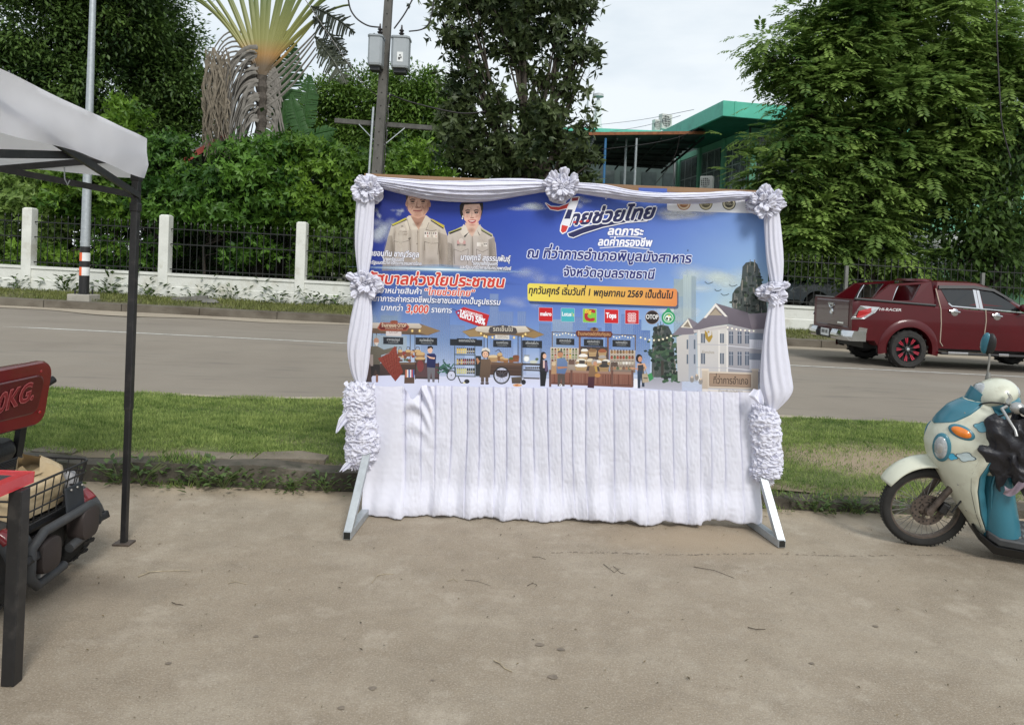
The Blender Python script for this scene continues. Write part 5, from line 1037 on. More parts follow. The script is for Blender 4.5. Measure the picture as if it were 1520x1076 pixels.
Pg([(1050, 551), (1117, 553), (1117, 578), (1050, 576)], '#d0c2b2', '#c2b4a4'); Pg([(1053, 554), (1114, 556), (1114, 574.6), (1053, 572.6)], '#a28a76', '#9a8470'); Ln([(1053, 554), (1114, 556), (1114, 574.6), (1053, 572.6), (1053, 554)], .8, '#7d6858'); Txt('ที่ว่าการอำเภอ', 1059, 1110, 569, 8, '#4a3c34', shear=0, bold=.014, slope=.025); Rc(1042, 577, 1126, 584, '#d8d0c8'); Txt('อำเภอพิบูลมังสาหาร', 1066, 1102, 581.6, 3, '#4a4238', shear=0)
for k in range(7): El(1001+9*k if k < 0 else 1080+6.4*k, 486+1.6*k-.12*k*k, 1.3, 1.3, '#fdf8e4')
for x, y in ((951, 501), (957.6, 503), (964, 504.6), (970.6, 505), (978, 504.6), (984, 503.4), (990, 501.4), (996, 498.6)): El(x, y, 1.2, 1.2, '#fffbe8'); El(x, y, 2.6, 2.6, '#fff6d0', .35, 12, True)
for x, y in ((1027, 563), (1034, 560), (1040, 566)): El(x, y, 3, 4.4, '#8f8a86'); El(x, y-3.6, 1.4, 1.6, '#d8c0a8')
# ---- market stalls
def sign(x0, y0, x1, y1, t, c='#20242a', tc='#cfd2d4'):
    Rc(x0, y0, x1, y1, c); w = x1-x0; Txt(t, x0+w*.18, x1-w*.18, y0+(y1-y0)*.52, (y1-y0)*.26, tc, shear=0); Txt('จากชุมชนท้องถิ่น', x0+w*.24, x1-w*.24, y0+(y1-y0)*.84, (y1-y0)*.16, '#9a9ea2', shear=0)
def jars(x0, y0, n, dx, cs, w=2.2, h=4.6):
    for k in range(n): x = x0+k*dx; Rc(x, y0, x+w, y0+h, cs[k % len(cs)]); Rc(x+.3, y0-.9, x+w-.3, y0+.2, '#3a3028'); Rc(x+.2, y0+h*.4, x+w-.2, y0+h*.75, '#efe6d0', a=.5)
def basket(x, y, w, h, c='#8a6444', fill='#c9a878'):
    Pg([(x, y), (x+w, y+.2), (x+w*.88, y+h), (x+w*.12, y+h)], c); El(x+w/2, y, w*.48, h*.28, fill)
    for k in range(3): Ln([(x+w*.05, y+h*(.25+.25*k)), (x+w*.95, y+h*(.25+.25*k))], .35, '#5a3e28', .7)
# stall 1
Pg([(536, 480), (622, 480), (654, 491), (636, 497.6), (536, 494)], '#7a6450', '#5c4a3a'); Pg([(552, 479), (622, 480), (630, 488), (610, 487), (590, 489), (552, 487)], '#d0c6ba', '#b0a496'); Pg([(628, 482), (654, 491), (634, 497.4), (620, 493)], '#8a7050')
for x in (553, 559, 609, 616): Ln([(x, 494), (x, 556)], 1, '#4a4440')
Rc(555, 497, 604, 540, '#bfccd0', a=.45); Pg([(560, 487), (565, 478.6), (603, 479.6), (608, 485), (604, 491), (565, 491)], '#a85a40'); Pg([(562, 486.6), (566, 480), (602, 481), (606, 485.6), (602.6, 489.6), (566, 489.6)], '#6a2420'); Txt('ร้านขายของ OTOP', 566.6, 603, 485, 4, '#e8d6b8', shear=0, slope=.02); Txt('ของดีประจำชุมชน', 572, 598, 488.4, 2.2, '#d8b89a', shear=0, slope=.02); Rr(573, 491.4, 596, 498.4, 1, '#cfc6c4'); Txt('OTOP', 578, 591, 494.6, 3, '#8a5a50', shear=0); El(585, 477.6, 6, 2, '#8a4a34')
sign(569, 500, 598.6, 510.6, 'อาหารแปรรูป'); sign(617, 500.6, 649, 511.6, 'สมุนไพรพื้นบ้าน')
Pg([(545, 540), (616, 538), (618, 556), (545, 558)], '#4a3a34', '#3c302c'); Pg([(590, 538), (618, 537.6), (618, 541), (590, 541)], '#6a5444')
for k in range(30):
    r = random.Random(k+40); El(r.uniform(590, 614), r.uniform(520, 536), r.uniform(1.6, 3), r.uniform(1.4, 2.6), r.choice(['#7a4a38', '#a87a5a', '#5a3a30', '#c8a484', '#8a3e34', '#4a5a3e']), 1, 9)
for x, w in ((606, 8), (594, 7), (620, 10)): Ln([(x-w*.35, 522), (x-w*.2, 515), (x+w*.2, 515), (x+w*.35, 522)], .7, '#3a3028'); basket(x-w/2, 521, w, 8, '#8a5a40')
basket(617, 525, 14, 10, '#9a7658'); basket(616, 532, 16, 8, '#5a4438'); Rc(616, 538, 652, 562, '#5a3a38', a=.8); Ln([(617, 540), (617, 563)], .9, '#26201e'); Ln([(651, 538), (651, 568)], 1, '#26201e'); Rc(617, 559, 651, 561, '#3a3230'); El(622, 546, 4, 5, '#3a5a48')
El(624, 543, 5, 9, '#7a3a3a'); Pg([(601, 549), (615.6, 548.6), (615, 569), (600, 569)], '#5a463a'); 
for k, c in enumerate(('#c8745c', '#e8dcd0', '#4a64a8', '#d8d8e0', '#b8505a', '#3a5a98')): Rc(602+2.2*k, 548.6, 604+2.2*k, 560, c)
for k in range(26):
    r = random.Random(k+80); El(660+r.gauss(0, 6), 545+r.gauss(0, 5), r.uniform(1.4, 5), r.uniform(.8, 1.6), r.choice(['#2c5648', '#3a6a58', '#1f4238']), .95, 8, rot=r.uniform(-1, 1))
# people of stall 1
Pg([(549, 514), (560, 513.6), (570, 519), (590, 514), (588, 521), (566, 527), (564, 545), (548, 545)], '#6a6558', '#5a5448'); El(558.6, 506.6, 4, 5.2, '#b48870'); Pg([(555.6, 508.4), (562, 508.4), (559.6, 514)], '#d8d0c8'); Pg([(549, 541), (564, 541), (564, 556), (561, 556), (558, 548), (552, 560), (548, 556)], '#2a2624'); Rc(558, 556, 561.4, 567, '#8a6452'); Rc(549, 526, 554, 543, '#9a8e88'); Pg([(541, 547), (550, 540), (552, 567), (540, 567)], '#4a3c38')
Pg([(561, 532), (578, 524), (585.6, 514), (588, 515), (592, 535), (598.6, 552), (587, 566)], '#8a3e30', '#7a3026')
for k in range(7): Ln([(563+3.4*k, 533+5*k*.9), (586+1.6*k, 517+5.2*k)], .5, '#b0644e', .5); Ln([(568+4*k, 528-1.6*k), (577+2.6*k, 556-.2*k)], .5, '#5f241c', .5)
El(638.4, 519.6, 3.7, 4.8, '#e2b8a0'); Pg([(634.4, 518), (635, 514), (640, 513), (643, 515.4), (642.4, 518.6), (640, 516)], '#1c1614'); Pg([(634, 525), (645, 524.6), (647.6, 528), (646, 546), (633.6, 545)], '#232a5c', '#1c224c'); Pg([(632, 527), (640, 530), (646, 530.6), (645, 533), (638, 532)], '#e0b49c'); Pg([(634, 545), (646, 546), (645, 567), (642, 567), (640, 552), (638, 567), (635, 567)], '#6c6a70')
# stall 2: bottles, cook, cart
Rc(668, 503, 716, 512.6, '#20242a'); Rc(678, 502, 707.6, 512, '#1c2026'); Txt('ของทอดน้ำมัน', 681, 705, 507, 3, '#cfd2d4', shear=0)
for x in (675, 705): Ln([(x, 512), (x, 559)], 1, '#3a4844')
for y in (526, 541, 558): Ln([(674, y), (706, y+.8)], 1.2, '#3c4a44')
for y0, cs in ((517, ['#d8b64a', '#cfae3e', '#d8c25a', '#3a2c20', '#2a2220']), (533, ['#c8a84a', '#6a3a28', '#8a2c24', '#4a2a20', '#7a3424']), (547, ['#c2c07a', '#b8b470', '#ccca86', '#2a3026', '#34382c'])): jars(678, y0, 9, 3, [cs[0], cs[1], cs[0], cs[2], cs[2], cs[3], cs[3], cs[4], cs[4]], 2.4, 7.6)
El(670, 557, 7, 7.6, '#262c2e'); El(670, 557, 5.6, 6.2, '#c9cce0'); El(670, 557, .9, .9, '#262c2e'); Ln([(664, 550), (676, 545), (676, 559)], 1.2, '#3c4a44'); Ln([(680, 559), (684, 568), (690, 568)], 1.6, '#2a2c2e'); El(693, 566, 4, 3.2, '#26262a'); El(689, 568, 1.8, 1.2, '#d8cf9a'); Rc(706, 528, 714, 558, '#2a2e30')
Pg([(686, 492), (714, 483.6), (780, 484), (808, 496.6), (793, 502), (757, 497), (734, 498), (697, 500)], '#8a7252', '#6a553e'); Pg([(708, 484.6), (780, 484), (787, 492), (770, 494), (740, 492), (722, 494), (704, 491)], '#d8d0c4', '#bdb2a2'); Pg([(686, 492), (705, 489), (716, 499.4), (698, 500)], '#9a8058'); Pg([(792, 491), (808, 496.6), (793, 502), (778, 498)], '#94794e')
Pg([(725, 492), (727, 485.6), (738, 483.4), (746, 482.4), (756, 484), (766, 487), (768, 493), (765, 496), (728, 495)], '#4a4444'); Txt('รถเข็นไข่', 732, 761, 491.4, 5.4, '#e4dccc', shear=0, slope=.02, bold=.01); Rc(735, 497, 756, 503, '#d6d2cc'); Txt('ไข่สดใหม่', 738, 754, 501.4, 3.4, '#6a5a50', shear=0)
for x in (718.6, 723.6, 769, 774): Ln([(x, 498), (x, 538)], 1, '#3a3a3c')
for x, y in ((714, 495), (719, 498.6), (722, 500), (731, 500.6), (776, 499), (780, 496), (763, 501), (612, 491), (623, 491)): El(x, y, 1.3, 1.6, '#ffe9a8'); El(x, y, 3.2, 3.2, '#ffdf90', .4, 12, True)
sign(732, 504.4, 759, 515, 'ขนมครกโบราณ'); sign(775, 505, 804.6, 516, 'เครื่องปรุงพื้นบ้าน')
for x in (776, 803): Ln([(x, 516), (x, 562)], .8, '#4a4c50')
Pg([(724, 538), (775, 541), (775, 558), (726, 556)], '#5a4438', '#46342c'); Rc(720, 537, 776, 540.6, '#6a5242'); 
for y in (545, 550): Ln([(727, y), (774, y+1.6)], .6, '#33261f')
basket(724, 529, 16, 8, '#b8946a', '#d8c098'); basket(738, 526, 8, 10, '#8a6040'); Ln([(735, 522), (740, 518.6), (744, 523)], .8, '#4a3828'); basket(742, 531, 7, 6, '#b0865c'); basket(747, 533, 8, 5, '#a07048'); basket(755, 532, 8, 6, '#8a5a3c', '#4a6a3e'); basket(761, 529, 10, 8, '#8a5638', '#7a4a30')
El(744.6, 557, 12.4, 13, '#1f2326', n=30); El(744.6, 557, 10.6, 11.2, '#aeb0bc', n=30); El(744.6, 556.6, 9.8, 10.2, '#c2c6dc', n=30); Pg([(735, 549), (754.6, 549.4), (753, 558), (745, 561), (737, 558)], '#33292a')
for k in range(10): Ln([(744.6, 557), (744.6+10*math.cos(k*.63), 557+10.6*math.sin(k*.63))], .35, '#7a7c86')
El(744.6, 557, 1.8, 1.8, '#2a2c30'); El(777, 567, 3.6, 3.8, '#26262a'); Ln([(774, 541), (774, 565)], 1.2, '#33302e'); Pg([(759, 560), (774, 559), (773, 569), (760, 569)], '#5c5248', '#4a4038'); El(768, 571.6, 7, 2.2, '#d8a878'); El(767, 571.6, 2.6, 1, '#b8643c')
El(781.6, 532.6, 4.6, 4.8, '#c9ced2'); El(781.6, 532.6, 3.4, 3.6, '#eef0f0'); Rc(777.6, 526.6, 786, 528.4, '#8a9094'); Rc(775, 539, 802, 541.4, '#3c3634'); El(792, 537, 6, 2.4, '#c8ccc0'); El(797, 533, 2.4, 2, '#5a6a4a'); Rc(777, 548, 801, 550, '#3a3432'); Rc(777, 560, 801, 562, '#4a423c')
for k in range(8): El(781+2.8*k, 546, 1.3, 1.6, '#46403c')
El(720.6, 524.6, 6, 6.6, '#2c2420'); El(720.6, 526, 4.4, 5, '#e2b79c'); Pg([(714.6, 522), (716, 517), (722, 515.6), (727, 518.6), (727.6, 523), (721, 519.4)], '#d8d4cc'); El(718.8, 525.4, .6, .7, '#2a1c18'); El(722.8, 525.4, .6, .7, '#2a1c18'); Ln([(718.6, 528.8), (722.8, 528.8)], .8, '#a8504a')
Pg([(714, 533), (727, 533), (729, 541), (727, 560), (712, 560), (713, 545)], '#6c5848', '#5c4a3c'); Pg([(714, 534), (709, 541), (706.6, 532), (709, 531), (712, 536)], '#b4805f'); Pg([(727, 533), (731, 540), (728, 541)], '#7a5c48'); Rc(714, 560, 718.6, 567, '#5a4c44'); Rc(720.6, 560, 725, 567, '#5a4c44'); El(716, 569, 3, 1.6, '#4a3a34'); El(723, 569, 3, 1.6, '#4a3a34')
# stall 3
Ln([(819.6, 492), (819.6, 515)], 1.6, '#6a5a50'); Ln([(943, 497), (943, 520)], 1.6, '#6a5a50'); Ln([(819, 492.6), (856, 494)], 1, '#5a5052'); Ln([(908, 496.4), (944, 498)], 1.4, '#5a4a44'); Rc(859, 500, 862, 545, '#7a5444'); Rc(901, 501, 903.6, 548, '#7a5444')
for k in range(8): El(822+4.4*k, 496+1.6*math.sin(k*1.2), 1, 1, '#fff8e0'); El(911+4.2*k, 500+1.6*math.sin(k*1.4), 1, 1, '#fff8e0')
El(882, 489, 6.4, 3, '#8a6a4a'); El(882, 488, 2.6, 2.2, '#4a2a20'); Pg([(855, 491.4), (858, 490.6), (907, 492), (909.6, 496), (907, 501), (857, 500), (854.6, 496)], '#6a3226', '#5a2a20'); Txt('ร้านเกษตรผลิตภัณฑ์ชุมชน', 858, 906, 497.6, 4, '#c89a6a', shear=0, slope=.02)
sign(825.6, 502, 852.6, 511.6, 'ผลิตภัณฑ์เครื่องดื่ม'); sign(866.6, 503, 895.6, 513.4, 'ผลิตภัณฑ์จากข้าว'); sign(909, 504.4, 936, 514.6, 'งานหัตถกรรมพื้นบ้าน')
Rc(817, 515.4, 859, 552, '#cfc4b4', '#8a7a70'); Rc(905, 519, 943, 552, '#c6b8a8', '#7a6a60')
for j, cs in enumerate((['#5a6a3a', '#8a4a34', '#c8a84a', '#4a5a3e'], ['#6a7a44', '#b05a44', '#d8b23e', '#5a7a4a'], ['#7a3a34', '#a88a5a', '#6a4a3a', '#b8a47a'])): jars(818.6, 518+8*j, 9, 4.4, cs, 2.8, 5.6)
for j, cs in enumerate((['#8a6a4a', '#a8845c', '#7a5a44', '#6a5a40'], ['#9a4a3a', '#5a6a44', '#a8543c', '#7a4a34'], ['#d8d4cc', '#e4e0da', '#cfc8bc', '#b8b0a0'], ['#7a5a4a', '#a87a5a', '#5a6a4a', '#b09a7a'])):
    for k in range(8): El(908+4.4*k, 522.6+8*j, 1.9, 2.4, cs[k % 4]); Rc(906.6+4.4*k, 519.4+8*j, 909.4+4.4*k, 520.4+8*j, '#4a3a30')
Pg([(862, 514), (902, 515), (904, 552), (856, 550)], '#4a3e3a')
for x, y, w, h, f in ((862, 520, 11, 7, '#e9e6e0'), (873, 520, 13, 9, '#8a6a4a'), (887.6, 521, 13, 9, '#9a5a3c'), (858.6, 528, 14, 8, '#f0ece6'), (854.6, 535, 16, 8, '#e2dccc'), (870, 535, 12, 8, '#d8ccb4'), (888, 530, 12, 8, '#a8a09a'), (880, 537, 14, 7, '#e8e4de'), (893, 536, 13, 7, '#e4e0d8'), (853, 542.6, 19, 8.6, '#f2f0ea'), (888.6, 543, 16, 8.4, '#3a3838')):
    basket(x, y, w, h, '#b89a70' if f != '#3a3838' else '#a88a62', f); El(x+w/2, y-1, w*.36, h*.26, f)
for x in (865, 878.6, 891): Rc(x, 514.4, x+5.6, 517.6, '#3a3634')
Rc(844, 534, 853, 541, '#6a5248'); Rc(859.6, 534.6, 868, 540, '#46403c'); Rc(893, 535.6, 901.6, 541, '#46403c'); Rc(906.6, 537, 917, 543.4, '#5a4a42')
Pg([(816, 550), (939, 553), (939, 575), (816, 570)], '#8a5c4c', '#74493c'); Rc(815, 548.6, 940, 552, '#9a7a6a', sl=.03)
for k in range(32): Ln([(819+3.8*k, 553+.11*k), (819+3.8*k, 568+.12*k)], .8, random.Random(k).choice(['#a87868', '#6a4238', '#5c382f', '#b58a78']), .6)
for x in (815, 846.6, 907, 937): Rc(x, 549, x+3.2, 574, '#6a4a40')
for x0 in (820, 851, 911): Ln([(x0, 568+.03*(x0-820)), (x0+26, 569+.03*(x0-820))], .9, '#4a3028')
# shoppers
El(806.6, 528, 4.2, 6, '#1a1616'); Pg([(802.6, 526), (806, 523), (805, 545), (801, 545)], '#1a1616'); El(808.4, 528.6, 2.7, 3.8, '#e0b49c'); Pg([(802, 535), (812, 534.6), (814, 552), (801, 552)], '#24242c'); Rc(806, 534.6, 808.6, 546, '#d8b8b4'); Pg([(809, 536), (812.6, 538), (813, 551), (809, 551)], '#5a4a68'); Pg([(801.6, 551), (812, 551), (809, 573), (802, 573)], '#191a1e')
El(831.6, 525.6, 4.2, 5.2, '#b88464'); Pg([(827.4, 524), (828.6, 520.6), (834, 520.4), (836, 524), (832, 522.4)], '#5c5450'); Pg([(827, 532), (838, 531), (842.6, 538), (841.6, 547), (838.6, 555), (826, 554)], '#6c82a8', '#5a7098'); Pg([(827, 544), (841, 544), (843, 546), (828, 547.6)], '#b07c5c'); Pg([(820, 538), (825, 538), (826, 555), (818, 555)], '#b08c6a'); El(822, 540, 3, 3, '#d0b898'); Pg([(827.6, 555), (838.6, 555), (838, 573), (834.6, 573), (833, 560), (831, 573), (827.6, 573)], '#544a44'); El(832, 571.6, 1.8, 1.8, '#ecebe6'); El(832, 571.6, .8, .8, '#2a2a2c')
El(882, 537.6, 4.2, 4.6, '#a8a09c'); El(883.4, 540, 3, 3.6, '#c49070'); Pg([(875, 544), (883, 542), (887, 550), (886, 560), (873, 560)], '#8a6c50', '#7a5c44'); Pg([(882, 543), (886, 544), (887, 552), (884, 552)], '#b8944e'); El(887, 557, 4.4, 3, '#b8834a'); Pg([(873, 559), (882.6, 559), (881.6, 576), (872, 575)], '#4a2430', '#3c1c28')
El(948.6, 532, 4.8, 6.4, '#17151a'); El(951, 542, 2.4, 5, '#17151a'); El(950, 533, 3, 4.2, '#c99072'); Pg([(946, 540), (957, 539), (960, 546), (957, 550), (946, 551)], '#d6a888'); Pg([(946.6, 542), (954.6, 541), (956, 551), (946.6, 552)], '#3a3c44'); Ln([(934, 546), (947, 547.6)], 1.8, '#c99072'); Pg([(946, 550.6), (956, 550.6), (956.6, 574), (953, 574), (951.4, 560), (950, 576), (946.6, 576)], '#2c3c52', '#24303f'); Pg([(953, 555), (961, 554), (963, 567), (953.6, 568)], '#b0a088'); Ln([(954, 556), (956, 544), (960, 555)], .8, '#8a7a64'); Pg([(961, 556), (967, 553), (970, 562), (964, 566)], '#3c8a52'); Rc(955, 560, 961, 562, '#6a6456'); Rc(941, 562, 946, 576, '#e8e8ee')
# ---- turn the shapes into the banner print
me = bpy.data.meshes.new('banner_print'); Mi = parent_matrix(stand).inverted()
# clip everything to the sheet by leaving the drapes to cover its sides, as on the real stand
me.from_pydata([tuple(Mi @ Vector(v)) for v in PV], [], PF)
ca = me.color_attributes.new('ink', 'FLOAT_COLOR', 'CORNER'); ca.data.foreach_set('color', np.array([c for f in PC for c in f], dtype=np.float32).ravel())
m = bpy.data.materials.new('printed_vinyl'); m.use_nodes = True; n = m.node_tree.nodes; l = m.node_tree.links; p = n['Principled BSDF']; p.inputs['Roughness'].default_value = .45; p.inputs['Specular IOR Level'].default_value = .35
a_ = n.new('ShaderNodeAttribute'); a_.attribute_name = 'ink'; l.new(a_.outputs['Color'], p.inputs['Base Color']); l.new(a_.outputs['Alpha'], p.inputs['Alpha'])
t_ = n.new('ShaderNodeTexCoord'); z_ = n.new('ShaderNodeTexNoise'); z_.inputs['Scale'].default_value = 3; l.new(t_.outputs['Object'], z_.inputs['Vector']); b_ = n.new('ShaderNodeBump'); b_.inputs['Strength'].default_value = .12; b_.inputs['Distance'].default_value = .05; l.new(z_.outputs['Fac'], b_.inputs['Height']); l.new(b_.outputs[0], p.inputs['Normal'])
me.materials.append(m); bo = bpy.data.objects.new('banner_print', me); COL.objects.link(bo); bo.parent = stand; bo['label'] = 'blue market fair print with portraits, white and red lettering and stalls'
# ================================================================ WHITE CLOTH
def clothmat(name, st, b1, s1):
    m = mat(name, (.80, .80, .90), .75, var=.025, scale=3, bump=b1, bscale=s1, stretch=st, spec=.2)
    n = m.node_tree.nodes; l = m.node_tree.links; p = n['Principled BSDF']; o = n['Material Output']
    tr = n.new('ShaderNodeBsdfTranslucent'); tr.inputs['Color'].default_value = (.78, .78, .83, 1); ms = n.new('ShaderNodeMixShader'); ms.inputs[0].default_value = .22
    l.new(p.outputs[0], ms.inputs[1]); l.new(tr.outputs[0], ms.inputs[2]); l.new(ms.outputs[0], o.inputs['Surface']); return m
M_cloth = clothmat('white_crepe_cloth', (.35, 1, 4.0), .03, 10); M_satin = clothmat('white_satin', (1, 1, 1), .12, 25)
PL = [543, 601, 625, 646, 670, 694, 711, 732, 751, 772, 791, 812, 832, 849, 869, 888, 910, 933, 956, 977, 997, 1017, 1037, 1052, 1072, 1096, 1122]
def sm(a, b, x): t = max(0, min(1, (x-a)/(b-a))); return t*t*(3-2*t)
def skirt(u, v):
    q = u*(len(PL)-1); i = min(int(q), len(PL)-2); ph = q-i; x = PL[i]+(PL[i+1]-PL[i])*ph
    yt = 570+.021*(x-555); yb = 766+.020*(x-540)
    wob = NZ.noise((x*.035, 3.1, 0)); hem = 9*NZ.noise((x*.034, v*.5, 7.7))+5*max(0, NZ.noise((x*.10, 0, 2.2))-.1)
    sag = max(0, 1-((x-613)/14)**2)**1.3*20*(1-v)**3
    if i == 0: sag += 2*math.sin(ph*math.pi)*(1-v)**6
    y = yt+sag+(yb+hem*sm(.55, 1, v)-yt-sag)*v
    lean = NZ.noise((q*.42, v*1.3, 4.4))*18*sm(.1, 1, v)
    flow = sm(.35, .95, v)
    edge = sm(.0, .05, ph)
    hh = .6+.8*abs(NZ.noise((i*2.3, 5.5, 1.1)))*2
    d = .006+.005*math.sin(math.pi*ph)*(1-flow)+.027*hh*ph*edge*(1-.65*flow)-.017*math.exp(-(ph/.05)**2)*(1-.85*flow)+.006*NZ.noise((x*.06+v*2.5, v*7, 2.0))*sm(0, .3, v)
    if i == 0: d = .015+.03*sm(0, .8, ph)+.016*math.sin(7*(ph+v*.9))*sm(.05, .5, v)
    if i in (1, 2): d += .030*math.sin((y-590)*.20-.010*(x-613)**2*(1 if y < 640 else .5))*math.exp(-max(0, y-592)/34)*(1-sm(628, 650, x))
    if i <= 2: d += .022*math.sin((x-560)*.09+v*4.5)*sm(.1, .8, v)
    w = flow*(.052*NZ.noise((x*.050+v*.6, v*1.6, 1.0))+.012*NZ.noise((x*.085, v*2.2, 9.0)))
    bal = .05*math.sin(math.pi*sm(.70, 1.12, v)) ; tuck = -.10*sm(.972, 1.0, v)
    out = d+w+.045*v+bal*.8+tuck+.004*NZ.noise((x*.3, v*40, 1))
    p = at(x+lean*.35, y, BY-.035)
    z = max(p.z, .012+.006*NZ.noise((x*.2, v*9, 3))) if v > .9 else p.z
    return Vector((p.x, BY-.035-out, z))
g = G(); g.grid(skirt, (len(PL)-1)*22+1, 80); o = g.build('table_skirt', M_cloth, smooth=80, recenter=True)
tag(o, 'long pleated white cloth skirt hanging under the banner to the ground', 'skirt cloth')
def lerpl(L_, t):
    q = t*(len(L_)-1); i = min(int(q), len(L_)-2); f = q-i
    a = L_[max(i-1, 0)]; b = L_[i]; c = L_[i+1]; d = L_[min(i+2, len(L_)-1)]
    return tuple(.5*((2*b[k])+(c[k]-a[k])*f+(2*a[k]-5*b[k]+4*c[k]-d[k])*f*f+(3*b[k]-a[k]-3*c[k]+d[k])*f**3) for k in (0, 1))
def swag(name, lab, top, bot, seed):
    def fn(u, v):
        a = lerpl(top, u); b = lerpl(bot, u); x = a[0]+(b[0]-a[0])*v; y = a[1]+(b[1]-a[1])*v; e = math.sin(math.pi*u)**.7
        bulge = .035+.085*math.sin(math.pi*min(1, .12+v*.86))*(.35+.65*e)
        ph = v*(5.2+.8*math.sin(u*5+seed))+.5*NZ.noise((u*2.2, v*1.5, seed))
        f = abs((ph % 1)-.5)*2; d = bulge+(.020*f**.7+.006*math.sin(ph*12.6))*(.5+.5*e)+.008*NZ.noise((u*14, v*5, seed))
        if v > .97: d -= .03
        return at(x, y, BY-d)
    g = G(); g.grid(fn, 120, 64); o = g.build(name, M_satin, smooth=80, recenter=True, solid=.004); return tag(o, lab, 'drape', 'white swags on the banner stand')
swag('fabric_swag', 'wide white cloth swag over banner top between left and centre rosettes', [(548, 262), (600, 265.5), (640, 268), (690, 268.5), (740, 265.5), (790, 266), (822, 270)], [(552, 276), (596, 288), (636, 296.5), (680, 300), (722, 299), (766, 292), (820, 283)], 1.3)
swag('fabric_swag', 'narrow white cloth swag over banner top between centre and right rosettes', [(848, 271), (895, 274), (940, 283), (985, 286.5), (1040, 286), (1090, 284), (1130, 287)], [(850, 286), (895, 293), (945, 299.5), (1000, 302.5), (1050, 302), (1092, 298), (1130, 294)], 4.1)
def drape(name, lab, Lf, Rt, dep, seed, nf=5):
    def fn(u, v):
        a = lerpl(Lf, v); b = lerpl(Rt, v); t = u*2*math.pi; cx = (a[0]+b[0])/2; w = abs(b[0]-a[0])/2; cy = (a[1]+b[1])/2
        mod = 1+.10*math.sin(nf*2*t+2.2*math.sin(v*4+seed))+.08*NZ.noise((math.cos(t)*1.8, math.sin(t)*1.8, v*2.2+seed))
        x = cx+w*math.cos(t)*mod*.98; c = at(x, cy+(b[1]-a[1])*.5*math.cos(t), BY-.06)
        return Vector((c.x, BY-.055-dep-math.sin(t)*(w*.0047*.55+.01)*mod, c.z))
    g = G(); g.grid(fn, 72, 44, closeu=True); o = g.build(name, M_satin, smooth=80, recenter=True); return tag(o, lab, 'drape', 'white side drapes on the banner stand')
drape('side_drape', 'upper left white drape between corner rosette and knot', [(532, 292), (529, 330), (529, 365), (533, 408)], [(557, 296), (555, 335), (553, 372), (547, 410)], .03, 1)
drape('side_drape', 'lower left white drape between knot and ruffled column', [(533, 430), (523, 475), (518, 515), (523, 550), (535, 575)], [(551, 432), (553, 480), (550, 525), (546, 556), (541, 576)], .04, 2)
drape('side_drape', 'upper right white drape hanging from corner rosette to knot', [(1132, 310), (1134, 350), (1137, 390), (1143, 428)], [(1153, 312), (1157, 350), (1160, 388), (1158, 430)], .03, 3)
drape('side_drape', 'lower right white drape, full and baggy at its bottom', [(1140, 440), (1131, 495), (1127, 545), (1127, 580), (1136, 604)], [(1158, 442), (1162, 500), (1168, 552), (1170, 582), (1150, 606)], .05, 4)
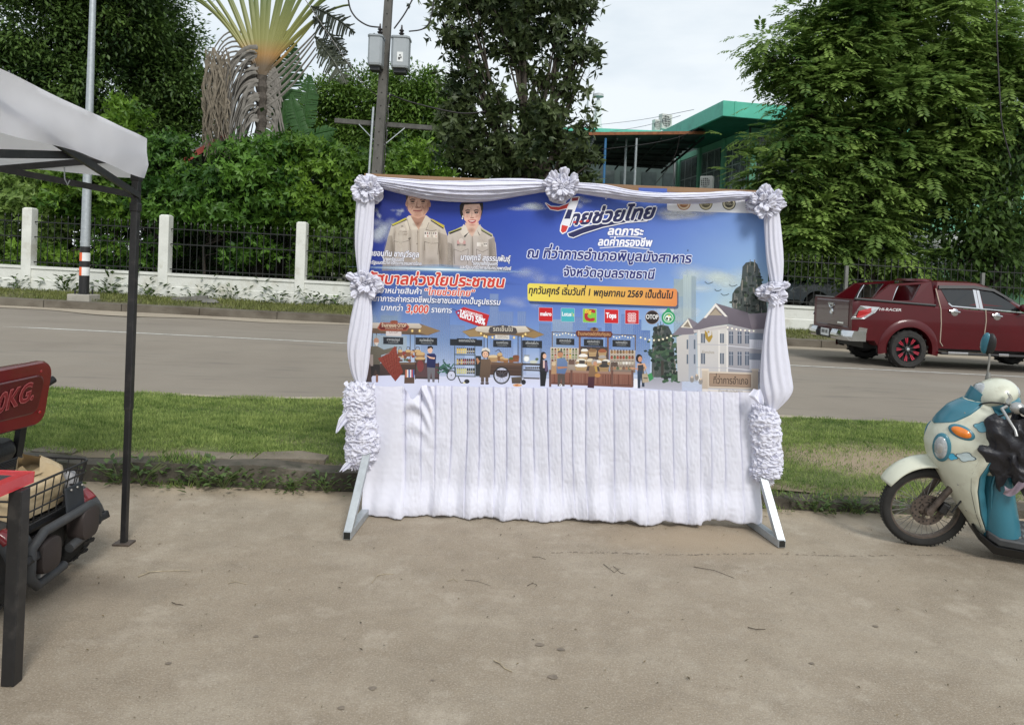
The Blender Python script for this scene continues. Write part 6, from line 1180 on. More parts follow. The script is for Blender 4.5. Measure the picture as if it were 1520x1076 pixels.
def rosette(lab, cx, cy, rx, ry, seed, loops=()):
    c = at(cx, cy, BY-.13); s = (BY-.13)/FPX; rr_ = random.Random(seed); g = G(); Rx, Ry = rx*s, ry*s
    for k in range(6):
        n1 = rr_.choice([9, 10, 11, 13]); sc = (1, .92, .80, .64, .48, .30)[k]; ph = rr_.uniform(0, 6); tx, ty = rr_.uniform(-.12, .12), rr_.uniform(-.12, .12)
        def fn(u, v, k=k, n1=n1, sc=sc, ph=ph):
            t = u*2*math.pi; r = (.12+.88*v)*sc*(1+.13*math.sin(3*t+ph)*v+.14*NZ.noise((math.cos(t)*2, math.sin(t)*2, k+seed))*v)
            fr_ = math.sin(n1*t+ph+1.3*math.sin(2*t+k)+v*1.2)
            h = .25+.10*k+.30*(1-(sc*v)**2)*(.4+.12*k)+.20*v*fr_*(1-.25*(k/5))+.12*NZ.noise((math.cos(t)*3*sc, math.sin(t)*3*sc, k*2+v+seed))
            wig = .07*v*math.cos(n1*t+ph); 
            return (c.x+(r*math.cos(t)-wig*math.sin(t)+tx*k*.3)*Rx, c.y+.10-h*Rx*1.0, c.z+(r*math.sin(t)+wig*math.cos(t)+ty*k*.3)*Ry)
        g.grid(fn, 150, 7, closeu=True)
    ex_ = [(cx+rx*q_*math.cos(t), cy+ry*q_*math.sin(t), rr_.uniform(4.5, 10), -t-math.pi/2+rr_.uniform(-.8, .8)) for t, q_ in ((2*math.pi*(j+rr_.uniform(-.5, .5))/10, rr_.uniform(.5, .8)) for j in range(10))]
    ex_ += [(cx+rx*.34*math.cos(t), cy+ry*.34*math.sin(t)-1, rr_.uniform(4, 8), -t-math.pi/2+rr_.uniform(-1.2, 1.2)) for t in (2*math.pi*(j+rr_.uniform(-.3, .3))/7 for j in range(7))]
    for li, (lx, ly, lr, an) in enumerate(list(loops)+ex_):
        q = at(lx, ly, BY-.17-(0 if li < len(loops)+11 else .035)); L_ = lr*s
        def lp2(u, v, q=q, L_=L_, an=an, li=li):
            w = (u-.5)*2; wd = .72*L_*math.sin(math.pi*(.12+.80*v))**.6; r = L_*(-.55+1.5*math.sin(v*math.pi*.62)); x = w*wd*(1-.1*w*w); z = r*(1-.22*w*w)
            y = -L_*(.75*math.sin(v*math.pi*.9)*(1-.55*w*w)+.20*math.sin(w*7+an*3+v*2)*(.3+v)+.22*NZ.noise((w*2.2, v*3, li+seed*7)))+.05; x += L_*.16*NZ.noise((w*2, v*3, li+40+seed)); z += L_*.16*NZ.noise((w*2.5, v*2, li+80+seed))
            return (q.x+x*math.cos(an)-z*math.sin(an), q.y+y, q.z+x*math.sin(an)+z*math.cos(an))
        g.grid(lp2, 30, 18)
    o = g.build('fabric_rosette', M_satin, smooth=85, recenter=True, solid=.003); return tag(o, lab, 'rosette', 'white fabric rosettes on the banner stand')
rosette('big ruffled white rosette at upper left corner of banner', 543, 281, 23, 22, 1, [(536, 268, 9, .5), (551, 268, 9, -.2), (527, 280, 8, 1.4), (560, 283, 8, -1.3)])
rosette('tall white rosette with loops over centre of banner top', 834, 277, 25, 22, 2, [(823, 262, 10, .35), (838, 258, 11, -.05), (851, 264, 9, -.6), (813, 272, 8, 1.2)])
rosette('big ruffled white rosette at upper right corner of banner', 1141, 300, 26, 21, 3, [(1139, 283, 11, .1), (1156, 289, 9, -.6), (1124, 292, 8, .9), (1162, 303, 8, -1.4)])
rosette('white knotted rosette halfway up left drape', 539, 423, 25, 20, 4, [(520, 412, 9, 1.0), (526, 436, 8, 2.2), (558, 424, 9, -1.5)])
rosette('white knotted rosette halfway up right drape', 1151, 435, 22, 17, 5, [(1167, 426, 9, -.8), (1132, 434, 8, 1.5), (1163, 444, 8, -2)])
def column(lab, Lf, Rt, seed, tails):
    g = G()
    def fn(u, v):
        a = lerpl(Lf, v); b = lerpl(Rt, v); t = u*2*math.pi; cx = (a[0]+b[0])/2; w = abs(b[0]-a[0])/2*.0045; cy = a[1]+(b[1]-a[1])*.5
        c = at(cx, cy, BY-.08); end = min(1, 6*min(v, 1-v)+.25)
        ct, st = math.cos(t), math.sin(t); q = (ct*w*14, st*w*14, v*10+seed)
        row = abs(math.sin(v*math.pi*7.5+.9*NZ.noise((ct*2, st*2, v*3+seed))+.6*math.sin(t*2)))
        rd = 1-abs(NZ.noise((q[0]*1.5, q[1]*1.5, q[2]*2.4)))*2.2; r2 = 1-abs(NZ.noise((q[0]*3.4, q[1]*3.4, q[2]*4.6+5)))*2
        rad = w*end*(.80+.10*row)+.020*rd+.011*r2
        wz = .014*NZ.noise((q[0]*2, q[1]*2, q[2]*3+9))
        return (c.x+rad*ct, BY-.10-rad*st*.85, c.z+wz)
    g.grid(fn, 230, 190, closeu=True)
    rr_ = random.Random(seed)
    for row in range(9):                                   # frilled rims wound round the column
        v0 = .06+.88*row/8; n1 = rr_.choice([13, 15, 17]); ph = rr_.uniform(0, 6)
        def fr2(u, v, v0=v0, n1=n1, ph=ph):
            vv = min(.99, max(.01, v0+.02*math.sin(u*6.3*2+ph))); a = lerpl(Lf, vv); b = lerpl(Rt, vv); t = u*2*math.pi; w = abs(b[0]-a[0])/2*.0045; c = at((a[0]+b[0])/2, (a[1]+b[1])/2, BY-.08)
            f = math.sin(n1*t+ph+1.5*math.sin(3*t+row)); rad = w*(.80+.24*v)+.010*v*math.cos(n1*t*2)
            return (c.x+rad*math.cos(t)-.010*v*f*math.sin(t), BY-.10-rad*math.sin(t)*.85, c.z+.022*v*f+.012*NZ.noise((math.cos(t)*4, math.sin(t)*4, row+seed)))
        g.grid(fr2, 200, 5, closeu=True)
    for tl in tails:
        n = len(tl); P = [at(x, y, BY-.16-.02*i) for i, (x, y, w) in enumerate(tl)]
        g.grid(lambda u, v: P[min(int(v*(n-1)), n-2)].lerp(P[min(int(v*(n-1)), n-2)+1], v*(n-1)-min(int(v*(n-1)), n-2))+Vector(((u-.5)*.0045*2*(tl[min(int(v*(n-1)), n-2)][2]*(1-(v*(n-1))%1 if v < 1 else 0)+tl[min(int(v*(n-1)), n-2)+1][2]*((v*(n-1))%1 if v < 1 else 1)), .02*math.sin(u*9+v*3), 0)), 14, 20)
    o = g.build('ruffled_column', M_satin, smooth=85, recenter=True); return tag(o, lab, 'ruffle', 'ruffled cloth columns on the banner stand')
column('ruffled white cloth column above left leg, loose tails at its side', [(514, 566), (512, 590), (514, 620), (516, 650), (514, 675), (520, 696)], [(556, 566), (556, 595), (557, 620), (563, 645), (560, 668), (548, 692)], 3, [[(518, 606, 3), (510, 622, 8), (502, 636, 4), (500, 642, 1)], [(538, 618, 4), (533, 632, 10), (528, 645, 2)], [(522, 682, 5), (514, 692, 6), (507, 699, 3)]])
column('ruffled white cloth column above right leg', [(1118, 600), (1112, 620), (1116, 655), (1117, 680), (1113, 700), (1120, 712)], [(1146, 600), (1154, 625), (1156, 660), (1158, 685), (1155, 700), (1142, 714)], 11, [[(1124, 578, 6), (1122, 588, 10), (1130, 600, 3)]])
# ================================================================ VEHICLES
M_tyre = mat('tyre_rubber', (.022, .021, .020), .85, var=.3, scale=9, bump=.15, dirt=(.09, .08, .065), dscale=4, damt=.45)
M_blackp = mat('black_plastic', (.014, .014, .015), .5, var=.2)
M_greyp = mat('grey_plastic', (.045, .047, .05), .55, var=.2, dirt=(.12, .11, .09), dscale=5, damt=.3)
M_chrome = mat('chrome', (.62, .63, .65), .14, 1.0, var=.03)
M_steel = mat('dull_steel', (.30, .29, .27), .45, .7, var=.2, scale=10)
M_carglass = mat('tinted_glass', (.012, .014, .016), .05, spec=.7, var=.1)
M_redl = mat('red_lens', (.42, .015, .02), .12, coat=.8); M_clear = mat('clear_lens', (.34, .36, .37), .06, spec=.8, coat=.8, var=.35, scale=28)
M_orl = mat('orange_lens', (.75, .20, .015), .15, coat=.7, var=.15, scale=40)
def prism_h(g, loops, vec, mi=0):
    """outline with holes pushed along vec"""
    L2 = [[Vector(p) for p in q] for q in loops]; tri = tessellate_polygon(L2); P = [p for q in L2 for p in q]; vec = Vector(vec); n = len(P)
    F = [tuple(t) for t in tri]+[tuple(i+n for i in reversed(t)) for t in tri]; k = 0
    for q in L2:
        for i in range(len(q)): a = k+i; b = k+(i+1) % len(q); F.append((a, b, b+n, a+n))
        k += len(q)
    g.add(P+[p+vec for p in P], F, mi)
def pw(tbl, x):
    if x <= tbl[0][0]: return tbl[0][1]
    for (a, b), (c, d) in zip(tbl[:-1], tbl[1:]):
        if x <= c: t = (x-a)/(c-a); return b+(d-b)*t
    return tbl[-1][1]
def wheel(parent, pos, r, w, side, rimf, spoke_m=None, n=10, name='wheel'):
    """car wheel on the local y axis; side = -1 right, +1 left"""
    x, y, z = pos; ax = (0, side, 0); h = w/2
    g = G(); g.lathe([(r*rimf, -h*.9), (r*.90, -h), (r*.985, -h*.72), (r, -h*.3), (r, h*.3), (r*.985, h*.72), (r*.90, h), (r*rimf*1.04, h*.93), (r*rimf, h*.75), (r*rimf, -h*.9)], pos, ax, 44, cap=False)
    for k in range(36):
        t = 2*math.pi*k/36; g.box((x+(r+.002)*math.cos(t), y, z+(r+.002)*math.sin(t)), (.012, w*.72, r*.10), (0, -t, .25 if k % 2 else -.25))
    t_ = g.build('tyre', M_tyre, parent, smooth=40)
    g = G(); g.lathe([(r*rimf*1.03, h*.75), (r*rimf*.97, h*.80), (r*rimf*.93, h*.45), (r*rimf*.9, -h*.2), (.02, -h*.3)], pos, ax, 40, cap=False); g.lathe([(.06, h*.2), (.06, h*.62), (.045, h*.70)], pos, ax, 16)
    u = Vector((1, 0, 0)); v = Vector((0, 0, 1)); P = Vector(pos); A = Vector(ax)
    for k in range(n):
        t = 2*math.pi*(k+.5)/n; d = u*math.cos(t)+v*math.sin(t); e = d.cross(A)
        g.loft([[P+A*h*q+d*a-e*ww, P+A*h*q+d*a+e*ww, P+A*h*(q-.25)+d*a+e*ww, P+A*h*(q-.25)+d*a-e*ww] for a, ww, q in ((.05, .012, .55), (r*rimf*.6, .016, .62), (r*rimf*.96, .022, .72))])
    rm = g.build('rim', M_blackp if spoke_m else M_steel, t_, smooth=35)
    if spoke_m:
        g = G()
        for k in range(n):
            t = 2*math.pi*(k+.5)/n; d = u*math.cos(t)+v*math.sin(t); e = d.cross(A)
            for s in (-1, 1):
                pts = [P+A*(h*.60)+d*(.42*r*rimf)+e*s*.004, P+A*(h*.72)+d*(.93*r*rimf)+e*s*.008, P+A*(h*.72)+d*(.93*r*rimf)+e*s*.030, P+A*(h*.66)+d*(.62*r*rimf)+e*s*.022]
                g.add([p+A*.006 for p in pts], [(0, 1, 2, 3)])
        g.build('spoke_trim', spoke_m, t_)
        g = G(); g.lathe([(.036, h*.70), (.03, h*.80), (.01, h*.84)], pos, ax, 14); g.build('hub_cap', M_chrome, t_, smooth=40)
    return t_
def carbody(root, paint, L_, zt, zi, wheels, wr, hw0, sill, name='body'):
    xs = sorted(set([L_*i/70 for i in range(71)]+[wx+wr*math.cos(math.pi*k/14) for wx, _ in wheels for k in range(15)]))
    def hw(x, z): return hw0*(1-.035*max(0, (.9-z)/.5)**2-.02*max(0, (z-.95)/.4))*(1-.05*max(0, (.18-x)/.18)**2-.16*max(0, (x-(L_-.5))/.5)**2)
    rings = []
    for x in xs:
        zb = sill+(.10 if x < .5 or x > L_-.4 else 0)
        for wx, wz in wheels:
            if abs(x-wx) < wr: zb = max(zb, wz+math.sqrt(max(0, wr*wr-(x-wx)**2)))
        T = zt(x); I = zi(x); zz = [zb+(T-.03-zb)*k/6 for k in range(7)]
        right = [(x, -hw(x, z), z) for z in zz]+[(x, -hw(x, T)+.025, T), (x, -hw0*.86, T), (x, -hw0*.85, I)]
        left = [(x, -y, z) for x, y, z in reversed(right)]; rings.append([Vector(p) for p in right+left])
    g = G(); g.loft(rings); return g.build(name, paint, root, smooth=38), hw
def flare(g, wx, wz, r0, r1, hw, side, out=.035):
    def fn(u, v):
        t = math.pi*(1.06-1.12*u); r = r0+(r1-r0)*v; x = wx+r*math.cos(t); z = wz+r*math.sin(t)
        return (x, side*(hw(x, min(1.2, max(.45, z)))+out*math.cos(v*math.pi/2)**.6+.004), z)
    g.grid(fn, 30, 7)
    g.grid(lambda u, v: (wx+r0*math.cos(math.pi*(1.06-1.12*u)), side*(hw(wx, .8)+out-.16*v), wz+r0*math.sin(math.pi*(1.06-1.12*u))), 30, 2)
def panel(g, pts, yf, side, off, mi=0, th=.004):
    """flat-ish piece on the car's side: pts are (x, z)"""
    P = [Vector((x, side*(yf(x, z)+off), z)) for x, z in pts]; g.prism(P, (0, side*th, 0), mi)
M_maroon = mat('maroon_paint', (.070, .002, .005), .36, 0, var=.12, scale=2, coat=.28, spec=.3)
wp = at(1345, 538, 13.75); RY = 14.6
pk = thing('pickup_truck', 'maroon double cab pickup with red and black wheels driving on far lane', 'pickup truck', (wp.x-1.12, RY, RZ(8.5, 14)), (0, 0, 0))
ZT = lambda x: pw([(0, 1.325), (1.62, 1.255), (1.66, 1.24), (3.5, 1.16), (3.7, 1.17), (4.9, 1.08), (5.15, .98), (5.25, .80)], x)
ZI = lambda x: ZT(x)-.48 if .06 < x < 1.60 else ZT(x)+.001
PW = [(1.12, .375), (4.34, .375)]
bod, HW = carbody(pk, M_maroon, 5.25, ZT, ZI, PW, .45, .915, .42)
def gh(z): return .875-(z-1.24)/.52*.20
g = G()
def plan(x0, x1, w, z, c=.10): return [Vector(p) for p in ((x0, -w+c, z), (x0+c*.7, -w, z), (x1-c*1.8, -w, z), (x1, -w+c*1.5, z), (x1, w-c*1.5, z), (x1-c*1.8, w, z), (x0+c*.7, w, z), (x0, w-c, z))]
g.loft([plan(1.60, 3.66, .875, 1.225), plan(1.63, 3.50, .86, 1.30), plan(1.66, 2.95, .72, 1.64), plan(1.70, 2.72, .675, 1.735), plan(1.85, 2.55, .56, 1.765)]); g.build('cab', M_maroon, pk, smooth=42)
def ghz(x, z): return pw([(1.225, .875), (1.30, .86), (1.64, .72), (1.735, .675)], z)
for s in (-1, 1):
    for nm, pts in (('rear_window', [(1.80, 1.59), (1.90, 1.31), (1.96, 1.27), (2.44, 1.25), (2.44, 1.60), (1.86, 1.62)]), ('front_window', [(2.57, 1.60), (2.60, 1.25), (3.30, 1.21), (3.27, 1.26), (2.98, 1.52), (2.88, 1.59)])):
        g = G(); panel(g, pts, ghz, s, .004); g.build('window', M_carglass, pk)
    g = G(); panel(g, [(2.44, 1.62), (2.44, 1.25), (2.50, 1.248), (2.50, 1.62)], ghz, s, .006); panel(g, [(2.51, 1.62), (2.51, 1.248), (2.57, 1.245), (2.565, 1.61)], ghz, s, .006); panel(g, [(1.885, 1.31), (1.95, 1.255), (3.34, 1.185), (3.34, 1.205), (1.96, 1.278), (1.905, 1.33)], ghz, s, .007); g.build('window_trim', M_chrome, pk)
    g = G(); panel(g, [(1.74, 1.60), (1.76, 1.665), (2.45, 1.69), (2.85, 1.64), (3.2, 1.42), (3.15, 1.41), (2.83, 1.59), (2.45, 1.63), (1.80, 1.605)], ghz, s, .010, th=.03); g.build('rain_visor', M_blackp, pk)
    for hx, hz in ((1.98, 1.155), (2.82, 1.105)):
        g = G(); g.lathe([(.075, 0), (.06, .012)], (hx+.02, s*(HW(hx, hz)+.001), hz-.01), (0, s, 0), 18); g.tube([(hx-.10, s*(HW(hx, hz)+.02), hz+.02), (hx, s*(HW(hx, hz)+.045), hz+.01), (hx+.10, s*(HW(hx, hz)+.02), hz)], .02, 8); g.build('door_handle', M_chrome, pk, smooth=40)
    # door gaps with pale edge guard
    for pts in (((1.70, 1.60), (1.72, 1.2), (1.735, .9), (1.74, .55), (1.80, .47)), ((2.605, 1.22), (2.62, 1.0), (2.60, .75), (2.54, .47))):
        g = G(); P = [Vector((x, s*((ghz(x, z) if z > 1.25 else HW(x, z))+.004), z)) for x, z in pts]; g.tube(P, .010, 6); g.build('edge_guard', mat('pale_trim', (.42, .33, .26), .6), pk)
    for (wx, wz) in PW: g = G(); flare(g, wx, wz, .45, .60, HW, s); g.build('wheel_flare', M_maroon, pk, smooth=50)
    g = G(); panel(g, [(-.02, .93), (.0, .98), (.13, 1.20), (.50, 1.185), (.42, 1.08), (.20, .945)], HW, s, .006, th=.01); tl = g.build('tail_light', M_chrome, pk, bev=.006)
    g = G(); panel(g, [(.06, .97), (.10, 1.10), (.34, 1.17), (.34, 1.08), (.16, .97)], HW, s, .018, th=.006); g.build('red_lens', M_redl, tl)
    g = G(); panel(g, [(.20, .985), (.36, 1.10), (.45, 1.155), (.40, 1.07), (.24, .975)], HW, s, .018, th=.006); g.build('clear_lens', M_clear, tl)
    g = G(); panel(g, [(.10, .66), (.12, .78), (.28, .76), (.27, .67)], HW, s, .006, th=.01); g.build('rear_reflector', M_chrome, pk)
    g = G(); prism_h(g, [[(.36, s*.80, 1.30), (.80, s*.74, 1.655), (1.63, s*.70, 1.745), (1.67, s*.80, 1.25), (.80, s*.80, 1.28)], [(.93, s*.735, 1.62), (1.42, s*.715, 1.675), (1.22, s*.79, 1.34), (.82, s*.79, 1.33)]], (0, -s*.06, 0)); g.build('sport_bar', M_maroon, pk, bev=.012)
    g = G(); g.tube([(.82, s*.70, 1.22), (.90, s*.69, 1.45), (.98, s*.66, 1.62)], .022, 8); g.build('bar_brace', M_chrome, pk, smooth=50)
    g = G(); g.beam((1.72, s*.93, .335), (3.75, s*.93, .335), .12, .05); rb = g.build('running_board', M_blackp, pk, bev=.015)
    for a, b in ((1.85, 2.25), (2.85, 3.05), (3.45, 3.7)): g = G(); g.beam((a, s*.965, .345), (b, s*.965, .345), .07, .055); g.build('board_plate', M_chrome, rb, bev=.012)
    for i, (wx, wz) in enumerate(PW): wheel(pk, (wx, s*.80, wz), .375, .25, s, .66, mat('red_spoke', (.40, .015, .04), .4), 9)
    g = G(); panel(g, [(.55, .28), (.55, .52), (.66, .52), (.66, .26)], lambda x, z: .78, s, 0, th=.02); g.build('mud_flap', M_blackp, pk)
    g = G(); g.tube([(.02, s*.885, 1.335), (.8, s*.885, 1.30), (1.62, s*.885, 1.265)], .028, 6); g.build('bed_rail', M_blackp, pk)
    g = G(); g.ell((3.30, s*.98, 1.28), (.07, .10, .08), 10); g.beam((3.32, s*.86, 1.24), (3.30, s*.95, 1.25), .05, .05); g.build('mirror', M_maroon, pk, smooth=60)
    g = G(); g.box((4.98, s*.72, .96), (.36, .22, .18), (0, .1, -s*.4)); g.build('headlight', M_clear, pk, bev=.04)
    cs = contours('HI-RACER', .02, .2); lo = min(p[0] for q in cs for p in q); hi = max(p[0] for q in cs for p in q); g = G()
    A = [area(p) for p in cs]
    for i, q in enumerate(cs):
        if any(A[j]*A[i] < 0 and abs(A[j]) > abs(A[i]) and inside(q[0], cs[j]) for j in range(len(cs)) if j != i): continue
        hl = [h for j, h in enumerate(cs) if A[j]*A[i] < 0 and abs(A[j]) < abs(A[i]) and inside(h[0], q)]
        lp_ = [[Vector(((.50+.44*(p[0]-lo)/(hi-lo)) if s < 0 else (.94-.44*(p[0]-lo)/(hi-lo)), s*(HW(.7, 1.13)+.003), 1.125+.075*p[1]-.0*p[0])) for p in k] for k in [q]+hl]
        g.add([p for k in lp_ for p in k], tessellate_polygon(lp_))
    lt_ = g.build('lettering', mat('silver_decal', (.62, .60, .60), .4), pk); lt_['label'] = 'silver sloping HI-RACER lettering'
    g = G(); g.beam((.50, s*(HW(.6, 1.09)+.003), 1.112), (.70, s*(HW(.6, 1.09)+.003), 1.112), .014, .004); g.build('decal_stroke', MATS['red_spoke'], pk)
g = G(); g.box((.02, 0, 1.02), (.06, 1.50, .56)); tg = g.build('tailgate', mat('dark_maroon', (.055, .008, .012), .35, coat=.7), pk, bev=.03)
g = G(); g.tube([(0, -.13, 1.18), (-.03, -.06, 1.16), (-.035, 0, 1.12), (-.03, .06, 1.16), (0, .13, 1.18)], .018, 8); g.lathe([(.075, 0), (.055, .02), (.055, .012), (.03, .012)], (-.012, 0, 1.04), (-1, 0, 0), 20); g.box((-.02, 0, 1.20), (.04, .24, .05)); g.build('tailgate_handle', M_chrome, tg, smooth=40)
g = G(); g.box((-.012, -.42, .83), (.012, .26, .035)); g.build('model_badge', M_chrome, tg)
g = G(); g.loft([[Vector((x+.0, y, z)) for x, z in ((-.16, .50), (-.18, .60), (-.14, .70), (.10, .70), (.10, .50))] for y in (-.60, -.34)]); g.build('rear_bumper', M_chrome, pk, smooth=40); g = G(); g.loft([[Vector((x, y, z)) for x, z in ((-.16, .50), (-.18, .60), (-.14, .70), (.10, .70), (.10, .50))] for y in (.34, .60)]); g.build('rear_bumper', M_chrome, pk, smooth=40)
for s in (-1, 1): g = G(); g.loft([[Vector((x+dx, s*y, z)) for x, z in ((-.16, .50), (-.18, .60), (-.14, .70), (.10, .70), (.10, .50))] for y, dx in ((.60, 0), (.82, .04), (.93, .16))]); g.build('bumper_corner', M_chrome, pk, smooth=40)
g = G(); g.box((-.03, 0, .57), (.2, .68, .14)); g.build('bumper_step', M_blackp, pk, bev=.02)
g = G(); g.box((-.135, 0, .61), (.012, .36, .15)); np_ = g.build('number_plate', mat('plate_white', (.7, .72, .72), .5), pk)
g = G()
for k, y in enumerate((-.11, -.06, .02, .07, .12)): g.box((-.1425, y, .62), (.003, .03, .07))
g.build('plate_mark', M_blackp, np_)
g = G(); g.beam((.4, 0, .40), (4.9, 0, .40), 1.1, .12); g.beam((1.12, -.7, .375), (1.12, .7, .375), .1, .1); g.beam((4.34, -.7, .375), (4.34, .7, .375), .1, .1); g.build('chassis', M_blackp, pk)
g = G(); g.loft([[Vector((x, y, z)) for y in (-.60, .60)]+[Vector((x+.02, y, z)) for y in (.60, -.60)] for x, z in ((3.46, 1.30), (2.92, 1.655))]); 
g = G(); g.add([(3.51, -.70, 1.30), (3.51, .70, 1.30), (2.965, .58, 1.64), (2.965, -.58, 1.64)], [(0, 1, 2, 3)]); g.build('windscreen', M_carglass, pk)
g = G(); g.box((5.24, 0, .82), (.06, 1.1, .22)); g.build('grille', M_blackp, pk, bev=.02)
g = G(); g.loft([plan(1.5, 1.9, .5, 1.74), plan(1.52, 1.85, .45, 1.79)]); 
g.build('roof_spoiler', M_maroon, pk, smooth=40)
g = G(); g.tube([(2.5, -.45, 1.77), (2.38, -.45, 1.86)], .006, 5); g.build('aerial', M_blackp, pk)
# grey car parked behind the railing
M_gcar = mat('grey_car_paint', (.13, .15, .17), .35, .2, coat=.7)
gp = at(1186, 470, 24.0)
gc = thing('parked_car', 'dark grey car parked behind railings left of maroon pickup', 'car', (gp.x+4.3, 24.0, .82+zs(10)), (0, 0, R(180)))
ZT2 = lambda x: pw([(0, 1.10), (.2, 1.20), (3.4, 1.14), (3.7, 1.12), (4.7, 1.02), (4.95, .86), (5.05, .70)], x)
b2, HW2 = carbody(gc, M_gcar, 5.05, ZT2, lambda x: ZT2(x)+.001, [(1.0, .37), (4.1, .37)], .45, .91, .40)
g = G(); g.loft([plan(.9, 3.75, .87, 1.13), plan(1.0, 3.6, .85, 1.22), plan(1.2, 2.95, .70, 1.66), plan(1.4, 2.7, .64, 1.74)]); g.build('cab', M_gcar, gc, smooth=42)
gz2 = lambda x, z: pw([(1.13, .87), (1.22, .85), (1.66, .70), (1.74, .64)], z)
for s in (-1, 1):
    for pts in ([(2.35, 1.58), (2.35, 1.24), (3.40, 1.22), (2.98, 1.56), (2.85, 1.60)], [(1.4, 1.55), (1.3, 1.24), (2.25, 1.24), (2.25, 1.58)]): g = G(); panel(g, pts, gz2, s, .004); g.build('window', M_carglass, gc)
    for wx in (1.0, 4.1): wheel(gc, (wx, s*.79, .37), .37, .24, s, .66, None, 6)
    g = G(); panel(g, [(4.45, .78), (4.50, .96), (4.80, .92), (4.98, .80), (4.9, .74)], HW2, s, .004, th=.02); g.build('headlight', M_clear, gc, bev=.01)
    g = G(); g.ell((3.35, s*.98, 1.22), (.07, .10, .08), 10); g.build('mirror', M_gcar, gc, smooth=60)
g = G(); g.add([(3.615, -.72, 1.22), (3.615, .72, 1.22), (2.965, .60, 1.655), (2.965, -.60, 1.655)], [(0, 1, 2, 3)]); g.build('windscreen', M_carglass, gc)
g = G(); g.box((5.03, 0, .66), (.08, 1.2, .26)); g.build('grille', M_blackp, gc, bev=.02)
g = G(); g.box((5.06, 0, .46), (.10, 1.6, .16)); g.build('bumper', M_greyp, gc, bev=.04)
# ================================================================ SCOOTER
M_cream = mat('cream_plastic', (.60, .61, .50), .35, var=.05, scale=3, coat=.35, dirt=(.34, .31, .23), dscale=7, damt=.6)
M_teal2 = mat('petrol_blue_plastic', (.035, .165, .225), .35, var=.10, scale=4, coat=.3)
M_rust = mat('rusty_steel', (.12, .095, .08), .6, .5, var=.35, scale=18, bump=.15)
M_silver = mat('silver_paint', (.42, .42, .41), .35, .6, var=.1)
sp = onz(1366, 808, 0)
sc = thing('motor_scooter', 'cream and petrol blue retro scooter with spoked front wheel at right edge', 'scooter', (sp.x, sp.y, 0), (R(-7.5), 0, R(163)))
sc.rotation_euler = (Matrix.Rotation(R(163), 3, 'Z') @ Matrix.Rotation(R(-8), 3, 'X')).to_euler()
def swheel(px, steer, r, name='wheel'):
    A = Vector((math.sin(steer), math.cos(steer), 0)).normalized(); A = Vector((-math.sin(steer), math.cos(steer), 0)); P = Vector((px, 0, r))
    g = G(); rim = r*.80
    g.lathe([(rim, -.026), (r*.90, -.036), (r*.965, -.030), (r, -.012), (r, .012), (r*.965, .030), (r*.90, .036), (rim, .026), (rim, -.026)], P, A, 56, cap=False)
    u = Vector((math.cos(steer), math.sin(steer), 0)); v = Vector((0, 0, 1))
    for k in range(70):
        t = 2*math.pi*k/70; d = u*math.cos(t)+v*math.sin(t); e = d.cross(A); c = P+d*(r*1.0); g.beam(c+A*.028+e*.006, c-A*.0, .008, .003, up=d); g.beam(c-A*.028-e*.004, c-A*.001, .008, .003, up=d)
    w = g.build('tyre', M_tyre, sc, smooth=50)
    g = G(); g.lathe([(rim*1.01, -.022), (rim*.95, -.020), (rim*.93, -.006), (rim*.93, .006), (rim*.95, .020), (rim*1.01, .022)], P, A, 48, cap=False); g.build('rim', M_rust, w, smooth=50)
    g = G()
    for k in range(32):
        t = 2*math.pi*k/32; sgn = 1 if k % 2 else -1; a0 = t+.42*(1 if (k//2) % 2 else -1)
        g.tube([P+A*sgn*.024+(u*math.cos(a0)+v*math.sin(a0))*.038, P+(u*math.cos(t)+v*math.sin(t))*rim*.94], .0022, 5)
    g.build('spoke', M_steel, w)
    g = G(); g.lathe([(.018, -.06), (.018, -.045), (.046, -.038), (.034, -.02), (.034, .02), (.05, .032), (.044, .046), (.02, .05), (.018, .07)], P, A, 24); g.build('hub', M_rust, w, smooth=40)
    return w, A, u, P
fw, FA, FU, FP = swheel(0, R(10), .272)
g = G(); o = FP+FA*.052; n = 40
for k in range(n):                                        # drilled brake disc
    pass
g.lathe([(.058, 0), (.104, 0), (.104, .004), (.058, .004), (.058, 0)], o, FA, 40, cap=False)
for k in range(6):
    t = k*1.047; d = FU*math.cos(t)+Vector((0, 0, 1))*math.sin(t); g.beam(o+d*.03, o+d*.075, .014, .004, up=FA)
db = g.build('brake_disc', M_rust, fw)
g = G()
for k in range(24):
    t = k*2*math.pi/24; d = FU*math.cos(t)+Vector((0, 0, 1))*math.sin(t); rr0 = .072+.022*((k % 3)/2); g.lathe([(.0055, .0042), (.0055, .0055)], o+d*rr0, FA, 8)
g.build('disc_hole', M_iron, db)
g = G()
for s in (-1, 1): g.tube([FP+FA*s*.078, FP+FA*s*.078+Vector((-.12, 0, .20)), FP+FA*s*.070+Vector((-.20, 0, .36))], [.020, .021, .022], 10); g.lathe([(.022, 0), (.022, .03)], FP+FA*s*.062, FA*s, 12)
g.tube([(-.19, 0, .60), (-.36, 0, .98)], .03, 10); fk = g.build('fork', M_rust, sc, smooth=40)
g = G(); g.box(FP+FA*.072+Vector((-.085, 0, .035)), (.05, .045, .075), (0, -.4, 0)); g.build('brake_caliper', M_blackp, fk, bev=.01)
g = G(); g.tube([FP+FA*.08+Vector((-.09, 0, .06)), (-.13, .11, .30), (-.20, .10, .42)], .006, 6); g.build('brake_hose', M_blackp, fk)
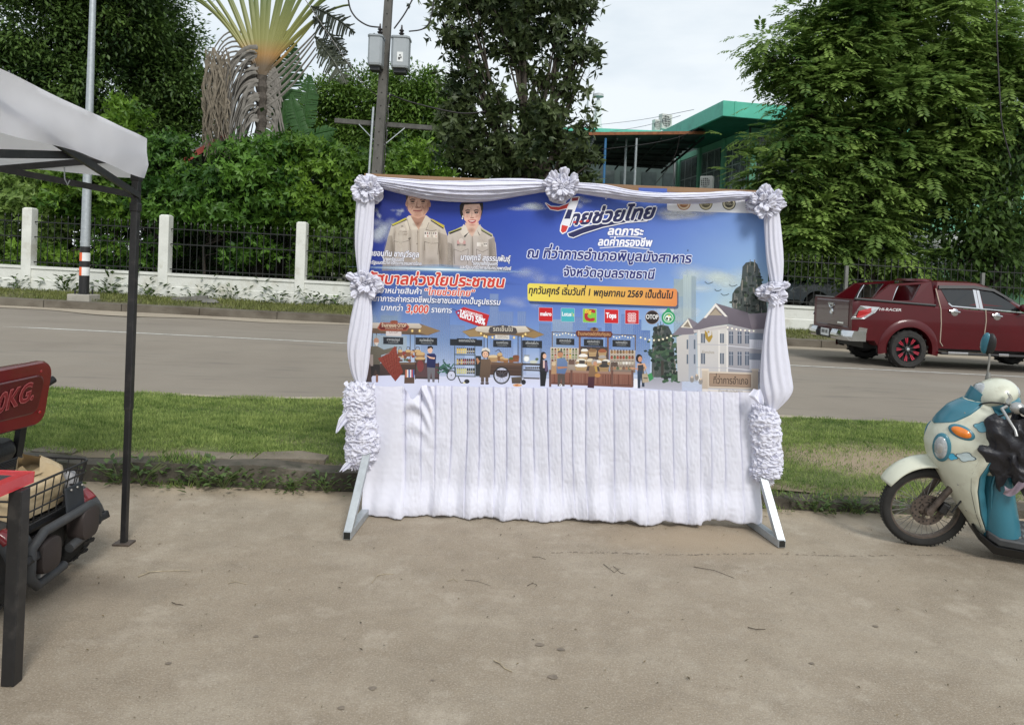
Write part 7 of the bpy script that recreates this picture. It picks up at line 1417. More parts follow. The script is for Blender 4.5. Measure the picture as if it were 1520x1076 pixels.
# front mudguard
def mg(u, v):
    t = R(28)+R(120)*u; w = (v-.5)*2; r = .325+.012*math.sin(math.pi*u); prof = math.cos(w*1.25)
    wd = .075*(.45+.55*min(1, math.sin(math.pi*min(1, .10+u))**.6+.3)); lift = -.085*(1-prof)*(.6+.6*u)
    rr_ = r+lift; x = rr_*math.cos(t)*1.0-.01; z = .272+rr_*math.sin(t)*.98
    return FP+FU*x+FA*(w*wd*1.15)+Vector((0, 0, z-.272))
g = G(); g.grid(mg, 40, 17); g.build('front_mudguard', M_cream, sc, smooth=70, solid=.006)
# leg shield
XF = [(.13, -.40), (.20, -.345), (.30, -.27), (.42, -.185), (.52, -.125), (.60, -.075), (.68, -.055), (.76, -.075), (.84, -.12), (.91, -.175), (.965, -.26)]
XE = [(.13, -.45), (.20, -.41), (.30, -.365), (.45, -.325), (.55, -.32), (.65, -.36), (.75, -.40), (.85, -.41), (.965, -.37)]
WZ = [(.13, .06), (.20, .10), (.30, .135), (.45, .17), (.6, .20), (.72, .21), (.82, .19), (.90, .15), (.965, .085)]
def shield(z, t, off=0): a = abs(t); xf = pw(XF, z); xe = pw(XE, z); return Vector((xf-(xf-xe)*a**2.3-off, pw(WZ, z)*math.sin(t*math.pi/2)**1 if False else pw(WZ, z)*(1.25*t-.25*t**3)-0*off, z))
def part_grid(name, m, z0, z1, t0, t1, off, nz_=30, ntt=24, th=.008, par=None, zt=None):
    g = G(); g.grid(lambda u, v: shield(z0+(z1-z0)*v, t0(z0+(z1-z0)*v)+(t1(z0+(z1-z0)*v)-t0(z0+(z1-z0)*v))*u, off), ntt, nz_); return g.build(name, m, par or sc, smooth=60, solid=th)
sh_ = part_grid('leg_shield', M_cream, .13, .965, lambda z: -1, lambda z: 1, 0, 50, 41)
bt = lambda z: pw([(.80, .10), (.84, .52), (.90, .72), (.965, .9)], z)
part_grid('shield_top', M_teal2, .80, .962, lambda z: -bt(z), lambda z: bt(z), -.006, 16, 24, .006)
for s in (-1, 1):                                          # blue inner panel edge and knee panel
    g = G(); g.grid(lambda u, v: shield(.14+.80*v, s*1.0, 0)+Vector((-.004-.055*u*(1-.3*math.sin(v*3)), s*.004-s*.03*u, 0)), 6, 40); g.build('shield_rim', M_teal2, sc, smooth=60, solid=.006)
    c = shield(.685, s*.50); nn = (shield(.685, s*.55)-shield(.685, s*.45)).normalized().cross(Vector((0, 0, 1)))*s; nn = -nn if nn.x < 0 and False else nn
    if nn.x < 0: nn = -nn
    M_ = frame_of(nn); Rm = Matrix((M_[0], nn, M_[1])).transposed()
    g = G(); g.ell(c, (.055, .025, .088), 28, rot=Rm); lr = g.build('running_lamp', M_teal2, sc, smooth=70)
    g = G(); g.ell(c+nn*.011, (.041, .024, .070), 24, rot=Rm); g.build('lens', M_clear, lr, smooth=70)
    g = G(); g.ell(c+nn*.024+Vector((0, 0, .0)), (.024, .014, .040), 16, rot=Rm); g.build('reflector', M_silver, lr, smooth=70)
    c = shield(.795, s*.66); nn = (shield(.795, s*.71)-shield(.795, s*.61)).normalized().cross(Vector((0, 0, 1)))
    if nn.x < 0: nn = -nn
    nn = (nn+Vector((0, 0, .25))).normalized(); M_ = frame_of(nn); Rm = Matrix((M_[0], nn, M_[1])).transposed() @ Matrix.Rotation(-s*.25, 3, 'Y')
    g = G(); g.ell(c, (.075, .016, .040), 24, rot=Rm); ts = g.build('turn_signal', M_teal2, sc, smooth=70)
    g = G(); g.ell(c+nn*.008, (.058, .016, .028), 20, rot=Rm); g.build('lens', M_orl, ts, smooth=70)
    # pale sticker outlines on the shield, plain rounded blots
    for (zc, tc, rz, col, nm) in ((.845, .86, .030, 'sticker_blue', 0), (.66, .80, .030, 'sticker_pale', 1), (.645, .66, .022, 'sticker_bright', 2)):
        if s < 0: continue
        for k, (mm, rr0, of) in enumerate(((mat('sticker_edge', (.05, .09, .12), .5), 1.12, -.0062), (mat(col, ((.16, .42, .52), (.50, .60, .62), (.06, .40, .62))[nm], .4), 1.0, -.0072))):
            g = G(); pts = []
            for j in range(28):
                a = 2*math.pi*j/28; rj_ = rz*rr0*(1+.16*math.cos(4*a+.4)); pts.append(shield(zc+rj_*math.sin(a)*.8, s*(tc+rj_*math.cos(a)*2.6), of)+Vector((0, s*(.007 if k == 0 else .0085), 0)))
            g.add(pts+[sum(pts, Vector())/28], [(j, (j+1) % 28, 28) for j in range(28)]); g.build('sticker', mm, sc)
# inner panel and floor
g = G()
IN = [(.15, -.45), (.30, -.425), (.5, -.40), (.65, -.42), (.80, -.44), (.94, -.40)]
g.grid(lambda u, v: (pw(IN, .15+.79*v)-.02*math.cos((u-.5)*3.1), (u-.5)*2*pw(WZ, .15+.79*v)*.93, .15+.79*v), 14, 24); g.build('inner_panel', M_teal2, sc, smooth=60, solid=.01)
g = G(); g.loft([[Vector((x0-(x0-x1)*(.5-.5*math.cos(t)), w*math.sin(t), z)) for t in (2*math.pi*k/20 for k in range(20))] for z, x0, x1, w in ((.15, -.40, -.64, .15), (.24, -.38, -.62, .155), (.38, -.36, -.585, .16), (.52, -.35, -.555, .155), (.62, -.36, -.52, .12), (.70, -.38, -.47, .06))]); g.build('knee_panel', M_teal2, sc, smooth=60)
g = G(); g.ell((-.40, .10, .62), (.10, .08, .085), 20); g.build('glove_box', M_cream, sc, smooth=70)
g = G(); g.loft([[Vector((x, y, z)) for y in (-w, -w*.5, w*.5, w)]+[Vector((x, y, z-.05)) for y in (w, w*.5, -w*.5, -w)] for x, w, z in ((-.42, .12, .20), (-.48, .16, .175), (-.62, .17, .17), (-.80, .17, .175), (-.88, .15, .20))]); fb_ = g.build('floorboard', M_greyp, sc, smooth=40, bev=.01)
g = G()
for k in range(7):
    for j in (-1, 0, 1): g.lathe([(.028, 0), (.022, .006)], (-.50-.055*k+(.02 if j else 0), j*.085, .1715), (0, 0, 1), 10)
g.build('tread_stud', mat('worn_grey_rubber', (.12, .125, .125), .7, var=.2), fb_, smooth=40)
g = G(); g.loft([[Vector((x, -w, z)), Vector((x, w, z)), Vector((x, w*.8, z-h)), Vector((x, -w*.8, z-h))] for x, w, z, h in ((-.345, .07, .23, .02), (-.38, .13, .17, .04), (-.46, .172, .125, .06), (-.7, .178, .115, .06), (-.95, .17, .15, .05))]); g.build('belly_cover', M_blackp, sc, smooth=40)
# handlebar cowl
g = G(); g.ell((-.42, 0, 1.005), (.125, .135, .085), 26, rot=Euler((0, .35, 0)).to_matrix()); cw = g.build('handlebar_cowl', M_cream, sc, smooth=70)
g = G(); g.ell((-.44, 0, .955), (.120, .130, .085), 24, rot=Euler((0, .25, 0)).to_matrix()); g.tube([(-.36, 0, .99), (-.31, 0, .92), (-.30, 0, .85)], [.09, .07, .06], 12); g.build('cowl_skirt', M_teal2, sc, smooth=70)
g = G(); g.ell((-.485, 0, 1.035), (.075, .085, .05), 22, rot=Euler((0, -.55, 0)).to_matrix()); g.build('speedometer_glass', M_clear, sc, smooth=70)
g = G(); g.ell((-.345, 0, 1.01), (.05, .075, .055), 18); g.build('headlight', M_clear, sc, smooth=70)
for s in (-1, 1):
    g = G(); g.tube([(-.44, s*.10, .985), (-.47, s*.22, .985), (-.52, s*.36, .975)], .012, 10); hb_ = g.build('handlebar', M_silver, sc, smooth=50)
    g = G(); g.tube([(-.485, s*.25, .984), (-.50, s*.30, .98), (-.525, s*.375, .973)], .019, 12); g.build('grip', M_blackp, hb_, smooth=50)
    g = G(); g.ell((-.470, s*.215, .985), (.04, .035, .035), 14); g.build('switch_housing', M_silver, hb_, smooth=60)
    g = G(); g.tube([(-.42, s*.20, .985), (-.385, s*.235, .98), (-.395, s*.30, .95), (-.42, s*.36, .90), (-.425, s*.375, .87)], [.010, .009, .008, .007, .009], 8); g.build('brake_lever', M_silver, hb_, smooth=50)
    if s < 0:
        g = G(); g.tube([(-.43, s*.17, 1.01), (-.425, s*.175, 1.08), (-.43, s*.18, 1.14), (-.43, s*.19, 1.21)], .0065, 8); g.lathe([(.02, 0), (.016, .05), (.010, .07)], (-.43, s*.17, 1.02), (0, 0, 1), 12); mr_ = g.build('mirror', M_steel, sc, smooth=50)
        g = G(); g.ell((-.43, s*.20, 1.26), (.026, .040, .070), 20, rot=Euler((s*.15, 0, .5)).to_matrix()); g.build('mirror_shell', M_blackp, mr_, smooth=70)
        g = G(); g.ell((-.408, s*.195-.016, 1.264), (.020, .034, .068), 20, rot=Euler((s*.15, 0, .5)).to_matrix()); g.build('mirror_rim', M_teal2, mr_, smooth=70)
g = G()
for k in range(7): g.tube([(-.44+.006*math.cos(k*.9), .17+.02*math.sin(j_*1.26), 1.00+.008*k+.004*math.sin(j_*2)) for j_ in range(6)], .006, 5)
g.build('cable_tie', mat('white_cord', (.6, .6, .56), .7), sc)
g = G()
for s in (-1, 1):
    g.tube([shield(.13+.80*k/20, s*.93, -.008) for k in range(21)], .0025, 5)
g.build('panel_seam', mat('seam_dark', (.10, .10, .085), .8), sc)  # dark lines for the gaps between panels
for k, (a_, b_, c_) in enumerate((((-.46, .20, .985), (-.33, .16, 1.02), (-.30, .05, .92)), ((-.48, .23, .975), (-.36, .23, .93), (-.33, .10, .85)))):
    g = G(); P = [Vector(a_)*(1-t)**2+Vector(b_)*2*t*(1-t)+Vector(c_)*t*t for t in (i/9 for i in range(10))]; g.tube(P, .005, 6); g.build('control_cable', M_blackp, sc, smooth=60)
for z_, t_ in ((.30, .62), (.47, .70), (.90, .60)):
    for s in (-1, 1): g = G(); c = shield(z_, s*t_, -.003); g.ell(c, (.006, .006, .006), 8); g.build('screw', M_steel, sc)
# rear half
g = G(); g.loft([[Vector((x, w*math.cos(t), z+h*math.sin(t))) for t in (2*math.pi*k/14 for k in range(14))] for x, w, z, h in ((-.84, .10, .34, .14), (-.92, .15, .44, .20), (-1.15, .165, .52, .20), (-1.40, .13, .58, .15), (-1.58, .06, .62, .08))]); g.build('rear_body', M_cream, sc, smooth=50)
g = G(); g.loft([[Vector((x, w*math.cos(t), z+.045*math.sin(t))) for t in (2*math.pi*k/12 for k in range(12))] for x, w, z in ((-.82, .07, .71), (-.9, .12, .74), (-1.2, .13, .75), (-1.48, .10, .78), (-1.56, .05, .79))]); g.build('seat', M_blackp, sc, smooth=50)
rw_, _, _, _ = swheel(-1.26, 0, .272)
g = G(); g.tube([(-.95, -.14, .22), (-1.3, -.16, .25), (-1.6, -.16, .33)], [.03, .05, .045], 12); g.build('exhaust', M_steel, sc, smooth=50)
g = G(); g.box((-1.06, .09, .30), (.42, .10, .16)); g.build('engine_case', M_silver, sc, bev=.03)
g = G(); g.ell((-1.60, 0, .64), (.03, .07, .04), 12); g.build('tail_light', M_redl, sc, smooth=60)
g = G(); g.tube([(-.90, .10, .18), (-.93, .22, .02)], .010, 8); g.build('side_stand', M_steel, sc)
for ch in [o for o in bpy.data.objects if o.parent == sc]:    # body sits a little ahead of and above the first measure
    nm = ch.name.split('.')[0]
    if nm in ('tyre', 'fork'): continue
    if nm == 'front_mudguard': ch.location = (0, 0, .025); continue
    ch.location = (.085, 0, 0); ch.scale = (1, 1, 1.07)
# raincoat stuffed under the handlebar
Ms = parent_matrix(sc)
def coat(u, v):
    t = u*2*math.pi; zz = .99-.43*v; w = .045+.085*math.sin(math.pi*min(1, .15+v*.75))*(1+.35*math.sin(2.5*t+v*3))
    n_ = NZ.noise((math.cos(t)*2.2, math.sin(t)*2.2, v*4)); n2 = NZ.noise((math.cos(t)*5, math.sin(t)*5, v*9+3))
    return Ms @ Vector((-.40-.03*v+(w+.045*n_+.02*n2)*1.15*math.cos(t), .17+(w*.75+.04*n_+.018*n2)*math.sin(t), zz+.05*n_-.05*math.cos(3*t)*v**3))
g = G(); g.grid(coat, 60, 44, closeu=True); o = g.build('folded_raincoat', mat('black_nylon', (.016, .016, .022), .42, var=.2, bump=.2), smooth=50, recenter=True); tag(o, 'crumpled black raincoat hanging under scooter handlebar', 'raincoat')
g = G(); g.grid(lambda u, v: Ms @ Vector((-.35-.10*u, .255+.012*math.sin(u*6+v*4), .575-.055*v+.03*u-.02*math.sin(u*5))), 12, 8); l_ = g.build('lining_flap', mat('mauve_lining', (.26, .20, .24), .6), o, smooth=60); l_.matrix_parent_inverse = Matrix.Translation(-o.location)
# ================================================================ CANOPY TENT
M_tent = mat('tent_fabric', (.90, .90, .97), .6, var=.05, scale=2, bump=.5, bscale=2.5, dirt=(.80, .80, .86), dscale=1.2, damt=.5)
n = M_tent.node_tree.nodes; l = M_tent.node_tree.links; tr = n.new('ShaderNodeBsdfTranslucent'); tr.inputs['Color'].default_value = (.92, .91, .90, 1); ms = n.new('ShaderNodeMixShader'); ms.inputs[0].default_value = .42
l.new(n['Principled BSDF'].outputs[0], ms.inputs[1]); l.new(tr.outputs[0], ms.inputs[2]); l.new(ms.outputs[0], n['Material Output'].inputs['Surface'])
M_tube = mat('black_tent_tube', (.016, .016, .017), .42, var=.2, dirt=(.10, .09, .08), dscale=12, damt=.3)
fc = onz(184, 807, 0); tc_ = at(203, 262, fc.y); TX = fc.x; TY = fc.y; W_ = 3.0
tent = thing('canopy_tent', 'white pop up canopy tent on black steel legs at left edge', 'tent', (TX-1.5, TY-1.5, 0))
lean = (tc_-fc)/tc_.z
_ta = math.atan2(.17, 1.32); _e = (-math.cos(_ta)*W_, -math.sin(_ta)*W_); _d3 = (math.sin(_ta)*W_, -math.cos(_ta)*W_)
LC = [(TX, TY), (TX+_e[0], TY+_e[1]), (TX+_e[0]+_d3[0], TY+_e[1]+_d3[1]), (TX+_d3[0], TY+_d3[1])]
zl = tc_.z+.04
for i, (x, y) in enumerate(LC):
    a = Vector((x, y, 0)); b = a+lean*zl if i in (0, 3) else a+Vector((0, 0, zl))
    g = G(); g.beam(a+(b-a)*.36, b, .040, .040, up=Vector((0, 1, 0))); lg = g.build('leg', M_tube, tent, bev=.004, world=True)
    g = G(); g.beam(a, a+(b-a)*.37, .033, .033, up=Vector((0, 1, 0))); g.build('inner_leg', M_tube, lg, bev=.003, world=True)
    g = G(); g.box(a+Vector((.0, 0, .006)), (.10, .08, .012)); g.build('foot_plate', M_rust, lg, bev=.002, world=True)
    g = G(); g.box(a+(b-a)*.985, (.050, .050, .07)); g.build('bracket', M_blackp, lg, bev=.004, world=True); g = G(); g.box(a+(b-a)*.90, (.049, .049, .05)); g.build('bracket', M_blackp, lg, bev=.004, world=True)
EZ = 2.20; VZ_ = .225
def truss(a, b, nm):
    a = Vector(a); b = Vector(b); zt_, zb_ = EZ+.10, EZ-.13
    for k in range(2):
        p = a.lerp(b, k/2); q = a.lerp(b, (k+1)/2); off = (b-a).normalized().cross(Vector((0, 0, 1)))*.016
        for s, (z0, z1) in ((1, (zt_, zb_)), (-1, (zb_, zt_))):
            g = G(); g.beam(Vector((p.x, p.y, z0))+off*s, Vector((q.x, q.y, z1))+off*s, .018, .036); g.build('truss_bar', M_tube, tent, world=True)
top = [Vector((x, y, EZ)) for x, y in LC]; top[0] = fc+lean*EZ; top[3] = Vector(LC[3]+(0,))+lean*EZ
for i in range(4): truss(top[i]+Vector((0, 0, 0)), top[(i+1) % 4], i)
ctr = sum(top, Vector())/4
for i in range(4):
    g = G(); g.beam(top[i]+Vector((0, 0, .12)), Vector((ctr.x, ctr.y, EZ+.72)), .022, .03); g.build('roof_strut', M_tube, tent, world=True)
    m_ = (top[i]+top[(i+1) % 4])/2; g = G(); g.beam(m_+Vector((0, 0, -.13)), Vector((ctr.x, ctr.y, EZ+.05)), .018, .036); g.build('truss_bar', M_tube, tent, world=True)
g = G(); g.beam((ctr.x, ctr.y, EZ-.05), (ctr.x, ctr.y, EZ+.74), .04, .04); g.build('centre_pole', M_tube, tent, world=True)
def roofp(cx, cy):                                          # cx, cy in -1..1, outside 1 = valance
    ex = max(-1, min(1, cx)); ey = max(-1, min(1, cy)); k = max(abs(ex), abs(ey))
    p0 = top[2].lerp(top[3], (ex+1)/2); p1 = top[1].lerp(top[0], (ex+1)/2); p = p0.lerp(p1, (ey+1)/2)
    out = Vector((max(0, abs(cx)-1)*(1 if cx > 0 else -1), max(0, abs(cy)-1)*(1 if cy > 0 else -1), 0)); dv = max(abs(out.x), abs(out.y))
    c1 = .035; z = EZ+.225+.56*(1-k)**1.12-.03*math.sin(math.pi*k)*(1-abs(abs(ex)-abs(ey)))-dv*1.0*VZ_/.25*1.0
    z -= .012*sm(.95, 1.0, k)+.010*math.sin(ex*9)*sm(.9, 1, abs(ey))*sm(1, 1.25, abs(cy))+.012*math.sin(ey*8+1)*sm(1.0, 1.25, abs(cx))+.012*NZ.noise((ex*4, ey*4, dv*6))
    px = p.x+(ex*c1)+(.022*NZ.noise((ey*5, dv*8, 1))+.016*NZ.noise((ey*9+dv*14, dv*10, 5)))*(dv > 0); py = p.y+(ey*c1)+.012*NZ.noise((ex*5, dv*8, 4))*(dv > 0)
    return Vector((px, py, z))
g = G(); N_ = 40; st = [-1.25, -1.17, -1.09, -1.03]+[-1+2*i/N_ for i in range(N_+1)]+[1.03, 1.09, 1.17, 1.25]
def rp2(u, v):
    a = st[round(u*(len(st)-1))]; b = st[round(v*(len(st)-1))]
    if abs(a) > 1 and abs(b) > 1: mdl = max(abs(a), abs(b)); a = math.copysign(mdl if abs(a) >= abs(b) else 1, a); b = math.copysign(mdl if abs(b) > abs(a) else 1, b)
    return roofp(a, b)
g.grid(rp2, len(st), len(st)); g.build('canopy', M_tent, tent, smooth=75, world=True)
q = at(95, 266, 3.6); g = G(); g.tube([q+Vector((0, 0, .06)), q+Vector((.004, 0, 0)), q+Vector((.02, 0, -.03)), q+Vector((.03, 0, -.005))], .0035, 6); o = g.build('wire_hook', M_galv, smooth=60, recenter=True); tag(o, 'small wire hook hanging from the tent truss', 'hook')
# ================================================================ RED EDGED TABLE
M_redt = mat('red_laminate', (.55, .03, .035), .3, var=.08, coat=.4, dirt=(.45, .12, .15), dscale=4, damt=.4)
tb = onz(17, 1014, 0); cr = at(51, 700, 2.80)
tbl = thing('market_table', 'black topped table with bright red edge and dark steel legs at left edge', 'table', (cr.x-.6, tb.y-.5, 0))
x1, y1 = cr.x, cr.y; x0, y0 = x1-1.15, y1-1.2; zt = cr.z
g = G(); g.box(((x0+x1)/2, (y0+y1)/2, zt-.008), (x1-x0-.10, y1-y0-.10, .012)); g.build('tabletop', mat('slate_top', (.028, .03, .033), .45, var=.25), tbl, world=True)
g = G(); prism_h(g, [[(x0, y0, zt-.042), (x1, y0, zt-.042), (x1, y1, zt-.042), (x0, y1, zt-.042)], [(x0+.05, y0+.05, zt-.042), (x1-.05, y0+.05, zt-.042), (x1-.05, y1-.05, zt-.042), (x0+.05, y1-.05, zt-.042)]], (0, 0, .042)); g.build('edge_frame', M_redt, tbl, bev=.004, world=True)
for lx, ly in ((tb.x, tb.y), (x0+.08, tb.y), (tb.x, y0+.12), (x0+.08, y0+.12)):
    g = G(); a = Vector((lx, ly, .0)); g.beam(a, a+Vector((.012, 0, zt-.045)), .052, .052, up=Vector((0, 1, 0))); g.build('leg', M_tube, tbl, bev=.004, world=True)
g = G(); g.beam((x0+.08, tb.y, .13), (x1-.1, tb.y, .13), .03, .04); g.beam((x0+.08, y0+.12, .13), (x1-.1, y0+.12, .13), .03, .04); g.beam((x1-.075, tb.y-.02, .55), (x1-.45, tb.y-.02, zt-.06), .025, .03); g.build('stretcher', M_tube, tbl, world=True)
# ================================================================ THREE WHEELED SCOOTER
M_red = mat('wine_red_plastic', (.20, .012, .018), .3, var=.12, coat=.6)
tk = thing('electric_tricycle', 'red and black three wheeled mobility scooter seen from behind beside table', 'tricycle', (-2.47, 3.52, 0), (0, 0, R(180)))
# local: x forward (away to the left), y toward the camera side
for s in (-1, 1):
    wheel(tk, (0, s*.275, .205), .205, .10, s, .52, None, 6)
    def fd(u, v, s=s):
        t = R(16)+R(168)*u; w = (v-.5)*2; r = .240+.012*abs(w); r -= .05*max(0, abs(w)-.6)/.4
        return (-r*math.cos(t)*1.05, s*.275+w*.085, .205+r*math.sin(t))
    g = G(); g.grid(fd, 30, 11); fe = g.build('rear_mudguard', M_greyp, tk, smooth=60, solid=.008)
    g = G(); g.grid(lambda u, v: tuple(Vector(fd(.14+.10*u, .06+.88*v))*1.0+Vector((-.004, 0, .007))), 8, 11); g.build('red_band', M_red, fe, smooth=60, solid=.004)
    g = G(); g.grid(lambda u, v: tuple(Vector(fd(-.02+.05*u, -.05+1.1*v))+Vector((-.02+.0*u, 0, -.005))), 5, 9); g.build('guard_lip', M_blackp, fe, smooth=60, solid=.02)
g = G(); 
BL = [(-.24, -.27, .24), (-.255, -.25, .335), (-.26, -.18, .375), (-.26, 0, .37), (-.26, .19, .365), (-.255, .27, .31), (-.25, .27, .17), (-.25, .22, .115), (-.25, .02, .13)]
g.tube(BL, .024, 12); g.tube([(-.25, -.02, .20), (-.25, -.12, .215), (-.24, -.25, .235)], .024, 12); bmp = g.build('bumper_bar', M_greyp, tk, smooth=60)
for y, z in ((-.145, .29), (.165, .245)):
    g = G(); g.loft([[Vector((x, y+.075*k*math.copysign(abs(math.cos(t))**.6, math.cos(t)), z+.085*k*math.copysign(abs(math.sin(t))**.6, math.sin(t)))) for t in (2*math.pi*j/20 for j in range(20))] for x, k in ((-.20, .95), (-.262, 1), (-.285, .94), (-.29, .80))]); g.build('bumper_pad', mat('brown_rubber', (.035, .026, .024), .6), tk, smooth=40)
g = G(); g.box((-.22, .12, .15), (.06, .14, .07), (.2, 0, 0)); g.build('motor_cover', M_silver, tk, bev=.01)
g = G(); g.box((.05, 0, .22), (.36, .36, .16)); g.beam((0, -.28, .205), (0, .28, .205), .06, .06); g.build('rear_axle', M_blackp, tk, bev=.02)
g = G(); g.box((.02, 0, .365), (.42, .50, .05)); g.box((.05, 0, .405), (.36, .42, .05)); g.build('rear_deck', M_blackp, tk, bev=.025)
g = G(); g.box((-.235, -.075, .445), (.012, .145, .13), (0, .12, .0)); npl = g.build('number_plate', mat('blank_plate', (.022, .026, .032), .5), tk, bev=.006)
for y in (-.12, -.08, -.03): g = G(); g.ell((-.247, y, .497), (.006, .007, .007), 8); g.build('plate_bolt', M_steel, npl)
g = G(); g.ell((-.10, -.235, .47), (.05, .05, .07), 14); g.build('strap_reel', mat('grey_webbing', (.30, .30, .31), .6, var=.4, scale=40), tk, smooth=60)
# body forward of the seat
g = G(); g.loft([[Vector((x, -w, z0)), Vector((x, w, z0)), Vector((x, w*.9, z1)), Vector((x, -w*.9, z1))] for x, w, z0, z1 in ((.12, .20, .18, .50), (.35, .22, .16, .52), (.50, .22, .15, .50), (.55, .24, .14, .22), (1.0, .24, .14, .22), (1.08, .22, .16, .30))]); g.build('body', M_red, tk, smooth=30, bev=.02)
g = G(); g.loft([[Vector((x, -w, z0)), Vector((x, w, z0)), Vector((x, w*.8, z1)), Vector((x, -w*.8, z1))] for x, w, z0, z1 in ((1.02, .22, .2, .45), (1.10, .20, .4, .9), (1.20, .12, .5, .95))]); g.build('front_column', M_red, tk, smooth=30)
wheel(tk, (1.32, 0, .205), .205, .10, 1, .52, None, 6)
g = G(); g.tube([(1.32, .08, .205), (1.25, .08, .45), (1.12, 0, .85), (1.05, 0, 1.02)], .022, 8); g.tube([(.95, .33, 1.0), (1.04, .15, 1.04), (1.04, -.15, 1.04), (.95, -.33, 1.0)], .016, 8); g.build('handlebar', M_blackp, tk, smooth=50)
g = G(); g.loft([[Vector((x, y*w, z+h*.5*zz)) for y, zz in ((-1, -.6), (-.9, -1), (.9, -1), (1, -.6), (1, .6), (.9, 1), (-.9, 1), (-1, .6))] for x, w, z, h in ((.20, .26, .625, .05), (.24, .29, .63, .13), (.55, .29, .64, .13), (.62, .25, .63, .06))]); g.build('seat', mat('black_vinyl', (.018, .018, .02), .45, var=.3, bump=.1), tk, smooth=40, bev=.02)
g = G(); g.box((.40, 0, .545), (.30, .30, .06)); g.build('seat_base', M_blackp, tk, bev=.01)
for s in (-1, 1):
    g = G(); g.beam((.24, s*.235, .55), (.185, s*.235, .98), .03, .05); g.tube([(.2, s*.35, .93), (.34, s*.36, .935), (.56, s*.36, .92)], .026, 10); g.tube([(.20, s*.30, .93), (.155, s*.405, .985)], .022, 10); g.build('backrest_post', M_blackp, tk, smooth=40)
def bkr(x, sc_=1):
    P = []
    for cy, cz, a0 in ((-.285, 1.02, 180), (.285, 1.02, 90), (.285, .85, 0), (-.26, .83, 270)):
        for k in range(6): t = R(a0-90*k/5) ; P.append((x, cy+.085*sc_*math.cos(t)*(1 if True else 0), cz+.085*sc_*math.sin(t)))
    return [Vector((p[0]+.10*(p[2]-.93)*-.5, p[1], p[2])) for p in P]
g = G(); g.loft([bkr(.22, .9), bkr(.205, 1.0), bkr(.16, 1.0), bkr(.145, .88)]); br = g.build('backrest', M_red, tk, smooth=40)
g = G(); g.loft([[Vector((p.x-.004, p.y*.80, .93+(p.z-.93)*.62-.0)) for p in bkr(.145, .9)], [Vector((p.x-.010, p.y*.77, .93+(p.z-.93)*.58)) for p in bkr(.145, .9)]]); g.build('recessed_panel', mat('deep_wine_plastic', (.115, .010, .014), .35, coat=.5), br)
for y, z in ((-.27, 1.05), (.27, 1.05), (-.27, .82), (.27, .82)): g = G(); g.lathe([(.009, 0), (.007, .004)], (.140, y, z), (-1, 0, 0), 10); g.build('screw', M_redl, br)
g = G(); cs = contours('80KG.', .012, .28); lo = min(p[0] for q in cs for p in q); hi = max(p[0] for q in cs for p in q)
def dec(c2, dx):
    A = [area(p) for p in c2]; g = G()
    for i, q in enumerate(c2):
        if any(A[j]*A[i] < 0 and abs(A[j]) > abs(A[i]) and inside(q[0], c2[j]) for j in range(len(c2)) if j != i): continue
        hl = [h for j, h in enumerate(c2) if A[j]*A[i] < 0 and abs(A[j]) < abs(A[i]) and inside(h[0], q)]
        lp_ = [[Vector((.130-dx-.05*(.105*p[1]-.02), .135-.335*(p[0]-lo)/(hi-lo), .875+.135*p[1]+.035*(p[0]-lo)/(hi-lo))) for p in k] for k in [q]+hl]
        g.add([p for k in lp_ for p in k], tessellate_polygon(lp_))
    return g
dec(contours('80KG.', .042, .28), .0).build('lettering', mat('pink_ink', (.62, .16, .16), .45), br)['label'] = 'pink outlined 80KG lettering'
dec(contours('80KG.', .010, .28), .002).build('lettering_core', mat('core_ink', (.24, .02, .025), .45), br)
for ch in [o for o in bpy.data.objects if o.parent == tk and o.name.split('.')[0] in ('backrest', 'backrest_post')]: ch.location = (0, -.075, 0)
# wire basket
bk = thing('wire_basket', 'black wire basket mounted behind seat of red tricycle', 'basket', parent_matrix(tk) @ Vector((-.03, .05, .40)), (0, 0, R(180)))
def rim_(z, ex): return [(-.17-ex, -.24-ex, z), (.15, -.24-ex, z), (.15, .24+ex, z), (-.17-ex, .24+ex, z)]
def rrect(z, ex, r=.05):
    P = []
    for cx, cy, a0 in ((.15+ex-r, .24+ex-r, 0), (-.17-ex+r, .24+ex-r, 90), (-.17-ex+r, -.24-ex+r, 180), (.15+ex-r, -.24-ex+r, 270)):
        for k in range(5): t = R(a0+22.5*k); P.append(Vector((cx+r*math.cos(t), cy+r*math.sin(t), z)))
    return P
g = G()
for z, ex, rr0 in ((.0, 0, .005), (.07, .01, .0045), (.145, .022, .005), (.205, .03, .006)): g.tube(rrect(z, ex), rr0, 7, closed=True)
lo_, hi_ = rrect(0, 0), rrect(.205, .03)
for i in range(len(lo_)):
    a0, b0 = lo_[i], lo_[(i+1) % len(lo_)]; a1, b1 = hi_[i], hi_[(i+1) % len(hi_)]; m_ = max(1, int((b0-a0).length/.05))
    for k in range(m_): g.tube([a0.lerp(b0, k/m_), a1.lerp(b1, k/m_)], .003, 5)
for k in range(9): y = -.22+.055*k; g.tube([(-.17, y, 0), (.15, y, 0)], .003, 5)
for k in range(6): x = -.15+.055*k; g.tube([(x, -.24, 0), (x, .24, 0)], .003, 5)
for k in range(5): g.tube([(.17-.02*k, -.25, .205-.0*k), (.17-.02*k, .25, .212)], .004, 5)
g.build('wire_grid', M_blackp, bk, smooth=60)
M_bag = mat('tan_plastic_bag', (.50, .39, .24), .35, var=.15, scale=9, bump=.25, bscale=14, dirt=(.62, .52, .36), dscale=6, damt=.5)
Mb = parent_matrix(bk)
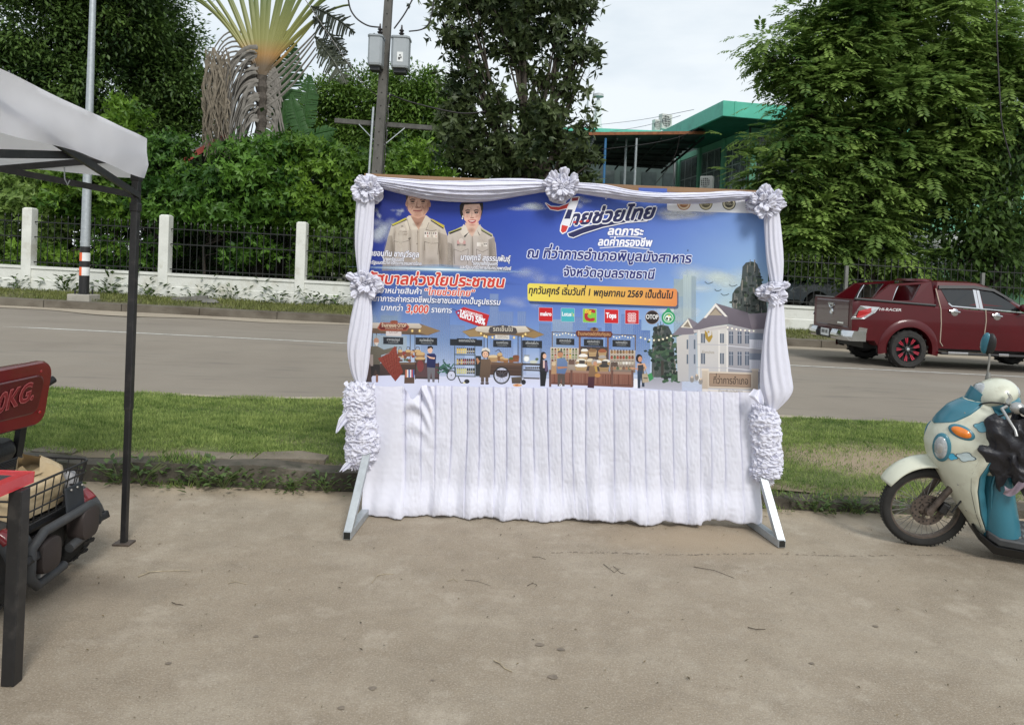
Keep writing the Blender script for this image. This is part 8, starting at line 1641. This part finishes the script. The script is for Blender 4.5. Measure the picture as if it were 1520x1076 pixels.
def bag(u, v):
    t = u*2*math.pi; z = .012+.195*v; k = (1-.55*max(0, v-.72)/.28); n_ = NZ.noise((math.cos(t)*2, math.sin(t)*2, v*3)); n2 = NZ.noise((math.cos(t)*6, math.sin(t)*6, v*7))
    c, s = math.cos(t), math.sin(t); cx = math.copysign(abs(c)**.45, c); sy = math.copysign(abs(s)**.45, s)
    return Mb @ Vector((-.01+.125*cx*k+.012*n_+.006*n2, .0+.205*sy*k+.012*n_+.006*n2, z+.03*n_*v+(.055 if s < -.3 else -.025)*v*v))
g = G(); g.grid(bag, 64, 26, closeu=True); g.grid(lambda u, v: Mb @ Vector((-.01+.07*(u-.5)*2, .11*(v-.5)*2, .19+.02*math.sin(u*7)*math.cos(v*5))), 8, 8); o = g.build('plastic_bag', M_bag, smooth=50, recenter=True); tag(o, 'bulky tan plastic bag sitting in the wire basket', 'bag')
# ================================================================ LITTER ON THE PAVING
M_straw = mat('dry_straw', (.36, .30, .21), .8, var=.3, scale=20); M_dryl = mat('dry_leaf', (.085, .065, .045), .8, var=.4, scale=20)
def twig(lab, pts, r, m=M_straw):
    P = [onz(x, y, 0)+Vector((0, 0, r+.002+.004*math.sin(i*2))) for i, (x, y) in enumerate(pts)]; g = G(); r *= .75; g.tube(P, [r*(1-.5*i/len(P)) for i in range(len(P))], 6)
    for i in range(1, len(P)-1, 2): g.tube([P[i], P[i]+Vector((rj(-.03, .03), rj(-.02, .02), .004))], r*.5, 4)
    tag(g.build('dry_twig', m, smooth=60, recenter=True), lab, 'twig', 'twigs lying on the paving')
twig('long thin twig on paving near tent pole foot', [(205, 857), (222, 851), (240, 848), (262, 848), (282, 849)], .004)
twig('curved twig on paving below left half of banner', [(552, 866), (560, 856), (572, 852), (584, 853)], .0035)
twig('pale straw stalk lying in middle foreground of paving', [(733, 981), (742, 987), (750, 993), (760, 998)], .0045)
twig('short broken straw on paving left of banner', [(338, 867), (350, 865), (366, 867)], .003)
twig('tiny pale twig on paving directly below banner middle', [(664, 863), (674, 861), (680, 864)], .0028)
twig('bent dark twig on paving right of the tent pole', [(255, 895), (262, 899), (272, 898)], .003, M_dryl)
twig('thin grey twig on paving in front of right leg', [(1030, 842), (1060, 848), (1090, 858)], .0025, M_dryl)
twig('small twig on paving at lower right foreground', [(1110, 932), (1122, 936), (1136, 934)], .003, M_dryl)
def litter(name, lab, n, x0, x1, y0, y1, l0, l1, m):
    X = rng.uniform(x0, x1, n); Y = y1-(y1-y0)*rng.uniform(0, 1, n)**1.4; az = rng.uniform(0, 6.28, n)
    V, F = leaf_arrays(np.stack([X, Y, np.full(n, .006)], 1), np.stack([np.cos(az), np.sin(az), rng.uniform(0, .25, n)], 1), np.tile([[0, 0, 1.]], (n, 1)), rng.uniform(l0, l1, n), rng.uniform(l0, l1, n)*.45, .3)
    o = mesh_np(name, V, F, m, tint=np.repeat(rng.uniform(0, 1, n), 4)); o['kind'] = 'stuff'; o['label'] = lab; o['category'] = 'leaf litter'
leafmat('litter_leaf', (.05, .042, .03), (.22, .17, .10), .05, .8, .1)
litter('leaf_litter', 'scattered crumbs of dry leaves on worn paving', 520, -4, 5, 1.4, 5.2, .006, .026, MATS['litter_leaf'])
litter('grit', 'fine dark grit scattered on worn paving', 7000, -5, 6, 1.0, 5.2, .003, .008, MATS['litter_leaf'])
litter('verge_litter', 'dry leaves lying along kerb edge and lawn', 500, -8, 8, 5.0, 5.6, .012, .04, MATS['litter_leaf'])

M_hair = mat('dark_straw', (.06, .045, .03), .8, var=.3)
twig('dark curled twig on paving below banner, right of centre', [(896, 838), (905, 846), (912, 850), (918, 845), (910, 842), (922, 851), (928, 852)], .0022, M_hair)
twig('small dark hooked twig on paving under middle of banner', [(783, 870), (790, 867), (797, 868), (795, 871)], .0024, M_hair)
twig('thin hairlike stem on paving right of tiny pale twig', [(690, 861), (708, 864), (728, 869)], .0014, M_hair)
twig('dark short twig on paving just below skirt middle', [(790, 827), (800, 828), (810, 830)], .002, M_hair)
# broken row of grit along an old slab joint, and damp spots
g = G()
a = onz(815, 821, 0); b = onz(1490, 826, 0)
for i in range(230):
    t = i/230+rj(-.002, .002)
    if rj(0, 1) < .55: c = a.lerp(b, t); c.y += .012*math.sin(t*17)+rj(-.006, .006); q = rj(.002, .007); g.add([(c.x-q*1.5, c.y-q*.6, .0035), (c.x+q*1.5, c.y-q*.5, .0035), (c.x+q, c.y+q*.7, .0055), (c.x-q, c.y+q*.6, .0055)], [(0, 1, 2, 3)])
struct(g.build('paving_joint', mat('joint_dirt', (.20, .165, .125), .9, var=.4)))
M_spot = mat('damp_spot', (.19, .155, .118), .7, var=.25, scale=40)
g = G()
for px, py, r_ in ((801, 957, .020), (833, 964, .018), (821, 1005, .022), (553, 1022, .016), (507, 1051, .014), (642, 1010, .008), (1300, 930, .014), (1205, 985, .012), (250, 985, .013), (380, 945, .012)):
    c = onz(px, py, 0); g.add([(c.x+r_*(1+.2*math.sin(3*t+px))*math.cos(t), c.y+r_*.8*math.sin(t), .004) for t in (2*math.pi*k/14 for k in range(14))], [tuple(range(14))])
struct(g.build('paving_stain', M_spot))
